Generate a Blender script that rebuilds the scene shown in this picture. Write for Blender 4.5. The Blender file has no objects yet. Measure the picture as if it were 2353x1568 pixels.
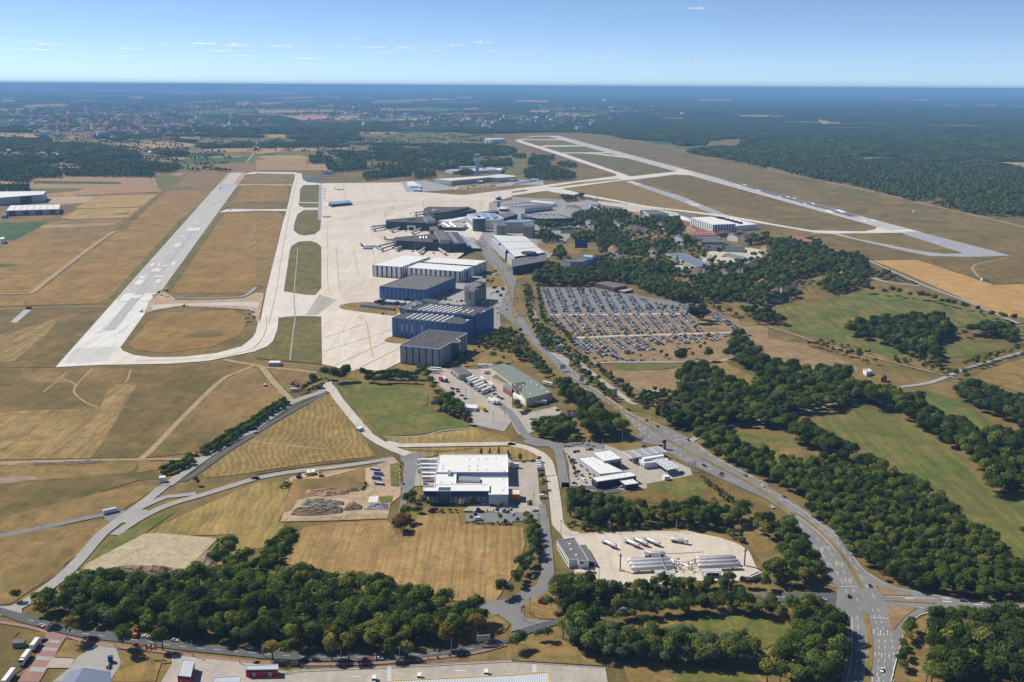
import bpy, bmesh, math, random
import numpy as np
from mathutils import Vector, Matrix
from mathutils.geometry import tessellate_polygon
random.seed(7); rng = np.random.default_rng(11)
R = math.radians
SC = bpy.context.scene
COL = SC.collection
CAM_H = 300.0; FPX = 2288.0; W_, H_ = 2353.0, 1568.25
EYE = 199.0
PITCH = math.atan((H_/2 - EYE)/FPX); ROLL = math.atan(14.0/2353.0)
cd = bpy.data.cameras.new('camera'); cam = bpy.data.objects.new('camera', cd); COL.objects.link(cam)
cd.sensor_fit = 'HORIZONTAL'; cd.sensor_width = 36.0; cd.lens = 36.0*FPX/W_
cd.clip_start = 1.0; cd.clip_end = 200000.0
CAMROT = Matrix.Rotation(R(90) - PITCH, 3, 'X') @ Matrix.Rotation(ROLL, 3, 'Z')
cam.matrix_world = Matrix.Translation((0, 0, CAM_H)) @ CAMROT.to_4x4()
SC.camera = cam
SUN_AZ, SUN_EL = R(-62), R(47)          # azimuth from +Y towards +X
world = bpy.data.worlds.new('World'); SC.world = world; world.use_nodes = True
wn = world.node_tree.nodes; wl = world.node_tree.links
bg = wn['Background']; sky = wn.new('ShaderNodeTexSky'); sky.sky_type = 'NISHITA'; sky.sun_disc = False
sky.sun_elevation = SUN_EL; sky.sun_rotation = SUN_AZ
sky.altitude = 1800; sky.air_density = 0.5; sky.dust_density = 0.2; sky.ozone_density = 3.0
wl.new(sky.outputs[0], bg.inputs[0]); bg.inputs[1].default_value = 0.11
sd = bpy.data.lights.new('sun', 'SUN'); sun = bpy.data.objects.new('sun', sd); COL.objects.link(sun)
sd.energy = 4.7; sd.angle = R(0.5); sd.color = (1.0, 0.94, 0.84)
sv = Vector((math.sin(SUN_AZ)*math.cos(SUN_EL), math.cos(SUN_AZ)*math.cos(SUN_EL), math.sin(SUN_EL)))
sun.rotation_euler = sv.to_track_quat('Z', 'Y').to_euler(); sun.location = (0, 0, 900)
SC.view_settings.view_transform = 'Standard'; SC.view_settings.look = 'None'
SC.view_settings.exposure = 0.28; SC.view_settings.gamma = 1.0; SC.view_settings.use_curve_mapping = False
SC.cycles.max_bounces = 6; SC.cycles.diffuse_bounces = 2; SC.cycles.glossy_bounces = 2
SC.cycles.transmission_bounces = 3; SC.cycles.volume_bounces = 0; SC.cycles.transparent_max_bounces = 40
SC.cycles.use_denoising = True
TILES = {'O': (0, 0, 1/1.7), 'F': (1400, 760, 4.706), 'H': (1800, 760, 4.706), 'I': (1400, 1000, 3.92), 'J': (1600, 540, 3.92)}
for _r, _y in (('A', 0), ('B', 600), ('C', 1240), ('D', 1700), ('E', 1999)):
    for _c in range(4): TILES[_r + str(_c)] = (_c*1000, _y, 2.3525)
def px(s):
    out = []; t = TILES['O']
    for tok in s.split():
        if tok in TILES: t = TILES[tok]; continue
        a, b = tok.split(','); out.append(((t[0] + float(a)/t[2])/1.7, (t[1] + float(b)/t[2])/1.7))
    return out
CR = np.array(CAMROT)
def ray(p):
    v = CR @ np.array([p[0] - W_/2, -(p[1] - H_/2), -FPX]); return v/np.linalg.norm(v)
def on(p, z=0.0):
    d = ray(p); t = (z - CAM_H)/d[2]; return (d[0]*t, d[1]*t)
def G(s, z=0.0): return [on(p, z) for p in px(s)]
def hgt(base, top, zb=0.0):
    b = on(px(base)[0], zb); d = ray(px(top)[0]); return CAM_H + d[2]*b[1]/d[1]
def project(x, y, z):
    v = CR.T @ np.array([x, y, z - CAM_H]); return (W_/2 + FPX*v[0]/-v[2], H_/2 - FPX*v[1]/-v[2])
def smooth(pts, n=6, closed=False):
    P = [np.array(p, float) for p in pts]; m = len(P); out = []
    for i in range(m if closed else m - 1):
        p0 = P[(i-1) % m] if closed or i > 0 else P[0]; p1 = P[i]; p2 = P[(i+1) % m]
        p3 = P[(i+2) % m] if closed or i + 2 < m else P[-1]
        for k in range(n):
            t = k/n
            out.append(tuple(.5*((2*p1) + (-p0+p2)*t + (2*p0-5*p1+4*p2-p3)*t*t + (-p0+3*p1-3*p2+p3)*t**3)))
    if not closed: out.append(tuple(P[-1]))
    return out
MATS = {}
class NT:
    def __init__(s, name):
        s.m = bpy.data.materials.new(name); s.m.use_nodes = True; s.t = s.m.node_tree; s.n = s.t.nodes
        s.b = s.n['Principled BSDF']; s.b.inputs['Specular IOR Level'].default_value = 0.25; MATS[name] = s.m
    def new(s, ty, **kw):
        nd = s.n.new(ty)
        for k, v in kw.items(): setattr(nd, k, v)
        return nd
    def link(s, a, b): s.t.links.new(a, b)
    def pos(s):
        if not hasattr(s, '_p'): s._p = s.new('ShaderNodeNewGeometry').outputs['Position']
        return s._p
    def noise(s, size, detail=3, rough=.55, vec=None, dist=0.0):
        nd = s.new('ShaderNodeTexNoise'); nd.inputs['Scale'].default_value = 1.0/size
        nd.inputs['Detail'].default_value = detail; nd.inputs['Roughness'].default_value = rough
        nd.inputs['Distortion'].default_value = dist
        s.link(vec or s.pos(), nd.inputs['Vector']); return nd.outputs['Fac']
    def ramp(s, fac, stops):
        nd = s.new('ShaderNodeValToRGB'); cr = nd.color_ramp
        while len(cr.elements) < len(stops): cr.elements.new(.5)
        for e, (p, c) in zip(cr.elements, stops):
            e.position = p; e.color = (*c, 1) if not isinstance(c, (int, float)) else (c, c, c, 1)
        s.link(fac, nd.inputs[0]); return nd.outputs[0]
    def mix(s, fac, a, b, mode='MIX'):
        nd = s.new('ShaderNodeMix', data_type='RGBA', blend_type=mode)
        for sock, v in ((nd.inputs[0], fac), (nd.inputs[6], a), (nd.inputs[7], b)):
            if isinstance(v, (int, float)): sock.default_value = v
            elif isinstance(v, tuple): sock.default_value = (*v, 1)
            else: s.link(v, sock)
        return nd.outputs[2]
    def mapping(s, rot=0, scale=(1, 1, 1)):
        nd = s.new('ShaderNodeMapping'); nd.inputs['Rotation'].default_value = (0, 0, rot); nd.inputs['Scale'].default_value = scale
        s.link(s.pos(), nd.inputs['Vector']); return nd.outputs[0]
    def out(s, col, rough=.9, bump=None, bstr=.3, bdist=.1):
        s.link(col, s.b.inputs['Base Color']) if not isinstance(col, tuple) else setattr(s.b.inputs['Base Color'], 'default_value', (*col, 1))
        s.b.inputs['Roughness'].default_value = rough
        if bump is not None:
            bn = s.new('ShaderNodeBump'); bn.inputs['Strength'].default_value = bstr; bn.inputs['Distance'].default_value = bdist
            s.link(bump, bn.inputs['Height']); s.link(bn.outputs[0], s.b.inputs['Normal'])
        return s.m
def plain(name, c, rough=.7, var=.12, size=3.0, metal=0.0):
    if name in MATS: return MATS[name]
    s = NT(name); f = s.noise(size, 4, .65)
    s.b.inputs['Metallic'].default_value = metal
    lo = tuple(max(0, v*(1-var)) for v in c); hi = tuple(min(1, v*(1+var)) for v in c)
    return s.out(s.ramp(f, [(.3, lo), (.7, hi)]), rough)
def field(name, c1, c2, green=None, g=.35, stripe=None, sstr=.25, big=90, fine=2.2, rows=None):
    """dry grass / crop ground: large mottling, optional green patches, mowing or seed rows"""
    if name in MATS: return MATS[name]
    s = NT(name); sat = lambda c: c and (c[0]*.92, c[1]*.85, c[2]*.66); c1, c2, green = sat(c1), sat(c2), sat(green)
    n1 = s.noise(big, 5, .6, dist=.6); n2 = s.noise(big*.22, 4, .6); n3 = s.noise(fine, 3, .7)
    col = s.mix(s.ramp(n1, [(.36, 0.0), (.62, 1.0)]), c1, c2)
    if green: col = s.mix(s.ramp(s.noise(big*.6, 5, .62, dist=1.0), [(.62-g*.4, 0.0), (.80-g*.25, 1.0)]), col, green)
    col = s.mix(.5, col, s.ramp(n2, [(.25, .62), (.75, 1.3)]), 'MULTIPLY')
    blot = s.ramp(s.noise(big*.3, 6, .62, dist=1.6), [(.54, 1.0), (.64, .72)]); col = s.mix(.75, col, blot, 'MULTIPLY')
    if stripe is not None:
        ang, wid = stripe
        v = s.mapping(R(ang), (1/wid, .012, 1))
        st = s.noise(1.0, 3, .75, vec=v)
        col = s.mix(min(1, sstr*2.2), col, s.ramp(st, [(.34, .62), (.66, 1.42)]), 'MULTIPLY')
    if rows is not None:
        ang, wid, dist, dark = rows
        wn_ = s.new('ShaderNodeTexNoise'); wn_.inputs['Scale'].default_value = 1/70; s.link(s.pos(), wn_.inputs['Vector']); va = s.new('ShaderNodeVectorMath', operation='MULTIPLY_ADD'); va.inputs[1].default_value = (dist*2.6,)*3; s.link(wn_.outputs['Color'], va.inputs[0]); s.link(s.pos(), va.inputs[2])
        wv = s.new('ShaderNodeTexWave', wave_type='BANDS', bands_direction='X'); wv.inputs['Scale'].default_value = 1.0
        wv.inputs['Distortion'].default_value = 2.5; wv.inputs['Detail'].default_value = 2; wv.inputs['Detail Scale'].default_value = .25
        mp = s.mapping(R(ang), (6.283/wid/20, 6.283/wid/20*.25, 1)); s.link(va.outputs[0], mp.node.inputs[0]); s.link(mp, wv.inputs['Vector'])
        brk = s.mix(1.0, wv.outputs[0], s.ramp(s.noise(9, 3, .7), [(.35, .3), (.7, 1.0)]), 'MULTIPLY')
        col = s.mix(dark, col, s.ramp(brk, [(.1, .72), (.75, 1.7)]), 'MULTIPLY')
    col = s.mix(.55, col, s.ramp(n3, [(.25, .55), (.75, 1.4)]), 'MULTIPLY')
    return s.out(col, .95)
def pave(name, c, c2, joint=None, size=40, ang=0.0, rough=.85, stain=.35, jd=.78):
    if name in MATS: return MATS[name]
    s = NT(name)
    col = s.mix(s.ramp(s.noise(size, 5, .65), [(.35, 0.0), (.68, 1.0)]), c, c2)
    col = s.mix(stain, col, s.ramp(s.noise(size*.15, 4, .7), [(.3, .7), (.7, 1.2)]), 'MULTIPLY')
    if ang: col = s.mix(.4, col, s.ramp(s.noise(1.0, 4, .7, vec=s.mapping(R(ang), (1/7, 1/160, 1))), [(.3, .74), (.62, 1.12)]), 'MULTIPLY')
    if joint:
        bk = s.new('ShaderNodeTexBrick'); bk.offset = 0.0; bk.inputs['Scale'].default_value = 1.0
        bk.inputs['Brick Width'].default_value = joint[0]; bk.inputs['Row Height'].default_value = joint[1]; bk.inputs['Mortar Size'].default_value = joint[2]
        bk.inputs['Color1'].default_value = (1, 1, 1, 1); bk.inputs['Color2'].default_value = (.95, .945, .94, 1); bk.inputs['Mortar'].default_value = (jd, jd, jd, 1)
        s.link(s.mapping(R(ang)), bk.inputs['Vector']); col = s.mix(1.0, col, bk.outputs['Color'], 'MULTIPLY')
    col = s.mix(.3, col, s.ramp(s.noise(1.6, 3, .7), [(.3, .75), (.7, 1.2)]), 'MULTIPLY')
    return s.out(col, rough)
RW = 11.0   # bearing of the runways in this frame (degrees left of the view axis)
M = {}
M['grass'] = field('dry_airfield_grass', (.185, .135, .055), (.25, .18, .078), (.115, .112, .038), .5, stripe=(-RW, 9), sstr=.16, big=140)
M['olive'] = field('olive_rough_grass', (.170, .118, .045), (.225, .155, .064), (.11, .108, .032), .5, stripe=(-40, 12), sstr=.14, big=70)
M['orange'] = field('scorched_grass', (.265, .165, .056), (.335, .215, .082), (.20, .155, .055), .35, stripe=(-RW, 14), sstr=.14, big=90)
M['brown'] = field('brown_fallow', (.235, .155, .068), (.295, .20, .095), (.165, .14, .055), .4, stripe=(20, 9), sstr=.14, big=60)
M['pink'] = field('ploughed_field', (.33, .215, .14), (.39, .26, .17), None, 0, stripe=(70, 8), sstr=.1)
M['tan'] = field('stubble_tan', (.36, .25, .115), (.44, .31, .15), (.29, .215, .08), .2, stripe=(75, 6), sstr=.14)
M['straw'] = field('mown_straw_field', (.28, .205, .082), (.36, .265, .115), (.20, .18, .06), .4, stripe=(-25, 4), sstr=.22, rows=(-25, 5, 12, .22))
M['strawr'] = field('straw_windrows', (.235, .17, .066), (.31, .225, .095), (.17, .15, .05), .3, rows=(-38, 4.2, 14, .45), big=50)
M['stubble'] = field('harvested_stubble', (.295, .195, .092), (.37, .255, .13), (.25, .205, .08), .3, stripe=(4, 2.6), sstr=.3, big=45)
M['wheat'] = field('pale_wheat_field', (.42, .27, .11), (.48, .32, .145), None, 0, stripe=(-62, 5), sstr=.12)
M['mown'] = field('mown_strips', (.26, .185, .082), (.33, .24, .115), (.18, .15, .06), .3, stripe=(24, 5), sstr=.35, big=50)
M['lush'] = field('green_meadow', (.15, .15, .042), (.22, .185, .068), (.085, .135, .026), .62, stripe=(30, 6), sstr=.15, big=40)
M['green'] = field('green_crop', (.042, .105, .032), (.07, .135, .042), None, 0, big=60)
M['pasture'] = field('dry_pasture', (.165, .15, .052), (.235, .185, .076), (.10, .14, .035), .75, stripe=(-55, 7), sstr=.25, big=75)
M['strip'] = field('taxiway_grass', (.16, .14, .048), (.22, .17, .066), (.10, .12, .033), .6, stripe=(-RW, 5), sstr=.22, big=60)
M['verge'] = field('verge_grass', (.235, .16, .066), (.31, .215, .095), (.145, .14, .042), .4, big=25)
M['concrete'] = pave('apron_concrete', (.66, .58, .485), (.585, .505, .42), (7.5, 7.5, .12), 90, RW, stain=.3)
M['taxi'] = pave('taxiway_concrete', (.66, .61, .54), (.60, .545, .475), (7.5, 7.5, .12), 60, RW, stain=.25)
M['newcon'] = pave('new_runway_concrete', (.68, .665, .625), (.63, .61, .565), (7.5, 7.5, .1), 60, RW, stain=.2, jd=.85)
M['oldrun'] = pave('old_runway_surface', (.50, .48, .45), (.43, .415, .395), (9, 4, .12), 40, RW, stain=.5)
M['patch'] = pave('runway_asphalt_patch', (.37, .365, .375), (.42, .415, .415), None, 15, stain=.4)
M['rubber'] = pave('rubber_marks', (.10, .105, .13), (.16, .16, .18), None, 25, stain=.4)
M['overrun'] = pave('grey_overrun', (.36, .36, .375), (.32, .32, .34), (9, 9, .1), 60, RW)
M['asphalt'] = pave('road_asphalt', (.175, .173, .17), (.225, .22, .21), None, 18, stain=.4)
M['asphdark'] = pave('dark_asphalt', (.085, .088, .095), (.115, .115, .12), None, 14, stain=.4)
M['asphlight'] = pave('pale_asphalt', (.30, .29, .275), (.36, .345, .32), None, 20, stain=.4)
M['croad'] = pave('concrete_road', (.55, .50, .43), (.48, .435, .375), (5, 5, .1), 30, 30, stain=.3)
M['yard'] = pave('yard_paving', (.43, .38, .325), (.36, .325, .285), (6, 6, .12), 22, 20, stain=.4)
M['depot'] = pave('depot_concrete', (.60, .525, .43), (.53, .455, .37), (6, 6, .12), 25, 8, stain=.3)
M['plaza'] = pave('terminal_paving', (.27, .255, .24), (.34, .32, .295), (6, 6, .1), 25, 30)
M['dirt'] = field('bare_dirt', (.42, .32, .27), (.50, .40, .34), (.32, .235, .19), .3, big=30)
M['gravel'] = field('gravel_ground', (.42, .365, .30), (.48, .43, .36), None, 0, big=30)
M['soil'] = field('dug_soil', (.25, .185, .165), (.35, .28, .25), None, 0, big=12, fine=1.2)
M['parkdirt'] = field('car_park_ground', (.26, .185, .115), (.32, .235, .155), (.19, .15, .075), .3, big=40)
M['track'] = field('dirt_track', (.42, .345, .255), (.36, .285, .195), None, 0, big=30)
M['redpath'] = pave('red_brick_path', (.33, .19, .155), (.28, .165, .14), (.6, .3, .02), 10)
M['mark'] = plain('road_paint', (.72, .71, .68), .6, .12, 4)
M['yellowmark'] = plain('yellow_paint', (.52, .38, .09), .6, .15, 4)
M['water'] = plain('still_water', (.10, .11, .10), .08, .1, 20)
def tag(o, label=None, cat=None, group=None, kind=None):
    if label: o['label'] = label
    if cat: o['category'] = cat
    if group: o['group'] = group
    if kind: o['kind'] = kind
    return o
def obj(name, me, parent=None, mat=None):
    o = bpy.data.objects.new(name, me); COL.objects.link(o)
    if parent is not None: o.parent = parent
    if mat is not None and me is not None and not me.materials: me.materials.append(mat)
    return o
def empty(name, loc=(0, 0, 0), rz=0.0):
    o = bpy.data.objects.new(name, None); COL.objects.link(o); o.location = loc; o.rotation_euler = (0, 0, rz); o.empty_display_size = 2
    return o
def mesh(name, v, f, mats=None, fm=None, sm=False):
    me = bpy.data.meshes.new(name); me.from_pydata([tuple(map(float, p)) for p in v], [], [tuple(q) for q in f])
    for m_ in (mats or []): me.materials.append(m_)
    if fm is not None: me.polygons.foreach_set('material_index', fm)
    if sm: me.polygons.foreach_set('use_smooth', [True]*len(me.polygons))
    return me
def tess(pts):
    return tessellate_polygon([[Vector((p[0], p[1], 0)) for p in pts]])
ZC = [0]
def zlift(z):
    ZC[0] += 1; return z*2 + (ZC[0]*.618034 % 1)*.0175
def sheet(name, pts, z, mat, parent=None, sm=0, kind='structure'):
    if isinstance(pts, str): pts = G(pts)
    if sm: pts = smooth(pts, sm, True)
    z = zlift(z)
    tr = tess(pts); v = [(p[0], p[1], z) for p in pts]
    a = [(t if ((v[t[1]][0]-v[t[0]][0])*(v[t[2]][1]-v[t[0]][1]) - (v[t[1]][1]-v[t[0]][1])*(v[t[2]][0]-v[t[0]][0])) > 0 else t[::-1]) for t in tr]
    o = obj(name, mesh(name, v, a, [mat]), parent)
    if kind and parent is None: o['kind'] = kind
    return o
def ribbon_pts(pts, w):
    P = np.array(pts); T = np.gradient(P, axis=0); T /= np.linalg.norm(T, axis=1)[:, None] + 1e-9
    N = np.stack([-T[:, 1], T[:, 0]], 1); w = np.atleast_1d(np.asarray(w, float)); w = np.interp(np.linspace(0, 1, len(P)), np.linspace(0, 1, len(w)), w)[:, None] if len(w) > 1 else np.full((len(P), 1), w[0])
    return P + N*w/2, P - N*w/2
def ribbon(name, pts, w, z, mat, parent=None, sm=6, kind='structure'):
    if isinstance(pts, str): pts = G(pts)
    if sm: pts = smooth(pts, sm)
    z = zlift(z)
    L, Rr = ribbon_pts(pts, w); n = len(L)
    v = [(*p, z) for p in L] + [(*p, z) for p in Rr]
    o = obj(name, mesh(name, v, [(i, n+i, n+i+1, i+1) for i in range(n-1)], [mat]), parent)
    if kind and parent is None: o['kind'] = kind
    return o
def dashes(name, lines, z, mat, parent=None):
    """lines: list of (pts, width, dash, gap, offset); dash 0 = solid"""
    V, F = [], []; z = z*2 + .01
    for pts, w, dash, gap, off in lines:
        if isinstance(pts, str): pts = smooth(G(pts), 6)
        P = np.array(pts)
        if off:
            a, b = ribbon_pts(P, 2*off); P = a
        seg = np.linalg.norm(np.diff(P, axis=0), axis=1); cum = np.concatenate([[0], np.cumsum(seg)])
        at = lambda s_: np.array([np.interp(s_, cum, P[:, 0]), np.interp(s_, cum, P[:, 1])])
        s0 = 0.0; dl = dash or 12.0
        while s0 < cum[-1] - .5:
            s1 = min(s0 + dl, cum[-1]); p, q = at(s0), at(s1); t = q - p; L = np.linalg.norm(t)
            if L > .1:
                nrm = np.array([-t[1], t[0]])/L*w/2; k = len(V)
                for c in (p-nrm, q-nrm, q+nrm, p+nrm): V.append((c[0], c[1], z))
                F.append((k, k+1, k+2, k+3))
            s0 = s1 + gap
    o = obj(name, mesh(name, V, F, [mat]), parent); o['kind'] = 'stuff'
    return o
def cube_mesh(name, mat):
    key = '_' + name + mat.name
    if key not in MATS:
        v = [(x, y, z) for z in (0, 1) for y in (-.5, .5) for x in (-.5, .5)]
        MATS[key] = mesh(name, v, [(0, 2, 3, 1), (4, 5, 7, 6), (0, 1, 5, 4), (1, 3, 7, 5), (3, 2, 6, 7), (2, 0, 4, 6)], [mat])
    return MATS[key]
def box(name, loc, size, rz, mat, parent=None):
    o = obj(name, cube_mesh(name, mat), parent); o.location = loc; o.scale = size; o.rotation_euler = (0, 0, rz)
    return o
class MB:
    """collects primitives into one mesh with several materials"""
    def __init__(s): s.v, s.f, s.m, s.mats = [], [], [], []
    def mi(s, mat):
        if mat not in s.mats: s.mats.append(mat)
        return s.mats.index(mat)
    def add(s, v, f, mat):
        k = len(s.v); s.v += [tuple(map(float, p)) for p in v]; s.f += [tuple(i + k for i in q) for q in f]; s.m += [s.mi(mat)]*len(f); return s
    def box(s, c, d, mat, rz=0.0, taper=1.0):
        ca, sa = math.cos(rz), math.sin(rz); v = []
        for z in (0, 1):
            for y in (-.5, .5):
                for x in (-.5, .5):
                    k = taper if z else 1.0; X, Y = x*d[0]*k, y*d[1]*k
                    v.append((c[0] + X*ca - Y*sa, c[1] + X*sa + Y*ca, c[2] + z*d[2]))
        return s.add(v, [(0, 2, 3, 1), (4, 5, 7, 6), (0, 1, 5, 4), (1, 3, 7, 5), (3, 2, 6, 7), (2, 0, 4, 6)], mat)
    def tube(s, p, q, r0, r1, mat, n=8, caps=True):
        p, q = Vector(p), Vector(q); d = (q-p).normalized(); u = d.orthogonal().normalized(); w = d.cross(u); v = []
        for c, r in ((p, r0), (q, r1)):
            for i in range(n):
                a = 2*math.pi*i/n; v.append(tuple(c + u*(math.cos(a)*r) + w*(math.sin(a)*r)))
        f = [(i, (i+1) % n, n + (i+1) % n, n+i) for i in range(n)]
        if caps: f += [tuple(range(n-1, -1, -1)), tuple(range(n, 2*n))]
        return s.add(v, f, mat)
    def lathe(s, c, prof, mat, n=16):
        v, f = [], []
        for r, z in prof:
            for i in range(n): a = 2*math.pi*i/n; v.append((c[0]+math.cos(a)*r, c[1]+math.sin(a)*r, c[2]+z))
        for k in range(len(prof)-1):
            for i in range(n): f.append((k*n+i, k*n+(i+1) % n, (k+1)*n+(i+1) % n, (k+1)*n+i))
        f.append(tuple(range((len(prof)-1)*n, len(prof)*n)))
        return s.add(v, f, mat)
    def prism(s, pts, z0, z1, mat, top=None):
        n = len(pts); v = [(p[0], p[1], z0) for p in pts] + [(p[0], p[1], z1) for p in pts]
        ar = sum(pts[i][0]*pts[(i+1) % n][1] - pts[(i+1) % n][0]*pts[i][1] for i in range(n))
        w = [(i, (i+1) % n, n + (i+1) % n, n+i) for i in range(n)]
        if ar < 0: w = [q[::-1] for q in w]
        s.add(v, w, mat)
        tr = tess(pts); up = []
        for t in tr:
            a, b, c = (pts[i] for i in t); cr = (b[0]-a[0])*(c[1]-a[1]) - (b[1]-a[1])*(c[0]-a[0])
            t = t if cr > 0 else t[::-1]; up.append(tuple(i + n for i in t))
        return s.add(v, up, top or mat)
    def build(s, name, parent=None, sm=False):
        return obj(name, mesh(name, s.v, s.f, s.mats, s.m, sm), parent)
def bez(a, b, t): return tuple(a[i] + (b[i]-a[i])*t for i in range(len(a)))
def disc(name, r, z, mat, n=96):
    v = [(0, 0, z)] + [(r*math.cos(2*math.pi*i/n), r*math.sin(2*math.pi*i/n), z) for i in range(n)]
    o = obj(name, mesh(name, v, [(0, 1+i, 1+(i+1) % n) for i in range(n)], [mat])); o['kind'] = 'structure'; return o
disc('ground', 80000, -.25, M['grass'])
ZF, ZP, ZI, ZM = .04, .16, .26, .34
def fld(s, mat, z=ZF, sm=0, name='field'): return sheet(name, s, z, M[mat], sm=sm)
fld("B0 320,235 570,210 1375,212 1425,310 1470,315 1490,350 700,385 720,340 260,320 270,285", 'pink')
fld("B0 305,250 1090,262 1130,275 1085,285 310,278", 'green', .08)
fld("B0 0,225 240,225 240,300 0,320", 'tan')
fld("B0 1420,225 1660,218 1560,320 1470,330", 'lush', .08)
fld("B0 1390,215 1410,215 1445,305 1425,308", 'track', .12, name='path')
fld("B0 430,370 715,345 690,395 430,395", 'tan')
fld("B0 260,320 720,320 800,320 700,345 430,365 260,345", 'lush', .06)
fld("B0 440,400 880,395 800,450 560,470 440,455", 'dirt', .08)
fld("B0 690,500 890,390 1450,372 1300,488 850,505", 'tan')
fld("B0 560,590 720,512 1290,497 1180,590 640,605", 'tan')
fld("B0 1010,560 1195,543 1165,562", 'green', .08)
fld("B0 0,640 440,628 290,715 140,798 0,800", 'green', .08)
fld("B0 470,620 1150,600 1080,690 930,780 120,800 290,715", 'brown')
fld("B0 400,660 1080,640 1000,660 360,690", 'tan', .08)
fld("B0 -200,880 120,800 930,780 300,1270 -200,1285", 'orange')
fld("B0 0,1020 160,1022 100,1040 0,1050", 'green', .08)
fld("B0 1130,720 1300,560 1530,350 1830,330 1890,440 1650,610 1000,1330 900,1380 -200,1410 -200,1320 270,1300 345,1275 1060,735", 'orange')
fld("B0 1890,440 2060,170 2110,180 2050,285 1010,1415 1000,1330 1650,610", 'strip', .05)
fld("B0 1830,100 2351,90 2351,175 2270,172 2110,175 1990,280 1890,440 1830,320 1600,300", 'brown', .045)
fld("B0 -200,1425 1000,1415 930,1500 860,1568 -200,1568", 'olive')
fld("C0 -200,0 930,0 520,460 -200,460", 'olive', .05)
fld("C0 0,160 180,120 500,20 560,0 420,160 140,400 0,420", 'mown', .09)
fld("C0 -200,460 500,465 1150,450 1900,420 2300,450 2000,590 1300,1290 -200,1310", 'olive')
fld("C0 200,510 560,500 640,600 250,600", 'brown', .08)
fld("C0 800,480 1150,470 1080,600 760,600", 'brown', .08)
fld("C0 1000,620 1240,610 1250,630 1130,830 990,1080 830,1300 -200,1310 -200,900 200,860 560,850 700,850 920,840", 'mown', .09)
fld("C0 2300,460 2351,480 C1 0,480 60,540 330,780 0,900 C0 2351,900 1830,1240 1350,1290 2020,600", 'brown', .06)
fld("C0 1400,1230 1560,1080 2000,1040 1840,1240 1370,1290", 'olive', .09)
fld("C0 -200,1330 1270,1310 1500,1330 1460,1400 900,1480 300,1500 -200,1520", 'verge', .06)
fld("D0 -200,460 1280,340 1450,350 1480,400 1280,415 800,560 0,760 -200,780", 'olive', .08)
fld("D0 -200,780 600,580 1300,460 1460,475 1130,690 960,730 0,910 -200,930", 'brown', .06)
fld("D0 0,660 600,540 1180,350 1250,250 1270,260 1220,360 700,530 0,690", 'olive', .1, sm=3)
fld("E0 -200,260 600,130 950,85 960,130 560,560 230,760 100,850 -200,880", 'brown', .08)
fld("E0 900,85 990,85 990,130 760,360 330,690 220,760 230,740 560,530 930,110", 'verge', .1)
fld("B0 2030,560 2351,545 B1 200,540 250,580 190,850 100,1225 0,1215 B0 2290,1280 1560,1290 1500,1240", 'orange')
fld("B0 2250,880 2320,640 2351,600 B1 70,545 0,700 0,885", 'mown', .09)
fld("B1 0,885 190,880 100,1220 0,1215", 'brown', .09)
fld("B0 1560,1290 1500,1240 2030,560 2060,560 1700,1080", 'strip', .1)
fld("B0 1450,1470 2150,1440 2250,1500 C0 2260,60 2200,170 1950,270 1500,330 1250,300 1180,250 1350,60", 'orange', .06)
fld("C0 1700,170 1880,120 2050,140 2000,180 1720,185", 'olive', .1, sm=4)
fld("C0 1360,130 1450,118 1540,130 1450,152 1370,145", 'brown', .1, sm=4)
fld("B0 2200,220 2351,200 B1 0,185 330,185 355,210 340,260 0,278 B0 2240,275", 'brown')
fld("B0 2240,300 2351,296 B1 0,295 240,290 300,330 290,430 0,445 B0 2110,460", 'orange')
RUNL = ("C0 520,460", "B0 2105,178"); RUNR = ("C0 985,437", "B0 2265,175")
rl0, rl1, rr0, rr1 = G(RUNL[0])[0], G(RUNL[1])[0], G(RUNR[0])[0], G(RUNR[1])[0]
def rwy(a, b, u=0.0, w=1.0):   # quad along the runway: a,b = length fractions (0 near), u,w = cross fractions
    p = lambda t, s_: bez(bez(rl0, rl1, t), bez(rr0, rr1, t), s_)
    return [p(a, u), p(a, w), p(b, w), p(b, u)]
def rfrac(s):   # length fraction of a pixel along the runway axis
    q = np.array(G(s)[0]); a = np.array(bez(rl0, rr0, .5)); b = np.array(bez(rl1, rr1, .5)); d = b-a
    return float(np.dot(q-a, d)/np.dot(d, d))
f1, f2 = rfrac("B0 1230,1345"), rfrac("B0 2120,287")
runway = sheet('runway', rwy(0, f1), ZP, M['newcon'])
sheet('runway', rwy(f1, f2), ZP, M['oldrun']); sheet('runway', rwy(f2, 1.0), ZP, M['dirt'])
sheet('runway_patch', rwy(f2*1.0+.004, 1.0, .12, .75), ZP+.02, M['croad'])
for a, b, u, w in ((f1-.075, f1+.09, .34, .60), (f1+.06, f1+.155, .42, .68), (f1+.155, f1+.30, .50, .72), (rfrac("B0 2070,350"), f2-.005, .25, .8)):
    sheet('runway_patch', rwy(a, b, u, w), ZP+.03, M['patch'])
V, F = [], []
def quad(pts, z=ZM):
    k = len(V); z = zlift(z); V.extend([(p[0], p[1], z) for p in pts]); F.append((k, k+1, k+2, k+3))
for i in range(16):
    u = .06 + i*.0545 + (.03 if i > 7 else 0); quad(rwy(.006, .032, u, u+.027))
Lr = math.dist(rl0, rl1)
for i in range(int(.95*Lr/60)):
    a = .085 + i*60/Lr
    if a < .95: quad(rwy(a, a+30/Lr, .49, .512))
def mk(s, dl, u, w): a = rfrac(s); quad(rwy(a, a + dl/Lr, u, w))
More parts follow.
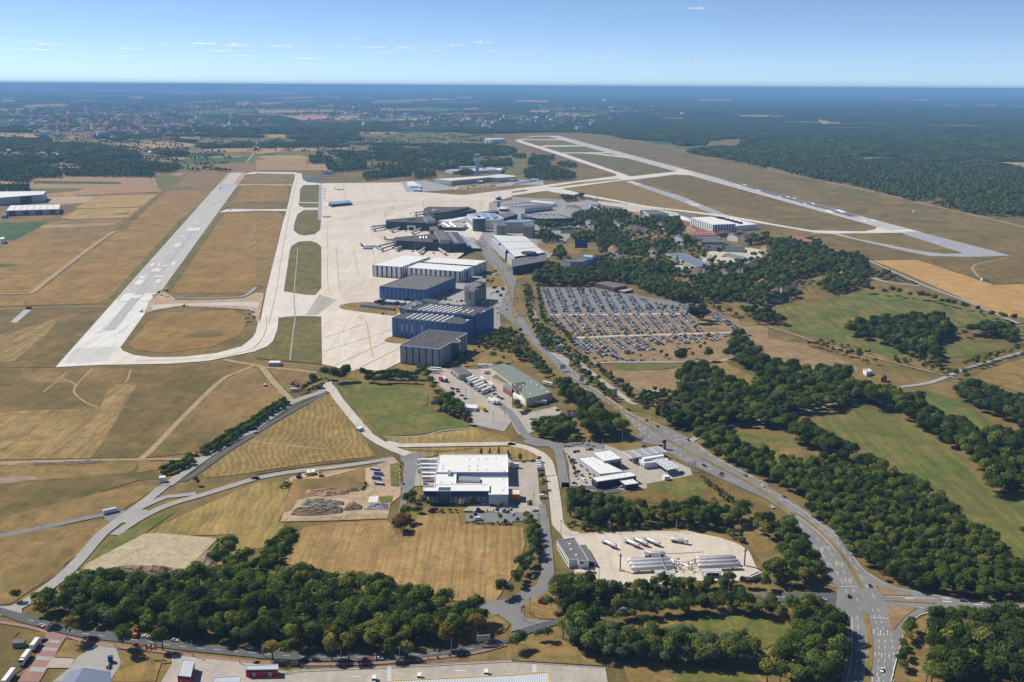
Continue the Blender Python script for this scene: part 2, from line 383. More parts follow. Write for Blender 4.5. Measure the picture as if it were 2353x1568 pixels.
for s, dl, u, w in (("B0 1210,1335", 22, .35, .6), ("B0 1310,1210", 45, .12, .34), ("B0 1420,1195", 32, .68, .80), ("B0 1280,1155", 24, .1, .28), ("B0 1430,1140", 12, .52, .8),
                 ("B0 1430,1090", 30, .3, .55), ("B0 1365,1040", 34, .1, .22), ("B0 1430,1040", 32, .32, .42), ("B0 1480,1043", 12, .45, .7), ("B0 1550,1035", 40, .72, .86), ("B0 1620,860", 40, .34, .55),
                 ("B0 1760,715", 48, .3, .8), ("B0 1795,640", 20, .38, .55), ("B0 1645,770", 16, .3, .42), ("C0 920,140", 35, .18, .3), ("C0 1090,140", 35, .70, .82),
                 ("B0 1140,1365", 60, .08, .38), ("B0 1330,1360", 55, .62, .92)): mk(s, dl, u, w)
a0 = rfrac("C0 860,318"); st = 9/Lr
for (x0, x1, y0, y1) in ((.36, .47, 2.0, 2.25), (.36, .47, 1.0, 1.25), (.36, .47, 0, .25), (.455, .478, 1.1, 2.2), (.36, .382, 0, 1.1), (.53, .64, 2.0, 2.25), (.58, .605, 0, 2.1)):
    quad(rwy(a0 + (y0-1)*st, a0 + (y1-1)*st, x0, x1))
o = obj('runway_marking', mesh('runway_marking', V, F, [M['newcon']]), runway); o['kind'] = 'stuff'
V, F = [], []
quad(rwy(0.0, 1.0, -.022, 0.0), ZP-.03); quad(rwy(0, 1.0, 1.0, 1.022), ZP-.03)
o = obj('runway_edge', mesh('runway_edge', V, F, [M['taxi']]), runway); o['kind'] = 'stuff'
taxi = sheet('taxiway', "B1 35,1568 105,1220 190,880 250,620 272,560 290,490 300,450 330,310 355,230 360,180 420,185 430,240 470,265 600,276 600,640 600,1500 205,1510 C1 210,0 195,120 155,225 100,270 0,308 C0 2351,315 1900,405 1560,430 985,440 1095,265 1130,310 1230,350 1400,370 1700,365 2000,330 2220,270 2320,190 2351,140 C1 0,130 30,0", ZP+.02, M['taxi'])
apron = sheet('apron', "C1 607,435 700,452 870,502 930,478 1160,497 1320,420 1500,400 B1 1560,1500 1700,1200 1800,1000 1900,930 2060,780 2140,560 2140,460 2351,400 2351,330 1900,385 1500,355 1380,350 1335,268 620,275 590,290 600,1500", ZP+.01, M['concrete'])
for s in ("B1 405,330 435,293 580,290 580,450 398,450", "B1 390,457 575,457 575,500 440,500 395,482", "B1 347,710 352,650 380,560 440,522 570,520 600,600 590,705 540,745 440,757 385,742",
          "B1 255,1270 310,900 325,855 395,812 500,806 560,825 600,860 600,1240 545,1305 450,1300", "B1 205,1530 260,1505 420,1496 560,1500 598,1520 C1 603,435 310,408 C1 0,380 0,312 100,275 160,228 200,120 212,0"):
    sheet('grass_island', s, ZI, M['strip'])
ribbon('taxiway_track', "B1 385,870 350,1300 360,1500 C1 340,150 312,400", 1.4, ZI+.05, M['overrun'], sm=3)
sheet('service_road', "B1 582,290 607,292 600,615 568,612", ZI+.04, M['overrun'])
sheet('taxiway', "B0 2010,545 2090,510 2351,515 B1 0,515 290,512 290,532 0,527 B0 2351,528 2100,540", ZP, M['taxi'])
sheet('taxiway', "B0 2240,195 2300,176 B1 0,170 380,175 365,192 0,183 B0 2351,190", ZP, M['taxi'])
sheet('taxiway', "B0 2195,285 2351,280 B1 0,280 330,285 330,300 0,293 B0 2351,292 2190,300", ZP, M['dirt'])
sheet('construction_strip', "B0 1375,1335 1480,1260 1560,1300 1620,1350 1900,1352 2250,1330 2351,1280 B1 75,1290 20,1568 B0 2340,1500 2300,1440 2000,1420 1650,1410 1450,1440 1330,1475", ZP+.05, M['dirt'])
sheet('taxiway', "B0 1390,1395 1620,1385 2300,1365 B1 30,1370 20,1420 B0 2250,1405 1650,1400 1400,1440", ZP+.08, M['croad'])
ribbon('drain_trench', "B0 1580,1330 1900,1335 2200,1320 2300,1280 2351,1230", 5, ZP+.1, M['overrun'])
ribbon('taxi_marking', "C1 95,0 90,120 40,220 0,262 C0 2300,300 2050,360 1600,395 1250,400", .9, ZM, M['yellowmark'], sm=5)
ribbon('taxi_marking', "B1 115,1568 190,1250 225,1000 290,640 340,400 385,220", .9, ZM, M['yellowmark'], sm=5)
ribbon('taxi_marking', "B1 655,655 660,900 680,1280 C1 1000,0", .7, ZM, M['yellowmark'], sm=4)
ribbon('taxi_marking', "C1 780,0 800,250 810,370 860,440 850,480", .8, ZM, M['mark'], sm=4)
ribbon('taxi_marking', "C1 840,0 845,100 875,375", .8, ZM, M['mark'], sm=4)
ribbon('taxi_marking', "C1 930,0 990,20 1015,60 1040,200 1072,365", 1.2, ZM, M['yellowmark'], sm=5)
for s in ("C1 610,320 1250,120", "C1 720,450 1190,230", "C1 610,200 1000,60", "C1 950,470 1310,290", "B1 735,870 770,1280", "B1 890,850 945,1140", "B1 980,275 1040,450", "B1 1145,270 1230,420", "B1 800,275 825,440", "B1 1060,850 1100,1010", "B1 1200,880 1235,985"):
    ribbon('expansion_joint', s, .7, ZM-.03, M['overrun'], sm=0)
for s in ("B1 740,1350 580,1300 460,1490 560,1490", "B1 620,640 1200,560 1500,480 1100,500", "B1 620,500 1500,440 1300,420 900,440", "B1 1030,710 1190,690 1210,830 1080,760", "B1 1180,490 1880,415 2100,440 2130,520 1700,500", "B1 760,1180 1130,1150 1150,1340 1000,1350 800,1370"):
    sheet('apron_patch', s, ZP+.05, M['depot'] if '1880' in s or '1030' in s else M['apron2'] if 'apron2' in M else M['yard'] if '740,' in s else M['depot'])
sheet('grass_island', "B1 765,1410 800,1390 920,1372 1100,1370 1300,1390 1290,1490 1150,1480 900,1450 790,1430", ZI, M['verge'], sm=3)
sheet('grass_island', "C1 1180,215 1250,180 1400,195 1420,230 1330,245 1220,235", ZI, M['verge'], sm=3)
sheet('airfield_grass', "A2 0,1225 520,1212 880,1240 B2 1650,0 2351,140 B3 0,145 950,350 2200,640 2600,720 2600,1100 1400,960 900,980 B2 2351,700 1500,560 900,480 400,400 0,400 0,330 960,210 380,0 A2 30,1320", .03, M['grass'])
nrun = sheet('runway', "A2 345,1253 412,1250 B3 1400,725 1215,731", ZP, M['oldrun'])
sheet('runway_shoulder', "A2 338,1256 420,1248 B3 1408,725 1205,731", ZP-.04, M['taxi'])
sheet('runway_patch', "B2 1900,215 B3 0,352 850,580 760,585 0,372 B2 1880,225", ZP+.04, M['rubber'])
sheet('runway_overrun', "B3 1215,731 1405,725 2228,940 1850,952 1500,945 1300,910 570,740 420,735 400,722 640,735 820,785 1350,890 1600,925 1790,920 1840,908 1800,885", ZP-.01, M['overrun'])
sheet('runway_overrun', "B3 1215,731 1405,725 2228,940 1900,953", ZP-.02, M['overrun'])
V, F = [], []
def nq(s): quad(G(s))
for s in ("B3 1145,710 1290,703 1370,720 1190,722", "B3 510,522 555,520 620,545 575,548", "B3 610,522 655,518 725,543 680,548", "B3 860,615 885,613 915,627 890,630", "B3 945,615 970,612 1000,626 975,629", "B3 320,460 340,459 362,471 342,472", "B3 390,458 412,456 436,469 415,471", "B3 85,397 105,396 125,405 105,406", "B3 160,396 180,394 205,405 185,407", "B3 225,412 245,410 260,420 240,421", "B2 2050,290 2075,289 2110,300 2085,301", "B2 2110,285 2135,284 2165,294 2140,295", "B2 2230,335 2250,334 2290,347 2270,348"): nq(s)
nl = G("A2 345,1253 412,1250 B3 1400,725 1215,731")
for i in range(46):
    t = .04 + i*.019; a = bez(bez(nl[0], nl[3], t), bez(nl[1], nl[2], t), .485); b = bez(bez(nl[0], nl[3], t+.009), bez(nl[1], nl[2], t+.009), .485)
    d = bez(bez(nl[0], nl[3], t), bez(nl[1], nl[2], t), .515); c = bez(bez(nl[0], nl[3], t+.009), bez(nl[1], nl[2], t+.009), .515); quad([a, d, c, b])
o = obj('runway_marking', mesh('runway_marking', V, F, [M['mark']]), nrun); o['kind'] = 'stuff'
for s in ("A2 25,1290 75,1283 100,1300 B2 475,0 1090,212 1530,165 1500,140 1590,150 1700,205 1500,195 1100,245 1010,250 B2 0,388 0,330 960,208 955,190 380,0 A2 60,1310",
          "A2 80,1285 480,1281 540,1290 80,1290", "A2 75,1284 190,1253 350,1250 350,1256 200,1258 120,1279", "A2 240,1350 300,1340 620,1338 700,1345 600,1347 290,1352", "A2 430,1410 480,1405 870,1402 900,1410 480,1413", "A2 640,1410 820,1415 1060,1445 1130,1460 1050,1455 800,1425",
          "B2 300,340 460,325 640,370 1240,483 2000,575 2351,638 B3 0,640 400,708 880,718 980,700 1005,675 1215,731 570,738 390,722 0,655 B2 2351,655 1900,580 1200,490 700,400 400,362"):
    sheet('taxiway', s, ZP+.01, M['taxi'])
sheet('grass_island', "B2 320,312 600,268 980,234 1005,240 700,275 420,310", ZI, M['brown'])
sheet('grass_island', "B2 0,352 100,335 165,337 120,350 0,366", ZI, M['brown'])
sheet('grass_island', "A2 105,1278 200,1258 340,1257 430,1280", ZI, M['grass'])
sheet('field', "A2 300,1350 680,1348 840,1400 460,1405", .08, M['strip']); sheet('field', "A2 480,1420 800,1425 1060,1460 B2 1100,70 1500,160 1090,212 480,5", .08, M['strip'])
sheet('field', "B2 1200,240 1700,205 2351,390 2351,560 1900,450 1500,350", .07, M['olive'])
sheet('field', "B2 500,330 1000,258 1560,400 1900,570 1240,478", .07, M['verge'])
sheet('grass_runway', "B2 1035,258 1100,255 1560,395 2010,580 1900,578 1500,420", .12, M['overrun'])
for s in ("B2 1060,262 1120,258 1150,268 1090,272", "B2 1110,278 1170,275 1190,285 1130,290", "B2 1590,448 1650,445 1670,455 1620,460", "B2 1615,465 1700,462 1735,485 1650,480"): sheet('runway_bar', s, .2, M['taxi'])
ribbon('perimeter_road', "B2 1650,-5 2351,128 B3 0,148 480,250 950,350 1400,455 2200,640 2500,720", 9, .14, M['track'], sm=3)
ribbon('perimeter_road', "A2 520,1213 900,1243 1050,1275 B2 1650,-5", 8, .14, M['track'], sm=3)
sheet('field', "B3 960,985 1350,978 1500,1020 2080,1210 2500,1200 2500,1520 2200,1500 1850,1360 1200,1080", .09, M['wheat'])
sheet('field', "B3 400,750 570,745 1300,915 1800,960 2500,960 2500,1190 2080,1205 1500,1010 1350,972 920,975 860,930", .05, M['olive'])
ribbon('path', "B3 1890,1080 1880,1050 1920,1020 2080,985 2200,960", 4, .12, M['track']); ribbon('path', "B3 1890,1080 1930,1130 2000,1160", 4, .12, M['track'])
fld("B3 60,1395 360,1380 640,1310 860,1260 1200,1290 1640,1360 2000,1460 2351,1568 C3 2351,40 1650,100 1500,280 1430,240 C3 1300,400 900,310 500,190 180,120 160,0 80,-60", 'pasture', .06)
fld("C3 1450,250 1800,220 2150,260 2200,290 1900,350 1650,380", 'pasture', .08)
fld("C3 1870,560 2000,480 2351,380 2500,380 2500,760 2351,700", 'verge', .07)
fld("C3 2260,80 2500,90 2500,150 2280,140", 'lush', .08)
fld("C3 380,960 860,820 1150,910 1650,1200 2000,1568 E3 2351,420 2300,430 2200,330 1900,130 D3 1700,640 1150,330 700,90 C3 690,1130", 'pasture', .07)
fld("E3 1700,0 1900,130 2200,330 2300,430 2500,460 2500,-100 C3 2000,1568", 'pasture', .075)
fld("C3 1230,690 1450,670 1700,750 2100,1000 2500,1130 2500,1260 1900,1090 1560,900 1380,770", 'pasture', .07)
fld("C3 -200,1060 200,1110 430,1300 0,1350 C2 2100,1150 2000,1060", 'lush', .07)
fld("C3 100,1200 300,1200 400,1290 120,1290", 'brown', .1)
fld("C2 2200,150 2351,200 C3 300,240 700,400 830,470 830,520 720,500 400,500 0,350 C2 2300,330", 'parkdirt', .075)
fld("C3 0,360 300,440 700,500 360,510 100,420", 'track', .1)
fld("C2 2000,0 2351,100 C3 0,180 0,300 C2 2351,420 2180,250 2080,200", 'parkdirt', .07)
fld("C2 1820,430 1960,410 2351,620 2351,660 2200,650 1900,500", 'verge', .07)
fld("C2 940,440 1480,420 1520,450 1400,480 950,495", 'lush', .1)
fld("C2 830,490 950,495 1400,485 1540,475 1560,560 1500,680 1200,690 880,520", 'parkdirt', .09)
fld("C2 1040,820 1330,840 1340,930 1240,880 1040,850", 'lush', .1)
fld("E3 -200,260 80,280 220,560 0,560", 'verge', .07)
fld("E2 2100,0 2351,120 2351,500 2250,400 2150,280", 'verge', .07)
fld("C2 1250,1540 1700,1420 1900,1500 2000,1568 D2 2000,600 1700,620 1400,640 1060,590 950,540", 'olive', .08)
fld("D2 1240,450 1650,370 1800,470 1700,610 1500,560 1300,500", 'lush', .1)
fld("E2 1300,1140 1480,990 1700,930 2351,1000 E3 150,1030 150,1150 0,1250 E2 2300,1260 1900,1160", 'lush', .09, sm=3)
fld("E2 820,1100 1180,1000 1560,980 1640,1000 1350,1080 1000,1140", 'verge', .11)
fld("E2 0,1200 400,1150 700,1300 1400,1390 2200,1450 2351,1568 1080,1568 1030,1440 880,1420 0,1370", 'verge', .08)
fld("E2 1400,1450 2200,1480 2300,1568 1500,1568", 'lush', .1)
fld("E3 1180,1568 1260,1200 1260,1050 1500,940 1600,950 1500,1300 1450,1568", 'verge', .08)
fld("C1 640,710 700,690 960,990 930,1020 1100,1280 600,1330 0,1420 C0 2351,1425 1900,1480 1850,1440 C1 0,1090", 'strawr', .08)
fld("C1 700,630 840,580 1000,590 1500,620 1590,700 1570,830 1750,900 1990,990 1900,1020 1480,1080 1170,1100 1050,990 780,680", 'lush', .1)
fld("C1 1180,1110 1500,1090 2000,1020 2351,1110 2351,1150 1500,1165 1300,1170", 'straw', .08)
fld("C1 1340,1205 2351,1190 2351,1260 1690,1260 1500,1310 1420,1250", 'straw', .08)
fld("C2 0,1190 150,1190 240,1250 250,1310 0,1320", 'straw', .09)
fld("D0 1300,941 1400,870 1800,680 2351,440 D1 0,440 200,440 330,400 250,700 210,800 E1 270,110 250,170 80,330 0,350 E0 2351,330 2050,530 1950,500 2200,280 2150,210", 'straw', .07)
fld("E0 780,480 900,350 1100,210 1400,60 1600,10 1320,210 900,470", 'lush', .1)
fld("E1 250,470 430,150 700,110 1170,80 1240,110 1290,220 1440,200 1480,40 1860,30 1880,120 2351,140 2351,600 2200,830 1700,820 1330,700 900,590 500,540", 'stubble', .1)
fld("E2 0,140 100,140 120,300 60,500 0,590", 'stubble', .1)
fld("E1 2120,960 2200,940 2330,1040 2280,1110 2120,1150", 'verge', .1)
gravel = sheet('gravel_lot', "E0 780,490 1330,205 1500,205 1980,245 1990,265 1750,500 1700,530 1500,510 1100,530 700,600 690,560 770,520", .12, M['gravel'])
sheet('bare_earth', "E0 690,600 780,500 1000,520 1600,520 2030,560 1900,600 700,620", .1, M['soil'])
fld("E0 0,1040 180,1110 0,1270 -200,1270 -200,1030", 'olive', .1); fld("E0 150,1150 420,1100 440,1150 260,1400 60,1568 -200,1568 -200,1350", 'olive', .1)
fld("E0 500,1340 620,1180 860,1200 870,1230 700,1350", 'verge', .12); fld("E0 1100,1300 1300,1290 1580,1340 1580,1390 1480,1400 1430,1568 1020,1568 1110,1400", 'verge', .12)
site = sheet('demolition_ground', "D1 225,800 330,440 300,400 430,350 1060,300 1270,210 1330,280 1330,560 1230,640 1215,770 700,790", .12, M['dirt'])
sheet('bare_earth', "D1 340,410 600,400 1000,300 1020,500 870,530 560,560 380,600 330,690 240,720", .16, M['brown'])
sheet('grass_patch', "D1 1230,270 1310,260 1320,480 1240,470", .2, M['lush']); sheet('grass_patch', "D1 1130,570 1260,560 1250,620 1140,630", .2, M['lush'])
sheet('concrete_slab', "D1 1040,575 1130,565 1115,628 1030,628", .3, M['newcon'])
sheet('bare_earth', "D1 225,800 240,770 800,745 1215,730 1210,768 700,790", .18, M['track'])
road = sheet('road', "C2 -60,0 10,60 140,190 250,320 460,520 640,650 800,740 1000,870 1180,1060 1500,1290 1700,1385 2100,1568 D3 0,600 150,700 280,830 E3 400,310 500,480 560,610 640,700 620,890 740,960 770,1150 760,1350 700,1640 1110,1640 1170,1400 1220,1200 1270,1040 1370,960 1540,910 1080,870 1020,740 1130,690 1000,610 860,520 720,310 560,140 340,0 D3 420,740 0,480 C2 2351,1545 1900,1310 1640,1130 1500,1060 1400,1010 1110,900 960,790 690,600 530,460 470,420 340,320 210,180 110,0 B2 60,1500 10,1400 20,1250 45,1150 0,1090 B1 2310,1050 2200,920 2090,770 1950,640 1880,650 2000,800 2120,980 2250,1130 2310,1250 2230,1450 2351,1568", ZP, M['asphalt'])
sheet('road', "C2 340,322 460,340 530,400 520,450 470,425", ZP-.02, M['asphlight'])
def median(s, w, m='verge'): return ribbon('median_strip', s, w, ZP+.12, M[m], sm=5)
median("B1 2200,1010 2270,1120 2320,1230 C2 20,-10 100,150 330,390 520,550 790,700 1000,850 1200,970 1330,1050", 2.6)
median("C2 1425,1130 1800,1330 2200,1540 D3 60,600 200,720 E3 270,30 480,190 680,410 800,600 855,705", 2.6)
median("E3 890,930 925,1100 940,1300 905,1600", 3.0)
sheet('kerb_island', "E3 960,640 1030,700 1330,775 1060,775 1010,740", ZP+.14, M['parkdirt'])
sheet('kerb_island', "E3 1085,875 1380,890 1270,960 1160,1090 1130,1080", ZP+.14, M['parkdirt'])
sheet('kerb_island', "E3 1070,810 1400,820 1560,850 1300,840 1080,825", ZP+.14, M['parkdirt'])
sheet('pavement', "E3 620,890 740,960 770,1150 760,1350 700,1640 650,1640 720,1350 735,1150 700,980 640,930", ZP-.03, M['redpath'])
east = sheet('road', "E3 960,600 1130,690 1600,780 2600,890 2600,960 2250,935 1540,905 1080,875 1000,760", ZP-.02, M['asphalt'])
west = sheet('road', "E3 640,745 0,755 E2 2351,757 1900,762 1500,785 1100,850 700,930 420,985 100,1075 E1 2300,1180 2000,1235 1500,1295 1000,1305 500,1310 0,1275 E0 2351,1265 1700,1215 1200,1140 700,1085 440,1010 200,940 0,885 -200,820 -200,940 0,950 200,1020 440,1090 700,1150 1200,1215 1700,1280 2351,1345 E1 0,1350 500,1375 1000,1380 1500,1345 2000,1290 2300,1215 E2 100,1140 420,1040 700,985 1100,900 1500,825 1900,800 2351,795 E3 0,820 620,885", ZP-.01, M['asphdark'])
ribbon('pavement', "E0 -200,990 200,1050 440,1110 600,1150 1000,1240 1300,1265 1700,1320 2351,1390 E1 0,1390 500,1405 1000,1400 1500,1360 2000,1300 2300,1225", 2.6, ZP-.04, M['redpath'], sm=4)
sheet('pavement', "E0 420,1110 610,1150 560,1230 500,1340 360,1568 160,1568 420,1180", ZP-.05, M['redpath'])
for s in ("E0 440,1180 560,1190 545,1215 420,1205", "E0 400,1250 530,1262 515,1290 380,1280", "E0 330,1330 480,1340 455,1375 300,1365", "E0 290,1430 430,1440 400,1480 260,1475"):
    sheet('pavement_band', s, ZP-.01, M['asphlight'])
sheet('yard', "E0 860,1200 1060,1230 1110,1380 1100,1420 1010,1568 480,1568 640,1440 700,1350", ZP-.05, M['asphlight'])
sheet('yard', "E0 480,1345 690,1355 640,1440 420,1440", ZP-.045, M['yard'])
lot = sheet('freight_yard', "E0 1580,1320 2351,1400 E1 0,1400 200,1460 280,1470 1200,1425 2351,1365 E2 0,1385 860,1440 890,1640 E0 1440,1640 1580,1400", ZP-.05, M['yard'])
V, F = [], []
for i in range(11):
    y = 1432 + i*12.5
    for s in (f"E1 1206,{y} 1245,{y} 1245,{y+7} 1206,{y+7}", f"E2 186,{y-20} 226,{y-20} 225,{y-13} 185,{y-13}"): quad(G(s), ZP+.02)
for s in ("E1 875,1521 965,1515 965,1521 875,1527", "E1 875,1521 905,1512 905,1515 880,1524", "E1 1840,1468 1930,1462 1930,1468 1840,1474", "E1 1840,1468 1870,1459 1872,1462 1845,1471"): quad(G(s), ZP+.02)
o = obj('ground_marking', mesh('ground_marking', V, F, [M['mark']]), lot); o['kind'] = 'stuff'
ribbon('kerb', "E1 230,1500 350,1462 1200,1428 2351,1370 E2 0,1388 860,1440", .6, ZP+.05, M['asphlight'], sm=0)
ribbon('yard_line', "E1 240,1512 380,1480 1200,1446 2351,1388", .35, ZP+.04, M['asphdark'], sm=0)
ribbon('road', "C1 640,640 590,690 320,790 0,1010 C0 2340,1035 2100,1150 1700,1420 1560,1530 D0 1500,480 1350,600 1130,760 950,900 E0 870,280 650,530 400,730 250,830 100,900 -60,905", 8.5, ZP-.02, M['asphlight'], sm=5)
ribbon('drainage_strip', "C1 640,690 560,740 300,880 0,1060 C0 2351,1070 2100,1220 1850,1400 1680,1510", 5.5, ZP-.03, M['asphdark'], sm=5)
ribbon('verge', "C1 600,690 300,840 0,1035 C0 2340,1050 2000,1230 1750,1420 1610,1520", 3.5, ZP-.035, M['lush'], sm=5)
sheet('road', "E0 -200,870 100,880 260,810 380,760 240,850 200,900 200,950 0,960 -200,900", ZP-.025, M['asphlight'])
ribbon('road', "D0 1150,720 900,745 500,830 0,930 -300,985", 6.5, ZP-.03, M['asphalt'], sm=5)
sheet('road', "D0 960,730 1160,690 1060,790 980,830 1000,800 960,780", ZP-.03, M['asphalt'])
ribbon('road', "D0 1050,920 1300,760 1560,640 1900,540 2351,400 D1 0,400 300,345 700,300 1050,250 1270,215", 7, ZP-.01, M['asphlight'], sm=5)
ribbon('road', "D0 1270,680 1500,580 1640,560 1800,540", 6, ZP-.015, M['asphlight'], sm=5)
ribbon('road', "D0 1150,810 1240,750 1330,690", 7, ZP-.016, M['asphlight'], sm=5)
croad = ribbon('concrete_road', "C1 640,600 700,660 760,760 960,1000 1040,1090 1150,1160 1280,1220 1400,1262", [9, 9, 9, 9, 9, 9, 9.5, 10], ZP+.01, M['croad'], sm=0)
sheet('concrete_road', "C1 610,640 640,595 700,590 690,630 720,690 660,690", ZP+.015, M['croad'])
ribbon('concrete_road', "C1 1190,1150 1330,1180 1500,1178 2000,1170 2351,1165 C2 0,1172 130,1200 260,1260 330,1340 360,1450 D2 370,400 400,620 420,800 E2 440,140 500,195 600,215", 8.5, ZP+.012, M['croad'], sm=5)
ribbon('road', "C1 1350,1250 1400,1290 1420,1380 1390,1568 D1 1390,500 1360,600 1330,720", [9, 9, 10, 9.5, 7, 5, 4], ZP-.005, M['asphalt'], sm=0)
sheet('road', "C1 1320,1262 1410,1245 1600,1270 1480,1310 1450,1350 1340,1330", ZP-.004, M['asphalt'])
ribbon('path', "C0 2351,440 2200,500 2020,590 1700,900 1500,1110 1340,1270 1270,1310", 5.5, .13, M['track'], sm=4)
ribbon('path', "C0 2060,390 2200,420 2351,440 C1 60,470 130,560 260,700 340,785", 7, .135, M['track'], sm=4)
ribbon('path', "C1 60,460 200,470 400,490 560,510", 5, .13, M['track'], sm=4)
ribbon('path', "C0 -200,1330 0,1340 500,1325 1000,1312 1600,1305 1820,1302", 4.5, .135, M['track'], sm=4)
ribbon('path', "B0 -100,1290 200,1288 300,1275 420,1180 800,890 1040,725 1110,718", 9, .13, M['track'], sm=4)
ribbon('path', "B0 -200,1440 240,1420 700,1410 1010,1408", 3.5, .12, M['track'], sm=3); sheet('path', "B0 95,1550 220,1440 290,1440 150,1560", .13, M['patch'])
ribbon('path', "B0 1060,690 1300,510 1500,340 1690,212 1800,110", 5, .12, M['verge'], sm=3)
ribbon('path', "B0 1450,212 1690,212", 4, .12, M['track'], sm=0); ribbon('path', "A0 2270,1490 2351,1380 A1 60,1290", 9, .12, M['track'], sm=0)
for s in ("C0 560,560 690,620 680,690 780,780 900,830", "C0 850,470 760,560 690,640", "C0 1200,480 1180,560 1150,600", "C0 400,690 520,590 620,500"): ribbon('tyre_track', s, 2.0, .13, M['track'], sm=5)
ribbon('trench', "C0 -100,1360 400,1350 760,1338 940,1325", 4, .16, M['soil'], sm=3)
sheet('bare_earth', "C0 -100,1480 200,1460 340,1470 300,1500 -100,1540", .15, M['soil'], sm=3)
ribbon('path', "D1 -50,60 400,110 680,135", 2.2, .14, M['track'], sm=3)
ribbon('path', "D1 1060,300 1040,400 1050,500 980,560 870,570", 6, .2, M['gravel'], sm=4)
ribbon('ditch', "C1 0,1440 600,1350 1100,1300 1270,1275", 3, .14, M['olive'], sm=3); ribbon('ditch', "C1 1170,1103 1500,1095 1700,1050 2000,1015", 2, .14, M['asphlight'], sm=3)
ribbon('ditch', "C1 1350,1215 1700,1235 2000,1205", 3, .15, M['olive'], sm=3)
sheet('truck_yard', "C1 1570,470 1700,470 2040,480 2160,420 2351,560 C2 0,830 200,870 400,820 520,930 480,960 380,960 120,1090 60,1080 0,980 C1 2351,960 2280,1050 1950,980 1990,870 1900,800 1700,640 1580,540", ZP-.06, M['yard'])
ribbon('road', "C1 1830,500 2000,640 2180,760 2330,880 C2 40,960 90,1040 160,1110 300,1140 450,1170", 8, ZP-.03, M['asphalt'], sm=5)
sheet('car_park_paving', "C1 1980,930 2300,960 2330,990 2240,1030 1990,990", ZP-.02, M['asphlight'])
sheet('road', "C2 100,1130 220,1120 420,1150 640,1130 860,1180 850,1215 730,1210 480,1180 470,1240 380,1220 340,1190 220,1190 120,1160", ZP-.02, M['asphalt'])
ribbon('road', "C2 415,1190 450,1330 490,1568 D2 500,440", 7.5, ZP-.015, M['asphalt'], sm=4)
sheet('road', "C2 850,1130 1100,1130 1330,1180 1420,1240 1640,1370 1900,1490 1800,1440 1700,1400 1560,1290 1330,1110 1180,1060 1130,1100", ZP-.03, M['asphalt'])
sheet('dealer_yard', "D2 470,120 860,90 1010,150 1420,210 1640,310 1660,370 1240,450 1240,490 1060,520 830,540 540,470 520,260", ZP-.04, M['yard'])
sheet('dealer_yard', "D2 530,470 840,470 1060,515 900,540 700,500", ZP-.02, M['asphdark'])
sheet('freight_hall_yard', "D1 1460,230 1700,200 1660,470 1440,470", ZP-.04, M['yard'])
sheet('freight_hall_yard', "D1 2310,200 D2 0,245 230,255 250,500 260,600 330,720 0,720 D1 1900,700 1980,640 2310,620", ZP-.045, M['yard'])
sheet('car_park', "D1 1930,720 2351,710 D2 240,715 250,780 0,800 D1 2351,825 1930,800", ZP-.01, M['asphalt'])
ribbon('road', "D2 280,640 290,760 E2 295,60 320,300 330,560 290,700 120,780 0,860 E1 2200,900 2070,840", [5, 6, 7, 7.5, 9, 11, 12, 14, 12], ZP-.02, M['asphalt'], sm=0)
sheet('road', "E2 380,570 330,680 150,780 90,850 80,920 130,990 420,1000 420,1030 60,1090 E1 2340,1110 2351,1040 2200,930 2080,890 2080,840 2351,800 E2 200,720", ZP-.015, M['asphalt'])
sheet('verge', "E2 100,840 180,770 330,680 380,670 420,900 420,990 250,985 160,930", .12, M['verge'])
depot = sheet('depot_yard', "E2 440,-20 450,110 490,180 640,205 880,195 1200,185 1600,180 1900,240 2080,300 2180,370 2250,520 2280,560 2180,640 1500,640 1400,690 900,690 740,600 580,610 560,400 480,260 400,140", ZP-.02, M['depot'])
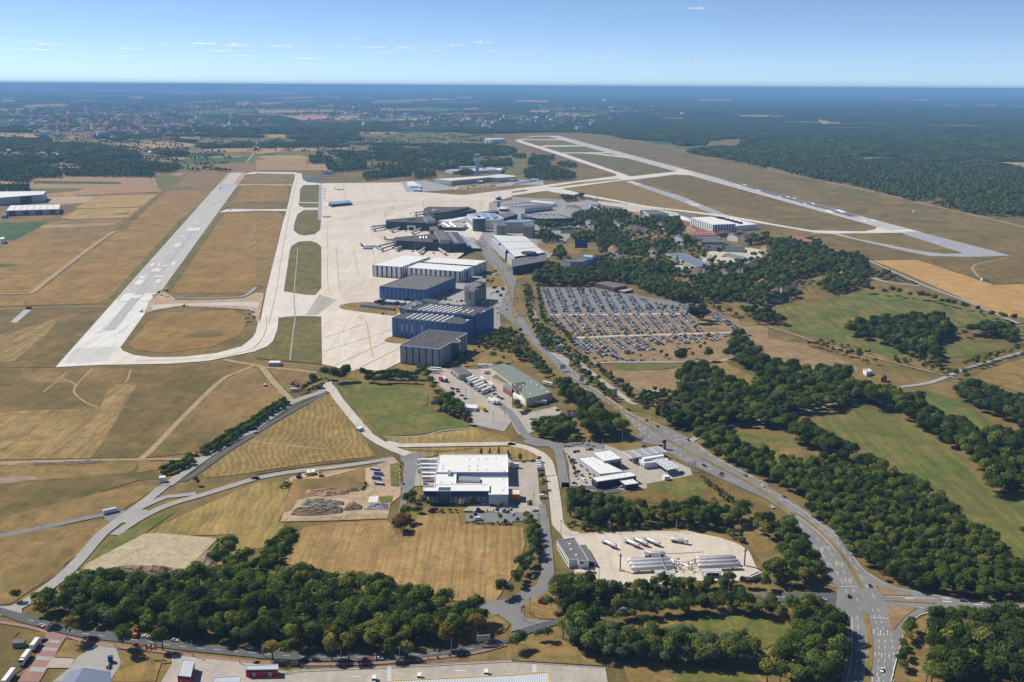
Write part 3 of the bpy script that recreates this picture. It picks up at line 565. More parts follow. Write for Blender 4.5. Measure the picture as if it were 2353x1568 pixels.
lanes = [("E3 300,20 560,210 700,370 800,510 880,640 1000,830", .24, 5, 7, 0), ("E3 280,110 420,220 560,370 700,560 790,740 850,900", .24, 5, 7, 0), ("E3 430,320 540,450 650,590 730,760", .24, 5, 7, 0),
         ("E3 820,960 830,1150 820,1350 790,1568", .24, 5, 7, 0), ("E3 960,900 1010,1100 1020,1300 1000,1568", .24, 3, 4, 0), ("E3 1010,900 1060,1100 1075,1300 1060,1568", .24, 3, 4, 0), ("E3 1130,1120 1150,1300 1150,1568", .24, 3, 4, 0),
         ("E3 345,5 560,145 720,315 860,525 1000,615 1130,695 1600,785 2351,870", .24, 0, 0, 0), ("E3 265,40 470,200 670,415 790,605 845,710", .3, 0, 0, 0), ("E3 275,20 490,180 690,405 810,600", .3, 0, 0, 0),
         ("E3 870,930 905,1100 915,1300 885,1568", .3, 0, 0, 0), ("E3 905,930 945,1100 965,1300 940,1568", .3, 0, 0, 0), ("E3 1540,912 1370,965 1275,1045 1225,1200 1170,1400 1130,1568", .4, 0, 0, 0), ("E3 770,980 775,1150 765,1350 725,1568", .3, 0, 0, 0),
         ("E3 945,978 1100,988", .4, 0, 0, 0), ("E3 670,695 815,692", .4, 0, 0, 0), ("E3 525,670 625,690", .4, 0, 0, 0),
         ("C2 60,10 190,190 330,340 500,490 650,610 830,720 1000,830 1150,930 1300,1010 1500,1090 1700,1200 1950,1330 2351,1540", .3, 5, 8, 0), ("C2 130,0 230,180 350,315 520,455 690,610 950,790 1100,890 1400,1010 1640,1130 1900,1310 2351,1540", .3, 0, 0, 0),
         ("C2 0,80 150,215 300,370 450,510 620,630 1000,870 1150,980 1300,1080 1480,1200 1700,1340 2050,1510", .3, 5, 8, 0), ("C2 1020,900 1180,1040 1400,1190 1700,1360", .3, 4, 6, 0),
         ("C2 1400,1050 1650,1160 1850,1290 2200,1470", .24, 5, 8, 0), ("C2 1170,1035 1250,1015", .4, 0, 0, 0), ("C2 1480,1140 1560,1125", .4, 0, 0, 0), ("D3 0,520 200,650 420,830 600,941", .24, 5, 8, 0), ("D3 -100,500 20,510 300,690 640,941", .3, 0, 0, 0),
         ("D3 300,830 380,920", .24, 5, 7, 0), ("B1 2060,800 2200,990 2290,1130 2330,1260 2280,1400", .3, 5, 8, 0), ("B2 20,1150 60,1300 110,1500", .3, 5, 8, 0)]
dashes('lane_marking', lanes, ZP+.03, M['mark'], road)
V, F = [], []
for (x, y) in ((975, 1110), (1035, 1120), (1100, 1120), (985, 1320), (1045, 1330), (1115, 1340), (960, 1545), (1020, 1550), (505, 355), (560, 350), (490, 360), (545, 495), (630, 490), (680, 495), (715, 640), (765, 640)):
    a, b = G(f"E3 {x},{y+22} {x-3},{y-22}"); a, b = np.array(a), np.array(b); d = (b-a)/np.linalg.norm(b-a); n = np.array([-d[1], d[0]])
    quad([a-n*.11, a+n*.11, b+n*.11-d*1.2, b-n*.11-d*1.2], ZP+.035); quad([b-n*.42-d*1.3, b+n*.42-d*1.3, b+n*.05, b-n*.05], ZP+.036)
o = obj('turn_arrow', mesh('turn_arrow', V, F, [M['mark']]), road); o['kind'] = 'stuff'
dashes('lane_marking', [("E3 1080,780 1550,808", .35, 0, 0, 0), ("E3 1260,803 1340,805", .8, 0, 0, 0), ("E3 1600,800 1680,808", .8, 0, 0, 0), ("E3 1605,830 1690,835", .8, 0, 0, 0), ("E3 1885,830 1970,842", .8, 0, 0, 0), ("E3 1890,855 1970,860", .8, 0, 0, 0), ("E3 1390,890 1560,900", .3, 3, 4, 0)], ZP+.03, M['mark'], east)
dashes('lane_marking', [("E3 20,790 250,790", .5, 2, 1.5, 0), ("E2 2351,780 1900,782 1500,805 1100,875 640,965", .3, 4, 5, 0), ("E1 2000,1262 1500,1320 1000,1342 500,1342 0,1312", .25, 4, 6, 0), ("E0 2351,1305 1700,1248 1200,1178 700,1118 440,1050 200,980", .25, 4, 6, 0), ("E2 2351,762 1900,768 1500,790 1100,855 700,940", .2, 0, 0, 0)], ZP+.03, M['mark'], west)
dashes('lane_marking', [("C2 140,1208 250,1262 320,1345 350,1450 D2 365,400 395,620", .3, 2.5, 4, 0), ("C1 700,640 950,1000 1060,1100", .25, 2.5, 5, 0)], ZP+.04, M['mark'], croad)
carpark = sheet('car_park', "B2 240,1235 750,1240 1000,1280 1600,1380 1700,1420 1620,1470 340,1480", .13, M['asphalt'])
sheet('car_park', "B2 340,1475 1620,1465 1700,1380 1800,1420 2100,1568 C2 2100,150 2351,300 2200,400 1960,410 1480,420 740,420 520,190 350,0", .11, M['parkdirt'])
for s in ("B2 330,1482 1620,1468 1640,1480 340,1492", "C2 510,188 1000,165 1660,148 2150,130 2160,140 1660,160 1000,178 520,200"): sheet('aisle', s, .16, M['croad'])
ribbon('road', "C2 740,425 940,415 1480,415 1900,405 2000,380", 5, .17, M['asphlight'], sm=0)
ribbon('road', "B2 150,1240 180,1400 240,1568 C2 330,130 470,280 600,400 740,520 900,640 1090,780 1150,800", 6.5, .12, M['yard'], sm=5)
ribbon('railway', "C3 0,90 200,150 600,280 1000,380 1350,470 1800,580 2351,730", 5, .3, M['soil'], sm=4)
ribbon('road', "C3 1780,490 2000,420 2351,320", 6, .14, M['asphlight'], sm=3); ribbon('road', "C3 1230,640 1500,600 1780,490", 6, .14, M['asphlight'], sm=3); ribbon('road', "C2 1640,1140 1900,1020 2351,940 C3 0,920 300,880 640,790 860,770 1230,640", 6, .15, M['asphlight'], sm=4)
ribbon('road', "B3 920,1130 1100,1185 1400,1220", 8, .14, M['asphlight'], sm=4); ribbon('road', "B3 930,985 1200,1110 1500,1240 1850,1370 2200,1520 C3 2351,80", 6, .14, M['asphlight'], sm=4)
for s in ("B2 230,820 480,830 640,830 660,900 600,930 380,930 250,870", "B2 1100,740 1400,730 1470,770 1250,800 1100,800", "B2 20,1050 250,1030 200,1090 30,1180"): fld(s, 'verge', .1)
sheet('terminal_forecourt', "B1 1500,1000 2000,900 2351,800 B2 0,1100 200,1050 350,950 600,700 700,600 500,450 0,430 B1 2140,460 1800,600 1700,750 1800,1000", .1, M['plaza'])
sheet('hangar_yard', "B1 1280,1500 1560,1330 1900,1130 2250,1100 2310,1250 2240,1450 C1 2250,100 2200,200 1930,300 1700,300", .11, M['plaza'])
fld("B1 2120,1120 2280,1110 2310,1180 2280,1230 2100,1230", 'verge', .15); fld("C1 1940,260 2200,190 2351,230 2351,430 2150,420 1990,450 1780,470 1870,330", 'verge', .15); fld("C1 900,480 1160,497 1320,430 1460,445 1500,500 1000,600 850,560", 'verge', .12)
fld("C1 100,470 560,512 620,600 400,690 300,690", 'brown', .12); fld("C2 0,290 80,340 80,420 0,400", 'verge', .14)
sheet('barracks_yard', "B2 1700,960 1900,860 2200,870 2351,900 2250,1000 1900,1010 1750,1000", .12, M['croad']); sheet('pond', "B2 440,690 600,680 710,705 690,725 540,740 450,740", .15, M['water'])
sheet('forecourt', "B2 700,430 1100,470 1240,490 1600,560 1600,620 1500,600 1000,520 700,560", .13, M['croad']); sheet('forecourt', "B2 0,400 700,440 740,540 500,560 0,470", .125, M['plaza'])
sheet('parking_lot', "B1 2120,1240 2280,1245 2240,1400 2120,1390", .14, M['asphlight']); sheet('parking_lot', "B1 1840,1200 1910,1210 1910,1400 1700,1400", .14, M['asphlight'])
sheet('cargo_yard', "B1 1330,260 1550,250 1900,330 2351,260 2351,300 1500,355 1380,345", .15, M['asphlight'])
def inside(poly, X, Y):
    P = np.array(poly); c = np.zeros(X.shape, bool); j = len(P)-1
    for i in range(len(P)):
        xi, yi, xj, yj = *P[i], *P[j]
        if yi != yj: c ^= ((yi > Y) != (yj > Y)) & (X < (xj-xi)*(Y-yi)/(yj-yi) + xi)
        j = i
    return c
FARF = [('t', "A0 20,925 130,925 140,948 20,945"), ('p', "A0 170,995 250,970 560,963 680,972 560,992"), ('p', "A0 1180,893 1320,890 1310,918 1190,908"), ('t', "A0 1700,950 2030,922 2040,938 1720,962"), ('p', "A0 840,833 1190,826 1200,842 850,847"), ('p', "A0 1400,848 1940,846 1940,864 1420,862"), ('p', "A0 2000,832 2360,826 2360,862 2000,862"), ('t', "A0 2160,945 2300,935 2280,965 2200,968"),
        ('l', "A0 600,775 800,790 800,818 700,812"), ('l', "A0 440,815 580,822 570,838 450,832"), ('g', "A0 1740,1020 2351,1010 2351,1040 1750,1080"), ('t', "A0 0,1005 120,1008 100,1022 0,1020"), ('p', "A0 700,925 870,922 860,935 700,935"), ('t', "A0 40,1010 330,1000 330,1018 60,1025"),
        ('p', "A1 -10,842 400,838 440,850 380,866 -10,864"), ('w', "A1 -400,806 300,812 1000,818 1950,828 1980,840 1400,839 500,833 0,828 -400,818"), ('p', "A1 60,908 520,890 525,908 280,916"), ('p', "A1 10,948 250,946 250,966 10,964"), ('t', "A1 0,1012 720,1016 700,1042 30,1054"), ('g', "A1 0,1004 700,1006 700,1016 0,1012"),
        ('p', "A1 200,1080 500,1058 680,1068 640,1112 420,1122 330,1100"), ('t', "A1 770,1072 970,1064 960,1086 700,1116 640,1112"), ('p', "A1 1090,930 1575,914 1580,936 1100,943"), ('t', "A1 1140,1003 1610,1012 1600,1028 1140,1026"), ('g', "A1 1470,988 1830,1005 1860,1034 1600,1034"), ('t', "A1 1670,1053 1980,1052 1980,1068 1680,1068"), ('t', "A1 1880,1008 2050,998 2040,1018 1890,1022"),
        ('g', "A1 1050,1095 1250,1088 1560,1080 1570,1092 1150,1108"), ('t', "A1 1240,1100 1570,1092 1560,1116 1300,1126 1040,1124"), ('t', "A1 580,980 720,978 720,992 580,990"), ('p', "A1 620,900 770,896 770,908 620,910"), ('p', "A1 940,902 1065,900 1065,912 940,912"), ('l', "A1 1850,900 1990,896 1990,908 1850,908"), ('t', "A1 1600,905 1850,920 1850,930 1600,925"),
        ('p', "A2 25,922 320,928 320,952 35,942"), ('t', "A2 155,1022 345,1022 345,1044 155,1044"), ('t', "A2 400,1048 620,1048 620,1066 400,1066"), ('g', "A2 620,1042 890,1046 860,1064 620,1064"), ('t', "A2 390,1070 790,1066 740,1088 400,1084"), ('t', "A2 1370,1098 1560,1098 1560,1112 1370,1110"), ('t', "A2 2075,1066 2360,1068 2360,1088 2095,1086"), ('p', "A2 1700,914 2015,918 2015,932 1715,932"), ('t', "A2 1265,1048 1370,1048 1370,1058 1265,1058"), ('t', "A2 370,1026 480,1026 480,1036 370,1036"), ('t', "A2 700,1024 805,1024 805,1034 700,1034"), ('l', "A2 830,920 870,920 870,936 830,936"),
        ('p', "A2 1880,845 1940,845 1940,856 1880,856"), ('t', "A2 910,885 1200,885 1200,893 910,893"), ('p', "A3 1040,910 1250,914 1250,922 1040,922"), ('p', "A3 460,860 605,863 605,873 460,872"), ('p', "A3 1640,970 1730,970 1730,980 1640,980"), ('p', "A3 1930,970 2100,972 2095,984 1930,982"), ('p', "A3 2210,978 2600,984 2600,994 2230,990"), ('p', "A3 1310,915 1500,920 1490,934 1310,930"), ('t', "A3 320,858 395,858 395,868 320,868"), ('p', "A3 2150,884 2360,884 2360,892 2150,890"), ('t', "A3 1020,876 1170,866 1170,874 1030,884"), ('t', "A3 20,1076 135,1076 135,1088 20,1088"), ('t', "A3 460,1112 550,1125 550,1140 460,1140")]
CF = {'t': (.40, .27, .15), 'p': (.42, .25, .17), 'g': (.10, .17, .06), 'w': (.55, .62, .70), 'l': (.6, .58, .54)}
cols = np.linspace(-330, 2690, 820); vrow = np.concatenate([np.arange(9.4, 16, .5), np.arange(16, 106.5, .34)])
XX, VV = np.meshgrid(cols, vrow); slope = 14.0/2353.0
YY = EYE + VV + (XX - W_/2)*slope
gx = np.empty(XX.shape); gy = np.empty(XX.shape)
DIR = np.stack([XX - W_/2, -(YY - H_/2), np.full(XX.shape, -FPX)], -1) @ CR.T
TT = -CAM_H/DIR[..., 2]; gx = DIR[..., 0]*TT; gy = DIR[..., 1]*TT
nz = rng.random(XX.shape); low = np.kron(rng.random((XX.shape[0]//6+1, XX.shape[1]//10+1)), np.ones((6, 10)))[:XX.shape[0], :XX.shape[1]]
hz = 9 + 9*nz + 5*low
colr = np.empty(XX.shape + (4,)); colr[..., 3] = 1
k = (.6 + .7*nz*.6 + .5*low)[..., None]; colr[..., :3] = np.array([.030, .046, .020])*k
for i in range(260):
    cx_ = rng.uniform(-300, 2500); v_ = 10 + 94*rng.random()**1.15
    if cx_ > 1150 and rng.random() < .9: continue
    w_ = rng.uniform(10, 50)*(.5 + v_/70); h_ = rng.uniform(.4, 1.3)*(.45 + v_/50)
    m_ = (np.abs(XX - cx_ - (VV - v_)*rng.uniform(-6, 6)) < w_) & (np.abs(VV - v_) < h_)
    c_ = [(.30, .22, .12), (.10, .13, .05), (.13, .15, .06), (.20, .17, .08)][rng.integers(4)]
    hz[m_] = .5; colr[m_, :3] = np.array(c_)*rng.uniform(.8, 1.1)
for ty, s in FARF:
    m_ = inside(px(s), XX, YY); hz[m_] = .5; colr[m_, :3] = CF[ty]
hz += np.clip((VV.max() - 3 - VV) < 0, 0, 1)*0
hz[-3:] = -.2
ridge = np.exp(-((XX - 560)/150)**2)*300 + np.exp(-((XX - 330)/170)**2)*150 + np.exp(-((XX - 850)/200)**2)*90 + np.exp(-((XX - 1500)/260)**2)*70
hz += np.minimum(ridge*np.clip((13.5 - VV)/4.0, 0, 1), 318)
nr, ncol = XX.shape
vv = np.stack([gx, gy, hz], -1).reshape(-1, 3)
idx = np.arange(nr*ncol).reshape(nr, ncol)
fc = np.stack([idx[:-1, :-1], idx[:-1, 1:], idx[1:, 1:], idx[1:, :-1]], -1).reshape(-1, 4)[:, ::-1]
me = bpy.data.meshes.new('hills'); me.vertices.add(len(vv)); me.vertices.foreach_set('co', vv.ravel())
me.loops.add(fc.size); me.loops.foreach_set('vertex_index', fc.ravel()); me.polygons.add(len(fc))
me.polygons.foreach_set('loop_start', np.arange(len(fc))*4); me.polygons.foreach_set('loop_total', np.full(len(fc), 4)); me.update(calc_edges=True)
at = me.color_attributes.new('Col', 'FLOAT_COLOR', 'POINT'); at.data.foreach_set('color', colr.reshape(-1))
s = NT('far_country'); a_ = s.new('ShaderNodeVertexColor', layer_name='Col'); s.out(s.mix(.7, a_.outputs[0], s.ramp(s.noise(60, 3, .7), [(.3, .6), (.7, 1.35)]), 'MULTIPLY'), 1.0); s.b.inputs['Specular IOR Level'].default_value = 0
me.materials.append(s.m); o = obj('terrain', me); o['kind'] = 'structure'
for mt, ss in (('tan', ("A0 0,1220 300,1235 350,1265 250,1268 0,1256", "A0 520,1262 800,1250 780,1290 690,1285", "A0 1120,1170 1230,1165 1220,1190 1130,1190", "A0 1270,1165 1410,1175 1410,1190 1280,1180", "A0 1580,1258 1830,1255 1870,1278 1600,1280", "A0 1060,1325 1300,1300 1700,1310 1800,1330 1700,1355 1300,1360", "A0 1790,1380 2000,1365 2351,1360 2351,1395 2100,1400", "A1 0,1360 250,1360 280,1390 0,1420", "A0 1500,1455 1800,1450 2100,1435 2300,1440 1700,1460 1640,1475", "A0 0,1520 250,1520 100,1545 0,1548", "A0 500,1520 800,1525 760,1555 640,1568 500,1550", "A0 110,1480 200,1475 230,1535 140,1520", "A1 160,1360 700,1358 900,1362 880,1372 640,1382 280,1392", "A1 0,1430 400,1428 560,1465 100,1475", "A1 960,1215 1280,1215 1280,1228 970,1230", "A1 820,1130 870,1130 860,1155 830,1150", "A1 930,1150 1030,1150 1030,1165 930,1165", "A1 1470,1505 1660,1500 1640,1530 1480,1535", "A1 90,1240 250,1235 280,1260 120,1270", "A2 180,1198 370,1198 370,1212 180,1210", "A2 1440,1265 1690,1275 1690,1285 1450,1275", "A3 870,1456 1225,1450 1190,1470 980,1478", "A3 2060,1490 2600,1500 2600,1560 2240,1535", "A2 2040,1270 2130,1275 2120,1290 2050,1285", "A0 340,1470 420,1470 440,1510 360,1505")),
               ('pink', ("A1 0,1475 460,1465 480,1568 0,1568", "A1 880,1375 1200,1370 1300,1390 1130,1402 950,1385", "A1 480,1510 640,1490 680,1568 480,1568", "B0 1550,195 1640,180 1720,178 1640,212")),
               ('green', ("A0 1620,1470 2100,1440 2340,1430 2300,1480 1900,1510 1660,1490", "A0 380,1228 560,1228 560,1245 390,1245", "A1 0,1400 160,1405 200,1430 0,1435", "A1 1330,1200 1700,1198 1710,1222 1350,1225", "A1 970,1270 1280,1262 1300,1290 1000,1292", "A1 400,1465 700,1460 770,1475 560,1482", "A2 1180,1292 1560,1308 1540,1335 1240,1325", "A3 800,1428 1245,1440 1235,1452 860,1456", "A0 850,1465 1280,1465 1400,1495 1000,1480", "A0 1480,1405 1740,1430 1720,1450 1500,1430", "A0 1750,1410 2000,1400 2050,1430 1740,1455")),
               ('pasture', ("A1 1300,1255 1700,1240 2100,1240 2100,1320 1900,1345 1600,1300 1300,1290", "A0 1550,1500 1700,1500 B0 1830,100 1750,165 1560,160", "A2 1030,1275 1560,1305 1760,1345 2070,1330 2200,1340 B2 1990,0 1750,-40 A2 1500,1380 1300,1340", "B2 0,80 200,70 240,130 60,155 0,140", "A1 450,1400 900,1440 1040,1460 700,1460 500,1440", "B1 1500,80 2010,60 2351,40 2351,150 2000,130 1660,140", "B1 950,90 1170,110 1180,160 1000,180", "A1 490,1300 900,1290 1100,1300 900,1312"))):
    for s in ss: sheet('field', s, .05, M[mt])
sheet('bare_earth', "B1 440,240 520,210 720,200 740,210 600,225 580,265 480,262", .14, M['asphdark'], sm=3)
K = {'white': plain('white_cladding', (.74, .75, .76), .5, .06, 6), 'offwhite': plain('cream_render', (.62, .58, .50), .8, .1, 5), 'roofwhite': plain('white_roof_sheet', (.70, .695, .67), .6, .06, 9), 'roofgrey': plain('grey_felt_roof', (.14, .135, .135), .9, .12, 7), 'roofdark': plain('dark_bitumen_roof', (.085, .08, .083), .9, .14, 8), 'roofblue': plain('blue_sheet_roof', (.16, .19, .26), .55, .08, 8),
     'blue': plain('blue_panel', (.085, .165, .36), .5, .07, 7), 'slot': plain('dark_glazing', (.028, .032, .042), .25, .2, 3), 'greypanel': plain('grey_panel', (.30, .34, .40), .45, .06, 6), 'greyl': plain('light_grey_panel', (.44, .46, .49), .5, .06, 6), 'dark': plain('dark_facade', (.042, .045, .055), .35, .15, 6), 'glass': plain('window_glass', (.045, .06, .075), .08, .2, 4), 'greenglass': plain('green_glass', (.05, .11, .12), .12, .15, 4),
     'skyl': plain('skylight_acrylic', (.78, .77, .73), .35, .05, 3), 'solar': plain('blue_glass_roof', (.22, .30, .48), .2, .06, 6), 'brick': plain('red_brick', (.26, .105, .075), .85, .2, 1.5), 'tile': plain('red_roof_tile', (.34, .115, .07), .8, .2, 2.0), 'browntile': plain('brown_roof_tile', (.105, .07, .058), .85, .2, 2.0), 'red': plain('red_panel', (.42, .035, .04), .45, .1, 3), 'orange': plain('orange_panel', (.52, .20, .03), .5, .08, 3), 'yellow': plain('yellow_paint_metal', (.62, .42, .03), .5, .08, 3),
     'steel': plain('galvanised_steel', (.42, .43, .44), .4, .1, 3, .5), 'deepblue': plain('deep_blue_cladding', (.045, .055, .26), .45, .08, 4), 'paleblue': plain('pale_blue_wall', (.42, .50, .62), .6, .06, 5), 'sage': plain('sage_green_roof', (.19, .215, .19), .8, .1, 7), 'cream': plain('cream_wall', (.60, .52, .33), .8, .08, 4), 'concretewall': plain('weathered_concrete', (.36, .34, .315), .85, .12, 4), 'black': plain('black_rubber', (.02, .02, .022), .7, .2, 2), 'pool': plain('pool_water', (.05, .45, .58), .1, .05, 3), 'tank': plain('tank_white_paint', (.66, .66, .68), .4, .06, 4), 'tankpink': plain('tank_faded_paint', (.62, .56, .57), .5, .07, 4)}
FOOT = []
def foot(P): xs = [p[0] for p in P]; ys = [p[1] for p in P]; cx_, cy_ = sum(xs)/len(P), sum(ys)/len(P); FOOT.append((cx_, cy_, max(max(abs(x-cx_) for x in xs), max(abs(y-cy_) for y in ys)) + 4, P))
class B:
    def __init__(s, name, label, cat='building', group=None, at=None):
        s.root = empty(name); tag(s.root, label, cat, group); s.c = None
        if at is not None: s.setc(at)
    def setc(s, p): s.c = (p[0], p[1]); s.root.location = (p[0], p[1], 0)
    def put(s, o, parent=None):
        o.parent = parent or s.root
        if parent is None and o.data and o.data.users == 1: o.location = (-s.c[0], -s.c[1], 0)
        return o
    def block(s, roof, base=None, H=None, wall='white', top='roofgrey', z0=0.0, name='wall', k=0, par=.5, parm=None, pts=None):
        """prism under the traced roof outline; height from a base pixel under roof corner k"""
        if H is None: H = hgt(base, roof if isinstance(roof, str) and len(px(roof)) == 1 else roof_at(roof, k))
        P = pts or G(roof, H)
        n = len(P); ar = sum(P[i][0]*P[(i+1) % n][1] - P[(i+1) % n][0]*P[i][1] for i in range(n))
        if ar < 0: P = P[::-1]
        if s.c is None: s.setc((sum(p[0] for p in P)/n, sum(p[1] for p in P)/n))
        b = MB(); b.prism(P, z0, H - .25, K[wall]); s.put(b.build(name))
        b = MB(); b.prism(P, H - .22, H, K[top]); r = s.put(b.build('roof'))
        if par:
            b = MB()
            for i in range(n):
                p, q = P[i], P[(i+1) % n]; L = math.dist(p, q); b.box(((p[0]+q[0])/2, (p[1]+q[1])/2, H - .2), (L + .5, .45 + .02*(i % 3), .2 + par + .013*i), K[parm or wall], math.atan2(q[1]-p[1], q[0]-p[0]))
            s.put(b.build('parapet'))
        s.P, s.H, s.z0 = P, H, z0; foot(P)
        return s
    def edge(s, i):
        p, q = np.array(s.P[i]), np.array(s.P[(i+1) % len(s.P)]); L = np.linalg.norm(q-p); d = (q-p)/L; return p, d, L, np.array([d[1], -d[0]])
    def bays(s, i, n, fill, mat, z0=.3, z1=None, proud=.35, name='wall_panel', skip=(), off=0.0):
        p, d, L, nn = s.edge(i); z1 = z1 or s.H - .3; w = L/n; a = math.atan2(d[1], d[0])
        for j in range(n):
            if j in skip: continue
            c = p + d*(w*(j+.5) + off*w) + nn*proud*.5 - np.array(s.c); o = box(name, (c[0], c[1], z0), (w*fill, proud, z1-z0), a, K[mat], s.root)
    def grid(s, i, cols, rows, fw, z0, dz, h, mat='glass', name='window', a0=0.0, a1=1.0, proud=.12):
        p, d, L, nn = s.edge(i); w = L*(a1-a0)/cols; a = math.atan2(d[1], d[0])
        for r in range(rows):
            for j in range(cols):
                c = p + d*(L*a0 + w*(j+.5)) + nn*proud*.4 - np.array(s.c); box(name, (c[0], c[1], z0 + r*dz), (w*fw, proud, h), a, K[mat], s.root)
    def band(s, i, z0, z1, mat, a0=0.0, a1=1.0, proud=.1, name='band'): s.grid(i, 1, 1, 1.0, z0, 0, z1-z0, mat, name, a0, a1, proud)
    def bx(s, name, px_pts, z0, z1, mat, top=None, par=0, zp=None):
        P = G(px_pts, z1 if zp is None else zp); b = MB(); b.prism(P, z0, z1, K[mat], K[top or mat]); return s.put(b.build(name))
    def dome(s, p, z, r, mat='skyl', name='skylight'):
        key = '_dome' + mat + name
        if key not in MATS: b = MB(); b.lathe((0, 0, 0), [(1, 0), (1, .25), (.85, .5), (.5, .68), (.08, .72)], K[mat], 10); MATS[key] = mesh(name, b.v, b.f, b.mats, None, False)
        o = obj(name, MATS[key], s.root); o.location = (p[0]-s.c[0], p[1]-s.c[1], z); o.scale = (r, r, r*.9)
def roof_at(roof, k):
    toks = roof.split(); cur = None; n = -1
    for t in toks:
        if t in TILES: cur = t
        else:
            n += 1
            if n == k: return f'{cur or "O"} {t}'
h = B('aircraft_hangar', 'grey panelled hangar with dark flat roof and stepped corner', 'hangar'); HT = hgt("C1 1320,422", "C1 1320,262")
h.block("I 637,1376 1235,1434 1425,1330 1535,1335 1562,1303 1495,1285 1668,1192 1090,1140", H=HT, wall='slot', top='roofdark', par=.7, parm='white')
h.bays(0, 6, .80, 'greypanel'); h.bays(1, 5, .78, 'greypanel'); h.bays(5, 4, .78, 'greypanel'); h.bays(6, 8, .8, 'greypanel'); h.bays(7, 6, .8, 'greypanel'); h.band(2, 2, HT-1, 'glass'); h.band(3, 2, HT-1, 'glass')
h = B('aircraft_hangar', 'large blue hangar with round skylights on a stepped roof', 'hangar'); HT = hgt("C1 1247,178", "C1 1250,6")
h.block("I 515,958 1600,1053 1795,948 738,858", H=HT, wall='slot', top='roofdark', par=.6, parm='blue'); lowP = h.P
h.bays(0, 14, .86, 'blue'); h.bays(1, 5, .9, 'blue'); h.bays(3, 5, .9, 'blue')
p, d, L, nn = h.edge(0)
for j in (2, 3, 4, 6):
    for k in range(7): c = p + d*(L/14*j) + nn*.2 - np.array(h.c); box('window', (c[0], c[1], 8 + k*1.5), (.9, .3, 1.1), math.atan2(d[1], d[0]), K['skyl'], h.root)
h.block("I 735,832 1790,922 2073,802 1050,722", H=HT+3, wall='slot', top='roofdark', par=.6, parm='blue', name='rear_wall'); h.bays(1, 11, .9, 'blue'); h.bays(0, 1, 1.0, 'blue', HT+.1, HT+2.8, name='roof_step'); h.bays(3, 9, .9, 'blue'); h.bays(2, 12, .9, 'blue')
h.bx('penthouse', "I 1535,882 1765,916 1845,852 1680,828", HT+3.0, HT+5.5, 'blue', 'roofdark')
pz = lambda s, z: G(s, z)[0]
for r in range(5):
    for j in range(8): h.dome(pz(f"I {760 + j*77 + r*36},{955 + j*8 - r*19 + (0 if r else 0)}", HT), HT, 2.0)
for r in range(6):
    for j in range(8):
        if r > 3 and j > 6: continue
        h.dome(pz(f"I {935 + j*76 + r*37},{832 + j*6.5 - r*14}", HT+3), HT+3, 2.0)
for s in ("I 1610,868", "I 1695,876", "I 1650,850", "I 1730,858", "I 1680,835", "I 1760,842"): h.dome(pz(s, HT+5.5), HT+5.5, 1.9)
for s, dz in (("I 1675,992", 0), ("I 1928,858", 3), ("I 795,814", 3)): h.dome(pz(s, HT+dz), HT+dz, 1.9)
h = B('aircraft_hangar', 'blue striped hangar with plain dark roof beside the apron', 'hangar'); HT = hgt("I 322,655", "I 322,476")
h.block("I 322,476 1022,528 1490,333 832,286", H=HT, wall='slot', top='roofgrey', par=.5, parm='slot'); h.bays(0, 11, .84, 'blue'); h.bays(1, 19, .8, 'blue'); h.bays(2, 11, .84, 'blue'); h.bays(3, 18, .84, 'blue')
for nm, lab, roof, base, top, nb, ns in (('aircraft_hangar', 'white hangar with tall dark window strips reaching onto the apron', "F 258,1302 790,1337 1315,1147 830,1117", "F 262,1515", "F 262,1302", 6, 15), ('aircraft_hangar', 'white hangar with banner wall between blue hangar and terminal', "F 890,1346 1872,1420 2090,1330 1110,1258", "I 1540,410", "I 1540,241", 11, 6), ('aircraft_hangar', 'rear white hangar with yellow sign near the terminal ramp', "I 995,96 1787,150 1965,76 1172,26", "I 1962,232", "I 1963,78", 11, 7)):
    h = B(nm, lab, 'hangar'); HT = hgt(base, top); h.block(roof, H=HT, wall='slot', top='roofwhite', par=.25, parm='white')
    h.bays(0, nb, .62, 'white'); h.bays(1, ns, .6, 'white'); h.bays(2, nb, .62, 'white'); h.bays(3, ns, .62, 'white')
    for e, nbb in ((0, nb), (1, ns)):
        p, d, L, nn = h.edge(e)
        for j in range(1, nbb):
            for k in range(7): c = p + d*(L/nbb*j) + nn*.12 - np.array(h.c); box('window_bar', (c[0], c[1], 2 + k*(HT-3)/7), (L/nbb*.30, .2, .5), math.atan2(d[1], d[0]), K['greypanel'], h.root)
    if 'banner' in lab: h.band(1, 3, HT-4, 'deepblue', .42, .68, .5, 'banner')
    if 'yellow' in lab: h.band(1, HT-8, HT-4, 'yellow', .18, .4, .5, 'sign_panel')
    h.dome(bez(h.P[1], h.P[2], .35), HT, 3, 'white', 'roof_vent')
h = B('office_tower', 'grey concrete office slab with horizontal window bands by the hangars', 'building'); HT = hgt("I 1778,772", "I 1778,553")
h.block("I 1648,542 1778,553 1958,474 1828,462", H=HT, wall='concretewall', top='roofgrey'); h.band(0, 2, HT-1, 'slot', .42, .52, .15)
for k in range(7): h.band(1, 2.5 + k*3.6, 4.4 + k*3.6, 'slot', .02, .98, .15, 'window_band'); h.band(2, 2.5 + k*3.6, 4.4 + k*3.6, 'slot', .02, .98, .15, 'window_band')
h.block("I 1696,445 1830,486 1938,402 1800,392", H=HT+4, z0=HT, wall='concretewall', top='roofgrey', name='plant_room')
for s in ("I 1740,440", "I 1790,430", "I 1850,430", "I 1800,455"): h.dome(pz(s, HT+4), HT+4, 1.3)
h.bx('stair_tower', "I 1622,480 1690,490 1700,445 1640,440", 0, HT+2, 'concretewall', 'roofgrey')
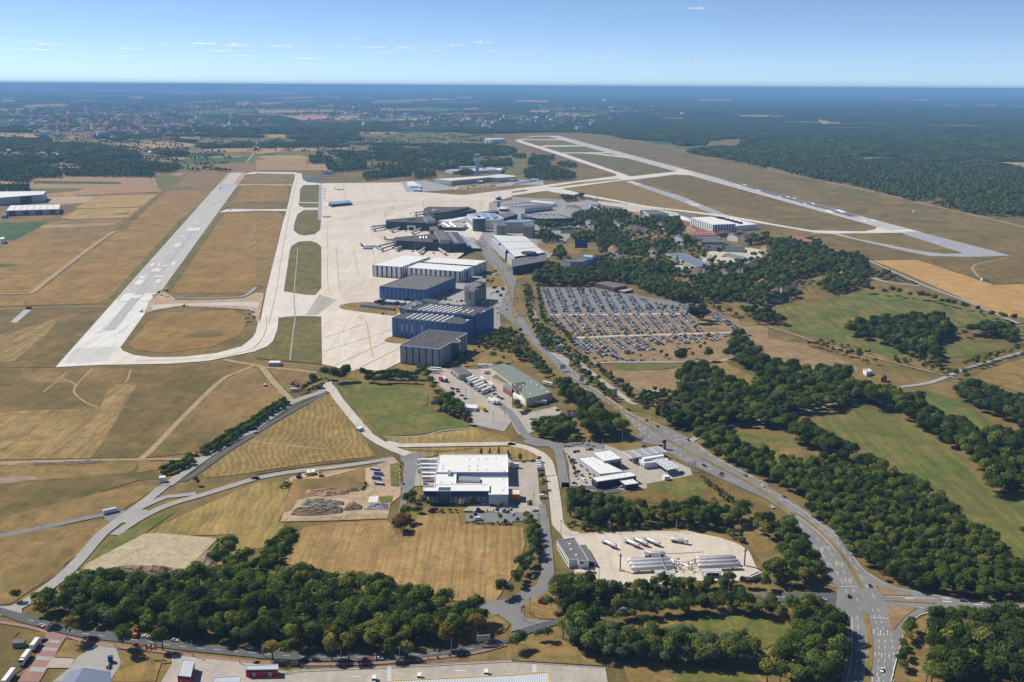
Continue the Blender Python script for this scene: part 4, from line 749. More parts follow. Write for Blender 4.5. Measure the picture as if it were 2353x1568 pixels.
h = B('annex_building', 'low blue annex with pale roof domes along the blue hangar', 'building'); h.block("I 240,686 690,722 735,693 322,655", H=5, wall='blue', top='greyl', par=0)
for j in range(13): h.dome(pz(f"I {335 + j*30},{668 + j*2.6}", 5), 5, 1.3)
h = B('barrack', 'long low white barrack with dark roof on the grass island', 'building'); h.block("I 32,745 540,806 545,770 130,708", H=4, wall='offwhite', top='roofgrey', par=0); h.grid(0, 14, 1, .6, 1.3, 0, 1.5)
h = B('workshop', 'grey-green flat roofed workshop between the blue hangars', 'building'); h.block("I 625,790 745,835 1010,722 880,676", H=8, wall='dark', top='roofgrey', par=.4); h.bx('roof_plant', "I 812,760 880,765 885,720 820,715", 8, 11, 'steel'); h.bx('lift_house', "I 910,745 975,750 975,712 912,708", 8, 12, 'blue')
h = B('workshop', 'dark flat roofed link building behind the skylight hangar', 'building'); h.block("I 945,690 1190,745 1225,672 1030,652", H=8, wall='dark', top='roofdark', par=.4)

for z_, ss in ((hgt("C1 1320,422", "C1 1320,262"), [f"I {900+k*110},{1290+k*14-(k%2)*60}" for k in range(5)]), (hgt("I 322,655", "I 322,476"), [f"I {620+k*120},{440+k*8-(k%2)*70}" for k in range(6)])):
    for s_ in ss: h.c and None; p_ = pz(s_, z_); hv = next(o for o in COL.objects if o.name.startswith('aircraft_hangar') and ('stepped corner' in o['label'] if z_ == hgt("C1 1320,422", "C1 1320,262") else 'plain dark' in o['label'])); o = box('roof_vent', (p_[0]-hv.location.x, p_[1]-hv.location.y, z_), (2.4, 2.0, 1.1), .4, K['steel'], hv)
T1 = B('terminal', 'dark triangular terminal with jet bridges facing the white hangars', 'terminal'); HT = hgt("F 690,1008", "F 690,852")
T1.block("F 648,815 695,852 1465,890 1840,913 1978,902 1822,700 1500,690 1335,735 682,795", H=HT, wall='dark', top='roofdark', par=.5)
for i, n in ((1, 14), (2, 7), (3, 3)): T1.bays(i, n, .93, 'dark', .3, HT-1.2, .5, 'facade_panel')
T1.bx('roof_block', "F 1385,668 1500,838 1690,832 1560,656", HT, HT+7, 'greypanel', 'roofgrey', zp=HT+7); T1.bx('roof_block', "F 1338,735 1370,828 1455,828 1440,770 1400,720", HT, HT+5, 'dark', 'roofdark', zp=HT+5); T1.bx('roof_light', "F 1640,700 1790,885 1815,885 1665,698", HT, HT+1.2, 'steel'); T1.bx('roof_light', "F 1690,700 1825,885 1840,885 1710,698", HT, HT+1, 'steel')
T1.bx('glass_canopy', "F 1868,757 2000,952 2052,938 1930,760", HT-6, HT-4.5, 'solar', zp=HT-4.5)
for j in range(3): P_ = G(f"F {1130+55*j},810 {1180+55*j},812 {1150+55*j},775", HT); b = MB(); c_ = (sum(q[0] for q in P_)/3, sum(q[1] for q in P_)/3, HT); b.lathe(c_, [(4.5, 0), (.1, 4)], K['steel'], 4); T1.put(b.build('roof_pyramid'))
T2 = B('terminal', 'dark triangular terminal with white gate box, middle of three', 'terminal'); HT = hgt("F 522,646", "F 522,502")
T2.block("F 497,490 522,502 1280,532 1462,528 1390,430 1190,408 545,468", H=HT, wall='dark', top='roofdark', par=.5); T2.bays(1, 14, .93, 'dark', .3, HT-1.2, .5, 'facade_panel'); T2.band(1, 0, HT-6, 'white', .50, .70, 1.2, 'gate_box'); T2.band(1, 0, HT-9, 'slot', .545, .655, 1.5, 'gate')
T2.bx('roof_block', "F 1190,388 1265,487 1418,478 1325,392", HT, HT+6, 'greypanel', 'roofgrey', zp=HT+6); T2.bx('link_block', "F 1298,598 1330,662 1487,655 1436,585", 0, HT-2, 'dark', 'roofgrey', zp=HT-2)
for j in range(3): P_ = G(f"F {905+45*j},485 {955+45*j},487 {930+45*j},460", HT); b = MB(); c_ = (sum(q[0] for q in P_)/3, sum(q[1] for q in P_)/3, HT); b.lathe(c_, [(4.5, 0), (.1, 4)], K['greenglass'], 4); T2.put(b.build('roof_pyramid'))
T3 = B('terminal', 'rear dark terminal with long sloping roof block', 'terminal'); T3.block("F 1213,262 1190,352 1390,398 1690,350 2168,292 2005,228 1850,240 1290,233", H=19, wall='dark', top='roofdark', par=.5); T3.bx('roof_block', "F 1390,345 1640,320 2035,240 1995,222 1600,268 1300,318", 19, 24, 'dark', 'roofdark', zp=24); T3.bx('roof_plant', "F 1340,300 1460,322 1470,285 1370,265", 19, 24, 'steel', zp=24)
hp = B('plaza_hall', 'white folded-roof plaza hall between the terminals', 'building'); hp.block("F 1460,490 1700,505 1990,425 1985,382 1730,375 1600,420", H=9, wall='white', top='roofwhite', par=0)
h = B('parking_deck', 'open concrete parking deck in front of the terminals', 'car park'); h.block("F 1500,560 1560,608 1900,615 1990,560 1900,505 1500,515", H=7, wall='dark', top='concretewall', par=.4)
h = B('parking_deck', 'low parking deck with cars beside the front terminal', 'car park'); h.block("F 1960,800 2040,992 2250,1000 2110,800", H=5, wall='dark', top='concretewall', par=.4)
h = B('glass_rotunda', 'round green glass office tower with white roof disc', 'building', at=on(px("H 335,670")[0])); HT = hgt("H 335,690", "H 335,455"); r_ = abs(G("H 455,670")[0][0] - G("H 215,670")[0][0])/2; b = MB(); b.lathe((0, 0, 0), [(r_, 0), (r_, HT)], K['greenglass'], 28); o = b.build('drum', h.root); b = MB(); b.lathe((0, 0, HT), [(r_+.3, 0), (r_+.3, .8), (.1, 1.2)], K['roofwhite'], 28); b.build('roof_disc', h.root)
for k in range(6): b = MB(); b.lathe((0, 0, 3 + k*HT/6.5), [(r_+.12, 0), (r_+.12, .5), (r_, .52)], K['slot'], 28); b.build('floor_ring', h.root)
b = MB(); b.box((0, 0, HT+1), (6, 2, 4), K['red']); b.build('rooftop_sign', h.root)
h = B('office_block', 'white office block with three slanted blue glass roofs', 'building'); h.block("H 110,372 215,470 540,470 700,460 790,440 620,350 260,340", H=20, wall='white', top='greyl', par=.3); h.grid(0, 5, 1, .5, 5, 0, 10, 'slot')
for s in ("H 205,352 290,432 392,425 300,338", "H 365,360 450,438 532,425 455,348", "H 515,365 600,432 685,408 610,350"): h.bx('glass_roof', s, 20, 22.5, 'solar', zp=22.5)
h = B('hotel', 'beige square office block with window rows behind the white garage', 'building'); HT = 24
h.block("H 603,520 660,575 850,580 760,520", H=HT, wall='concretewall', top='roofgrey', par=.4); h.band(1, 2, HT-1, 'slot', .55, .6, .2); h.grid(0, 6, 7, .6, 2, 3.2, 1.6)
h = B('hotel', 'grey hotel tower with rounded dark roof', 'building'); HT = hgt("H 1235,800", "H 1235,590"); h.block("H 1148,592 1320,602 1350,560 1300,510 1160,520", H=HT, wall='concretewall', top='roofgrey', par=.5); h.grid(0, 4, 8, .25, 3, 3.2, 1.8)
h = B('hotel_wing', 'curved hotel wing with rows of windows and blue roof', 'building'); h.block("H 750,512 1150,512 1360,490 1240,462 900,470", H=22, wall='offwhite', top='solar', par=.3); h.grid(0, 16, 6, .5, 3, 3, 1.6)
h = B('parking_garage', 'wide garage with bright white ribbed roof beside the airport road', 'building'); HT = hgt("H 940,1325", "H 985,1145")
h.block("H 585,748 985,1145 1535,1068 1190,775", H=HT, wall='dark', top='roofwhite', par=0)
for i, j in ((0, 3),):
    for k in range(1, 17):
        a_, b_ = bez(h.P[0], h.P[1], k/17), bez(h.P[3], h.P[2], k/17); L = math.dist(a_, b_); box('roof_rib' if k % 6 else 'roof_gutter', ((a_[0]+b_[0])/2-h.c[0], (a_[1]+b_[1])/2-h.c[1], HT+.02), (L, .5 if k % 6 else 1.4, .35 if k % 6 else .5), math.atan2(b_[1]-a_[1], b_[0]-a_[0]), K['white' if k % 6 else 'sage'], h.root)
h.bx('front_wing', "H 940,1192 960,1330 1590,1215 1580,1095 1535,1070 985,1147", 0, HT-3, 'dark', 'roofgrey', zp=HT-3); P_ = G("H 1250,1090", HT)[0]; b = MB(); b.lathe((P_[0], P_[1], 0), [(11, 0), (11, HT+1), (13.5, HT+1), (13.5, HT+2.5), (.1, HT+2.6)], K['dark'], 24); h.put(b.build('rotunda')); P2 = G("H 1240,1135 1365,1140", HT); b = MB(); b.box(((P2[0][0]+P2[1][0])/2, min(P2[0][1], P2[1][1])-6.5, 4), (14, .4, 12), K['skyl']); h.put(b.build('banner'))
for k, s in enumerate(("H 555,820 690,930 720,880 600,790", "H 685,950 820,1050 850,1010 740,920", "H 850,1110 985,1190 1010,1150 870,1070")): h.bx('stair_block', s, 0, HT-2, 'greyl', 'greyl', zp=HT-2)
h = B('parking_garage', 'dark fan-shaped garage with shed roofs behind the hotel', 'building'); h.block("H 1110,352 1190,420 1410,448 1480,450 2080,442 1830,376", H=14, wall='dark', top='roofgrey', par=.3)
for k in range(5): h.bx('roof_shed', f"H {1210+k*130},{368+k*4} {1480+k*110},{445-k*2} {1500+k*110},{443-k*2} {1240+k*130},{367+k*4}", 14, 15, 'greyl', zp=15)
h = B('cargo_hall', 'white cargo hall with rows of roof lights beside the old tower', 'building'); HT = 13; h.block("H 725,205 1180,252 1695,192 1250,145", H=HT, wall='white', top='roofgrey', par=.6); h.bays(1, 10, .9, 'greyl', HT-7, HT-4, .4, 'facade_band'); h.bays(1, 14, .7, 'slot', .2, 3.5, .3, 'dock_door')
for r in range(4):
    for j in range(7): h.dome(pz(f"H {850 + j*62 + r*75},{213 - j*4.6 + r*3 - r*4}", HT), HT, 2.3)
h = B('cargo_hall', 'long low white roofed shed behind the cargo hall', 'building'); h.block("H 1250,128 1690,172 1760,155 1330,108", H=8, wall='white', top='roofwhite', par=.2)
h = B('lounge_pavilion', 'round white roofed lounge at the old tower foot', 'building', at=on(px("H 775,312")[0])); b = MB(); b.lathe((0, 0, 0), [(11, 0), (11, 6.5), (14, 7), (14, 8), (.1, 8.4)], K['white'], 24); b.build('drum', h.root); b = MB(); b.lathe((0, 0, 2.5), [(11.2, 0), (11.2, 3), (11, 3.1)], K['slot'], 24); b.build('window_band', h.root)
h = B('gallery_building', 'dark gallery wing with white roof edges behind the office block', 'building'); h.block("H 640,392 760,440 925,400 1040,360 1000,330 700,375", H=16, wall='dark', top='roofgrey', par=.8, parm='white')
h = B('gallery_building', 'dark two-level gallery behind the glass roofs', 'building'); h.block("H 300,335 400,345 700,310 660,290", H=15, wall='dark', top='roofgrey', par=.8, parm='white')
h = B('control_tower', 'old control tower with flared cab and white radome', 'tower', at=on(px("H 695,245")[0])); HT = hgt("H 695,245", "H 695,25"); b = MB(); b.lathe((0, 0, 0), [(4.6, 0), (4.6, HT*.45)], K['concretewall'], 12); b.build('shaft', h.root); b = MB(); b.lathe((0, 0, HT*.45), [(5, 0), (15, HT*.10), (15.5, HT*.16), (12, HT*.22)], K['greyl'], 20); b.build('deck', h.root)
b = MB(); b.lathe((0, 0, HT*.67), [(7, 0), (8.2, HT*.11)], K['glass'], 16); b.build('cab', h.root); b = MB(); b.lathe((0, 0, HT*.78), [(9, 0), (9, .8), (3.5, 1.2)], K['dark'], 16); b.build('cab_roof', h.root); b = MB(); b.lathe((0, 0, HT*.81), [(2.5, 0), (4.6, HT*.05), (5, HT*.1), (3.8, HT*.16), (.2, HT*.20)], K['roofwhite'], 16); b.build('radome', h.root)
h = B('control_tower', 'tall slender control tower with stacked boxes at its top', 'tower', at=on(px("J 1040,565")[0])); HT = hgt("J 1040,565", "J 1040,240"); b = MB(); b.box((0, 0, 0), (11, 9, HT*.68), K['white']); b.build('shaft', h.root); b = MB(); b.box((-4, 0, HT*.68), (21, 12, HT*.07), K['white']); b.build('equipment_floor', h.root); b = MB(); b.box((3, 0, HT*.75), (24, 12, HT*.08), K['white']); b.build('equipment_floor', h.root); b = MB(); b.box((0, 0, HT*.83), (13, 13, HT*.05), K['dark']); b.build('neck', h.root); b = MB(); b.lathe((0, 0, HT*.88), [(7.5, 0), (9.5, HT*.07), (9.8, HT*.08), (9.8, HT*.1), (.2, HT*.105)], K['greyl'], 8); b.build('cab', h.root)
for k in range(9): box('window_band', (0, -4.6, 6 + k*HT*.07), (5, .2, 2), 0, K['slot'], h.root)
h = B('radar_tower', 'white slender radar tower rising out of the park trees', 'tower', at=on(px("B2 1180,625")[0])); HT = hgt("B2 1180,625", "B2 1180,515"); b = MB(); b.lathe((0, 0, 0), [(3, 0), (2.2, HT*.7), (4.5, HT*.72), (4.5, HT*.82), (2.5, HT*.84)], K['white'], 12); b.build('shaft', h.root); b = MB(); b.lathe((0, 0, HT*.82), [(3, 0), (4.5, HT*.07), (3.6, HT*.15), (.2, HT*.18)], K['roofwhite'], 12); b.build('radome', h.root)
h = B('cargo_hall', 'huge grey-blue cargo hall with cream roof below the tall tower', 'building'); HT = hgt("J 640,725", "J 640,658"); h.block("J 368,628 640,658 1215,603 1370,612 1635,592 1592,575 1390,552 1200,576", H=HT, wall='greyl', top='offwhite', par=.4)
for e, n in ((0, 8), (1, 26), (2, 6), (3, 9)): h.bays(e, n, .9, 'greyl', .3, HT-1, .4)
h.bx('dock_canopy', "J 990,660 1110,668 1130,650 1000,648", 5, 6.2, 'roofwhite', zp=6); h.bx('dock_canopy', "J 1370,645 1600,640 1670,622 1590,620", 5, 6.2, 'roofwhite', zp=6)
h = B('cargo_hall', 'pale grey cargo hall with red trucks parked before it', 'building'); h.block("J 540,488 660,510 1050,505 1470,470 1250,448 1000,462", H=10, wall='greyl', top='greyl', par=.3); h.bx('upper_hall', "J 750,445 1010,445 1015,432 760,436", 8, 14, 'greyl', zp=14); h.bx('stair_end', "J 1330,490 1410,492 1405,458 1330,460", 0, 13, 'white', zp=13)
h = B('airship_hangar', 'big silver-roofed hangar standing alone beyond the tower', 'hangar'); HT = hgt("J 1250,82", "J 1250,22"); h.block("J 1150,16 1250,22 1478,17 1400,4 1160,5", H=HT, wall='greyl', top='white', par=.2); h.bays(1, 12, .9, 'white'); h.bays(0, 4, .92, 'white')
h = B('cargo_hall', 'blue-domed hall half hidden by the far trees', 'building'); h.block("J 40,345 110,395 210,345 150,322", H=8, wall='paleblue', top='solar', par=0)
h = B('ramp_building', 'striped pale service building at the far apron edge', 'building'); h.block("B1 1385,262 1400,300 1500,315 1520,300 1440,255", H=6, wall='paleblue', top='roofwhite', par=.2); h.bx('roof_band', "B1 1410,298 1425,312 1510,310 1495,295", 6, 6.6, 'solar', zp=6.5)
h = B('ramp_building', 'small light blue shed beside the far apron', 'building'); h.block("B1 1435,322 1440,336 1520,338 1510,318", H=5, wall='paleblue', top='greyl', par=.2)
h = B('terminal_satellite', 'small low terminal with pale blue roof on the apron', 'building'); h.block("B1 665,447 690,470 875,452 860,432", H=7, wall='dark', top='solar', par=.2); h.bx('canopy', "B1 640,460 665,470 690,452 665,445", 0, 4, 'white', zp=4)
for lab, roof, base, top, wl_, rf_ in (('white warehouse with flat white roof beside the brown field', "B0 -90,405 0,408 395,378 425,347 -60,352", "B0 395,450", "B0 395,380", 'greyl', 'roofwhite'), ('white warehouse with red gates beside the green field', "B0 55,528 545,512 552,468 95,478", "B0 545,560", "B0 545,513", 'greyl', 'roofwhite')):
    h = B('warehouse', lab, 'building'); HT = hgt(base, top); h.block(roof, H=HT, wall=wl_, top=rf_, par=.3)
    if 'red' in lab:
        for a_ in (.05, .31, .55, .80): h.band(0, .3, HT-1.2, 'red', a_, a_+.12, .4, 'gate')
        for k in range(1, 8): a_, b_ = bez(h.P[0], h.P[1], k/8), bez(h.P[3], h.P[2], k/8); box('roof_light', ((a_[0]+b_[0])/2-h.c[0], (a_[1]+b_[1])/2-h.c[1], HT+.02), (math.dist(a_, b_)*.9, 1.6, .3), math.atan2(b_[1]-a_[1], b_[0]-a_[0]), K['greyl'], h.root)
        h.bx('lean_to', "B0 10,540 60,540 60,570 15,575", 0, 6, 'greyl', 'roofgrey', zp=6)
    else: h.band(1, .3, HT-.5, 'slot', .46, .72, .4, 'gate_front'); h.grid(1, 9, 1, .5, .4, 0, 3, 'slot', 'dock_door', .0, .45)
h = B('warehouse', 'small white tower block at the field edge', 'building'); h.block("B0 -10,775 0,790 38,788 38,768", H=9, wall='white', top='roofwhite')
h = B('aircraft_hangar', 'white ribbed hangar with silver roof among the park trees', 'hangar'); HT = hgt("B2 1855,727", "B2 1855,655"); h.block("B2 1640,590 1850,656 2056,649 1832,583", H=HT, wall='slot', top='roofwhite', par=.3, parm='white'); h.bays(0, 13, .6, 'white'); h.bays(1, 8, .62, 'white'); h.bays(3, 13, .6, 'white')
h = B('maintenance_hall', 'low white hall with dark roof boxes adjoining the ribbed hangar', 'building'); h.block("B2 1890,592 2060,668 2252,652 1990,590", H=HT-6, wall='white', top='roofwhite', par=.3)
for x, y in ((1905, 594), (1940, 602), (1980, 612), (2020, 622), (2056, 632), (2095, 642)): p_ = on(px(f"B2 {x},{y+4}")[0], HT-6); box('roof_box', (p_[0]-h.c[0], p_[1]-h.c[1], HT-6), (9, 7, 4), .4, K['slot'], h.root)
h = B('maintenance_hall', 'low pale hall with dotted dark roof left of the ribbed hangar', 'building'); h.block("B2 1505,552 1640,600 1690,580 1580,548", H=8, wall='white', top='roofgrey', par=.2)
h = B('maintenance_hall', 'long grey-roofed shed behind the radar tower', 'building'); h.block("B2 1195,520 1260,560 1440,552 1330,518", H=7, wall='greyl', top='roofgrey', par=.2)
def gable(name, label, roof, H, rise, wall='offwhite', top='tile', cat='building', group=None, dormers=0, rows=2, over=.4):
    h = B(name, label, cat, group); P = G(roof, H); h.setc((sum(p[0] for p in P)/4, sum(p[1] for p in P)/4)); h.P, h.H = P, H; foot(P)
    L01, L12 = math.dist(P[0], P[1]), math.dist(P[1], P[2])
    if L01 < L12: P = P[1:] + P[:1]; h.P = P
    b = MB(); b.prism(P, 0, H, K[wall]); m0, m1 = bez(P[0], P[3], .5), bez(P[1], P[2], .5)
    b.add([(*P[0], H), (*P[3], H), (*m0, H+rise)], [(0, 2, 1)], K[wall]); b.add([(*P[1], H), (*P[2], H), (*m1, H+rise)], [(0, 1, 2)], K[wall]); h.put(b.build('wall'))
    b = MB()
    for (a, c) in (((P[0], P[1]), 1), ((P[2], P[3]), -1)):
        q0, q1 = (m0, m1) if c == 1 else (m1, m0); dv = (a[0][0]-q0[0], a[0][1]-q0[1]); l_ = math.hypot(*dv); ex = (dv[0]/l_*over, dv[1]/l_*over)
        v = [(a[0][0]+ex[0], a[0][1]+ex[1], H-.15), (a[1][0]+ex[0], a[1][1]+ex[1], H-.15), (*q1, H+rise+.06), (*q0, H+rise+.06)]; b.add(v, [(0, 1, 2, 3)], K[top])
    h.put(b.build('roof'))
    if rows:
        n = max(2, int(math.dist(P[0], P[1])/4)); h.grid(0, n, rows, .4, 1.2, 3, 1.4); h.grid(1, 2, rows, .3, 1.2, 3, 1.4)
    for k in range(dormers):
        t = (k+.5)/dormers; c = bez(bez(P[0], P[1], t), bez(m0, m1, t), .45); ang = math.atan2(P[1][1]-P[0][1], P[1][0]-P[0][0]); box('dormer', (c[0]-h.c[0], c[1]-h.c[1], H+rise*.3), (2.2, 2.6, rise*.5), ang, K['white'], h.root)
    return h
gable('barrack', 'barrack with bright red tiled roof and white dormers', "B2 1630,752 1875,750 1845,715 1640,720", 9, 4, dormers=9); gable('barrack', 'grey-roofed barrack with dormers beside the taxiway', "B2 630,435 790,450 785,425 650,418", 10, 4, 'white', 'browntile', dormers=8)
gable('barrack', 'cream barrack with brown roof in the park', "B2 1060,700 1230,715 1225,680 1080,665", 6, 3, 'offwhite', 'browntile'); gable('barrack', 'long grey barrack with flat eaves behind the red roof', "B2 1740,812 1960,815 1960,795 1760,785", 8, 1.5, 'concretewall', 'roofgrey'); gable('barrack', 'low brown barrack below the red roof', "B2 1680,780 1915,785 1910,760 1690,758", 5, 1.5, 'offwhite', 'roofgrey')
gable('barrack', 'brown-roofed house with skylights beside the chimney hall', "B2 1640,1110 1790,1130 1790,1080 1680,1060", 8, 4, 'offwhite', 'browntile', dormers=5); gable('barrack', 'brown-roofed house with dormers deep in the park', "B2 2050,1100 2130,1120 2130,1080 2060,1070", 8, 4, 'offwhite', 'browntile', dormers=4); gable('barrack', 'brown-roofed house with white dormers at the park corner', "B3 10,1300 150,1300 150,1250 20,1255", 8, 4, 'offwhite', 'browntile', dormers=6); gable('barrack', 'brown-roofed wing behind the corner house', "B3 140,1270 280,1240 260,1210 150,1230", 8, 4, 'offwhite', 'browntile')
gable('barrack', 'grey-roofed house half hidden by park trees', "B3 190,1020 310,1020 310,995 200,995", 7, 3, 'offwhite', 'browntile'); gable('barrack', 'house with hipped red roof by the wheat field', "B3 630,1130 720,1130 700,1092 650,1092", 6, 3, 'offwhite', 'tile'); gable('barrack', 'long red tiled roof showing above the park trees', "B3 215,785 430,828 420,815 260,768", 9, 4, 'offwhite', 'tile', rows=0); gable('barrack', 'red tiled roof patch above the park trees', "B3 570,890 655,915 640,905 590,882", 9, 4, 'offwhite', 'tile', rows=0)
gable('barrack', 'brown house by the white ribbed hangar', "B2 1880,745 2010,740 2010,715 1890,718", 6, 2.5, 'brick', 'browntile'); gable('barrack', 'brick house right of the ribbed hangar', "B2 2060,730 2140,735 2140,712 2070,708", 6, 2, 'brick', 'browntile'); gable('barrack', 'cream house with broad brown roof by the yard', "B2 2080,790 2180,800 2180,760 2100,750", 7, 4, 'cream', 'browntile'); gable('barrack', 'white house left of the red-roofed barrack row', "B2 480,500 640,515 640,490 500,478", 7, 3, 'white', 'roofgrey'); gable('barrack', 'long white barrack with grey roof by the taxiway', "B2 725,480 1000,510 1020,495 740,462", 7, 2, 'white', 'roofgrey'); gable('barrack', 'low shed with dark roof in the yard', "B2 1950,930 2150,980 2200,965 1990,912", 4, 1, 'greyl', 'sage'); gable('barrack', 'dark roofed low hall behind the yard', "B2 1760,870 2140,890 2130,855 1780,840", 5, 1.5, 'greyl', 'roofdark'); gable('barrack', 'grey house roof between the park trees', "B2 920,945 1010,955 1010,935 940,925", 5, 2, 'white', 'roofgrey')
for k_, (x_, y_) in enumerate(((900, 640), (1120, 560), (660, 640), (1320, 660), (1600, 690), (1480, 780), (1250, 900), (880, 880), (1980, 760), (2230, 760), (2280, 880), (2130, 1020), (1900, 1090), (2250, 1190))): gable('barrack', ('small brown-roofed park house', 'small red-roofed park house', 'small grey-roofed park shed')[k_ % 3] + ' among the barracks trees', f"B2 {x_},{y_} {x_+95},{y_+14} {x_+95},{y_-12} {x_+18},{y_-24}", 9, 4, ('offwhite', 'cream', 'white')[k_ % 3], ('browntile', 'tile', 'roofgrey')[k_ % 3], group='houses among the barracks trees')
h = B('maintenance_hall', 'long hall with dark blue roof and cream walls in the barracks yard', 'building'); HT = hgt("B2 1415,950", "B2 1415,920"); h.block("B2 1412,920 1695,1045 1825,1025 1560,912", H=HT, wall='cream', top='roofblue', par=.2); h.grid(0, 14, 1, .5, 2, 0, 2.5, 'slot')
h = B('chimney', 'white chimney stack beside the boiler house', 'chimney', at=on(px("B2 1508,1045")[0])); HT = hgt("B2 1508,1045", "B2 1508,932"); b = MB(); b.tube((-.9, 0, 0), (-.9, 0, HT), 1.3, 1.1, K['white'], 10); b.build('flue', h.root); b = MB(); b.tube((1.6, 0, 0), (1.6, 0, HT*.97), 1.1, 1.0, K['steel'], 10); b.build('flue', h.root)
h = B('boiler_house', 'white boiler house at the chimney foot', 'building'); h.block("B2 1490,1050 1560,1062 1640,1055 1600,1030 1500,1030", H=6, wall='white', top='greyl', par=.3)
h = B('canteen', 'long red brick hall with flat roof at the car park corner', 'building'); HT = hgt("B2 990,1268", "B2 985,1235"); h.block("B2 765,1190 940,1235 1055,1215 1040,1200 870,1175", H=HT+2, wall='brick', top='roofgrey', par=.4); h.grid(0, 9, 1, .8, 2, 0, HT-1.5, 'glass'); h.bx('low_wing', "B2 940,1252 1030,1270 1115,1250 1060,1230", 0, 3.5, 'brick', 'concretewall', zp=3.5)
h = B('hotel', 'pale blue hotel with vertical ribs beside the car park wood', 'building'); HT = hgt("B2 540,1080", "B2 540,995"); h.block("B2 462,985 540,1000 650,1000 782,945 690,930 560,975 480,970", H=HT, wall='dark', top='roofgrey', par=.5)
for e, n in ((0, 6), (1, 8), (2, 12)): h.bays(e, n, .6, 'paleblue')
h.bx('lift_house', "B2 655,945 740,955 745,935 665,930", HT, HT+4, 'paleblue', 'greyl', zp=HT+4)
h = B('bus_shelter_screen', 'large dark billboard standing in the park lawn', 'billboard', at=on(px("B2 635,885")[0])); b = MB(); b.box((0, 0, 3), (24, .6, 16), K['deepblue']); b.build('panel', h.root)
for x in (-8, 8): box('post', (x, .6, 0), (.5, .5, 4), 0, K['steel'], h.root)
h = B('freight_hall', 'large white freight hall with blue office front and glass entrance', 'building'); HB = hgt("D1 1645,628", "D1 1645,545")
HT = 9.0
h.block("D1 1655,345 2315,345 2310,183 1688,182", H=HT+1, wall='white', top='roofwhite', par=.5); h.bays(0, 10, .99, 'paleblue', 3.0, HT+.4, .25, 'court_panel'); h.bays(3, 6, .8, 'slot', .3, 4.2, .3, 'dock_door'); h.bays(3, 6, .95, 'white', 4.6, 9.4, .35)
h.block("D1 1640,485 2140,485 2140,550 2318,550 2315,392 1935,392 1900,447 1836,447 1840,346 1650,346", H=HT, wall='paleblue', top='roofwhite', par=.4, parm='white', name='front_wall')
P_ = h.P; i_ = [i for i in range(len(P_))]
h.block("D1 1540,516 2143,516 2143,456 1660,456 1640,481 1540,483", H=HT+1.2, z0=HT-3.4, wall='deepblue', top='roofwhite', par=.3, parm='white', name='office_bar')
h.band(0, HT-1.6, HT+.1, 'slot', .03, .20, .15, 'window_band'); h.band(0, HT-1.6, HT+.1, 'slot', .46, .97, .15, 'window_band'); h.grid(0, 20, 1, .72, HT-1.5, 0, 1.5, 'glass', 'window', .47, .96, .25)
P_ = G("D1 1600,560 2318,560", 5); c0 = np.array(P_[0]); c1 = np.array(P_[1])
b = MB(); q0, q1 = G("D1 1590,622 2318,622"); b.prism([q0, q1, (q1[0], q1[1]+12), (q0[0], q0[1]+12)], 0, HT-3.5, K['paleblue']); h.put(b.build('ground_floor'))
for k in range(17): t = .02 + k*.058; p_ = bez(q0, q1, t); box('window', (p_[0]-h.c[0], p_[1]-h.c[1]-.05, 2.2), (1.1, .25, 2.0), 0, K['glass'], h.root)
ge = G("D1 1675,634 1785,634"); b = MB(); b.prism([ge[0], ge[1], (ge[1][0], ge[1][1]+7), (ge[0][0], ge[0][1]+7)], 0, HT+1.4, K['greenglass']); h.put(b.build('glass_entrance'))
for k in range(5): p_ = bez(ge[0], ge[1], k/4); box('mullion', (p_[0]-h.c[0], p_[1]-h.c[1]-.06, 0), (.18, .18, HT+1.4), 0, K['steel'], h.root)
h.bx('roof_plant', "D1 1860,415 2060,420 2060,385 1870,378", HT, HT+2, 'steel'); h.bx('roof_plant', "D1 1762,350 1792,350 1790,325 1765,322", HT, HT+2.5, 'steel')
for s in ("D1 1958,222", "D1 2038,222", "D1 2112,222", "D1 1715,283", "D1 1955,288", "D1 2030,288", "D1 1715,310", "D1 1952,320", "D1 2032,320", "D1 2110,318", "D1 2200,212", "D1 2275,335"): h.dome(pz(s, HT+1), HT+1, 1.1)
for s in ("D1 1700,435", "D1 1800,440", "D1 2265,410", "D1 2265,510"): h.dome(pz(s, HT), HT, 1.0)
h.block("D1 2322,548 D2 72,550 72,500 D1 2322,500", H=5.5, wall='orange', top='offwhite', par=.3, name='gatehouse_wall'); h.bx('side_canopy', "D1 2315,300 2360,300 2360,330 2315,330", 4, 5, 'orange', zp=5)
def dealer(label, roof, H, doms, name='showroom', wall='greyl'):
    h = B(name, label, 'building'); h.block(roof, H=H, wall=wall, top='roofwhite', par=.35, parm='greyl')
    for s in doms: h.dome(pz(s, H), H, .8)
    return h
h = dealer('tall white-roofed showroom block behind the car workshop', "D2 735,162 845,242 1007,217 895,140", 8, ("D2 862,184", "D2 892,200", "D2 848,211", "D2 918,186")); h.band(0, 1, 4, 'slot', .05, .6, .15); h.band(1, .5, 6, 'glass', .3, .95, .15, 'shop_window')
h = dealer('long white-roofed car workshop with a row of roof vents', "D2 605,213 808,362 1028,337 735,198", 6.5, [f"D2 {715+i*27.5},{213+i*19}" for i in range(7)]); h.band(0, 1.5, 3, 'slot', .1, .25, .15, 'window'); h.band(0, 1.5, 3, 'slot', .38, .5, .15, 'window'); h.band(0, 1.5, 3, 'slot', .7, .8, .15, 'window')
h = dealer('charcoal workshop wing with white roof and roller doors', "D2 733,391 785,431 1143,376 1080,338", 6, [f"D2 {925+i*55},{385-i*7}" for i in range(3)], wall='dark'); h.grid(0, 2, 1, .6, .1, 0, 3.5, 'black', 'roller_door')
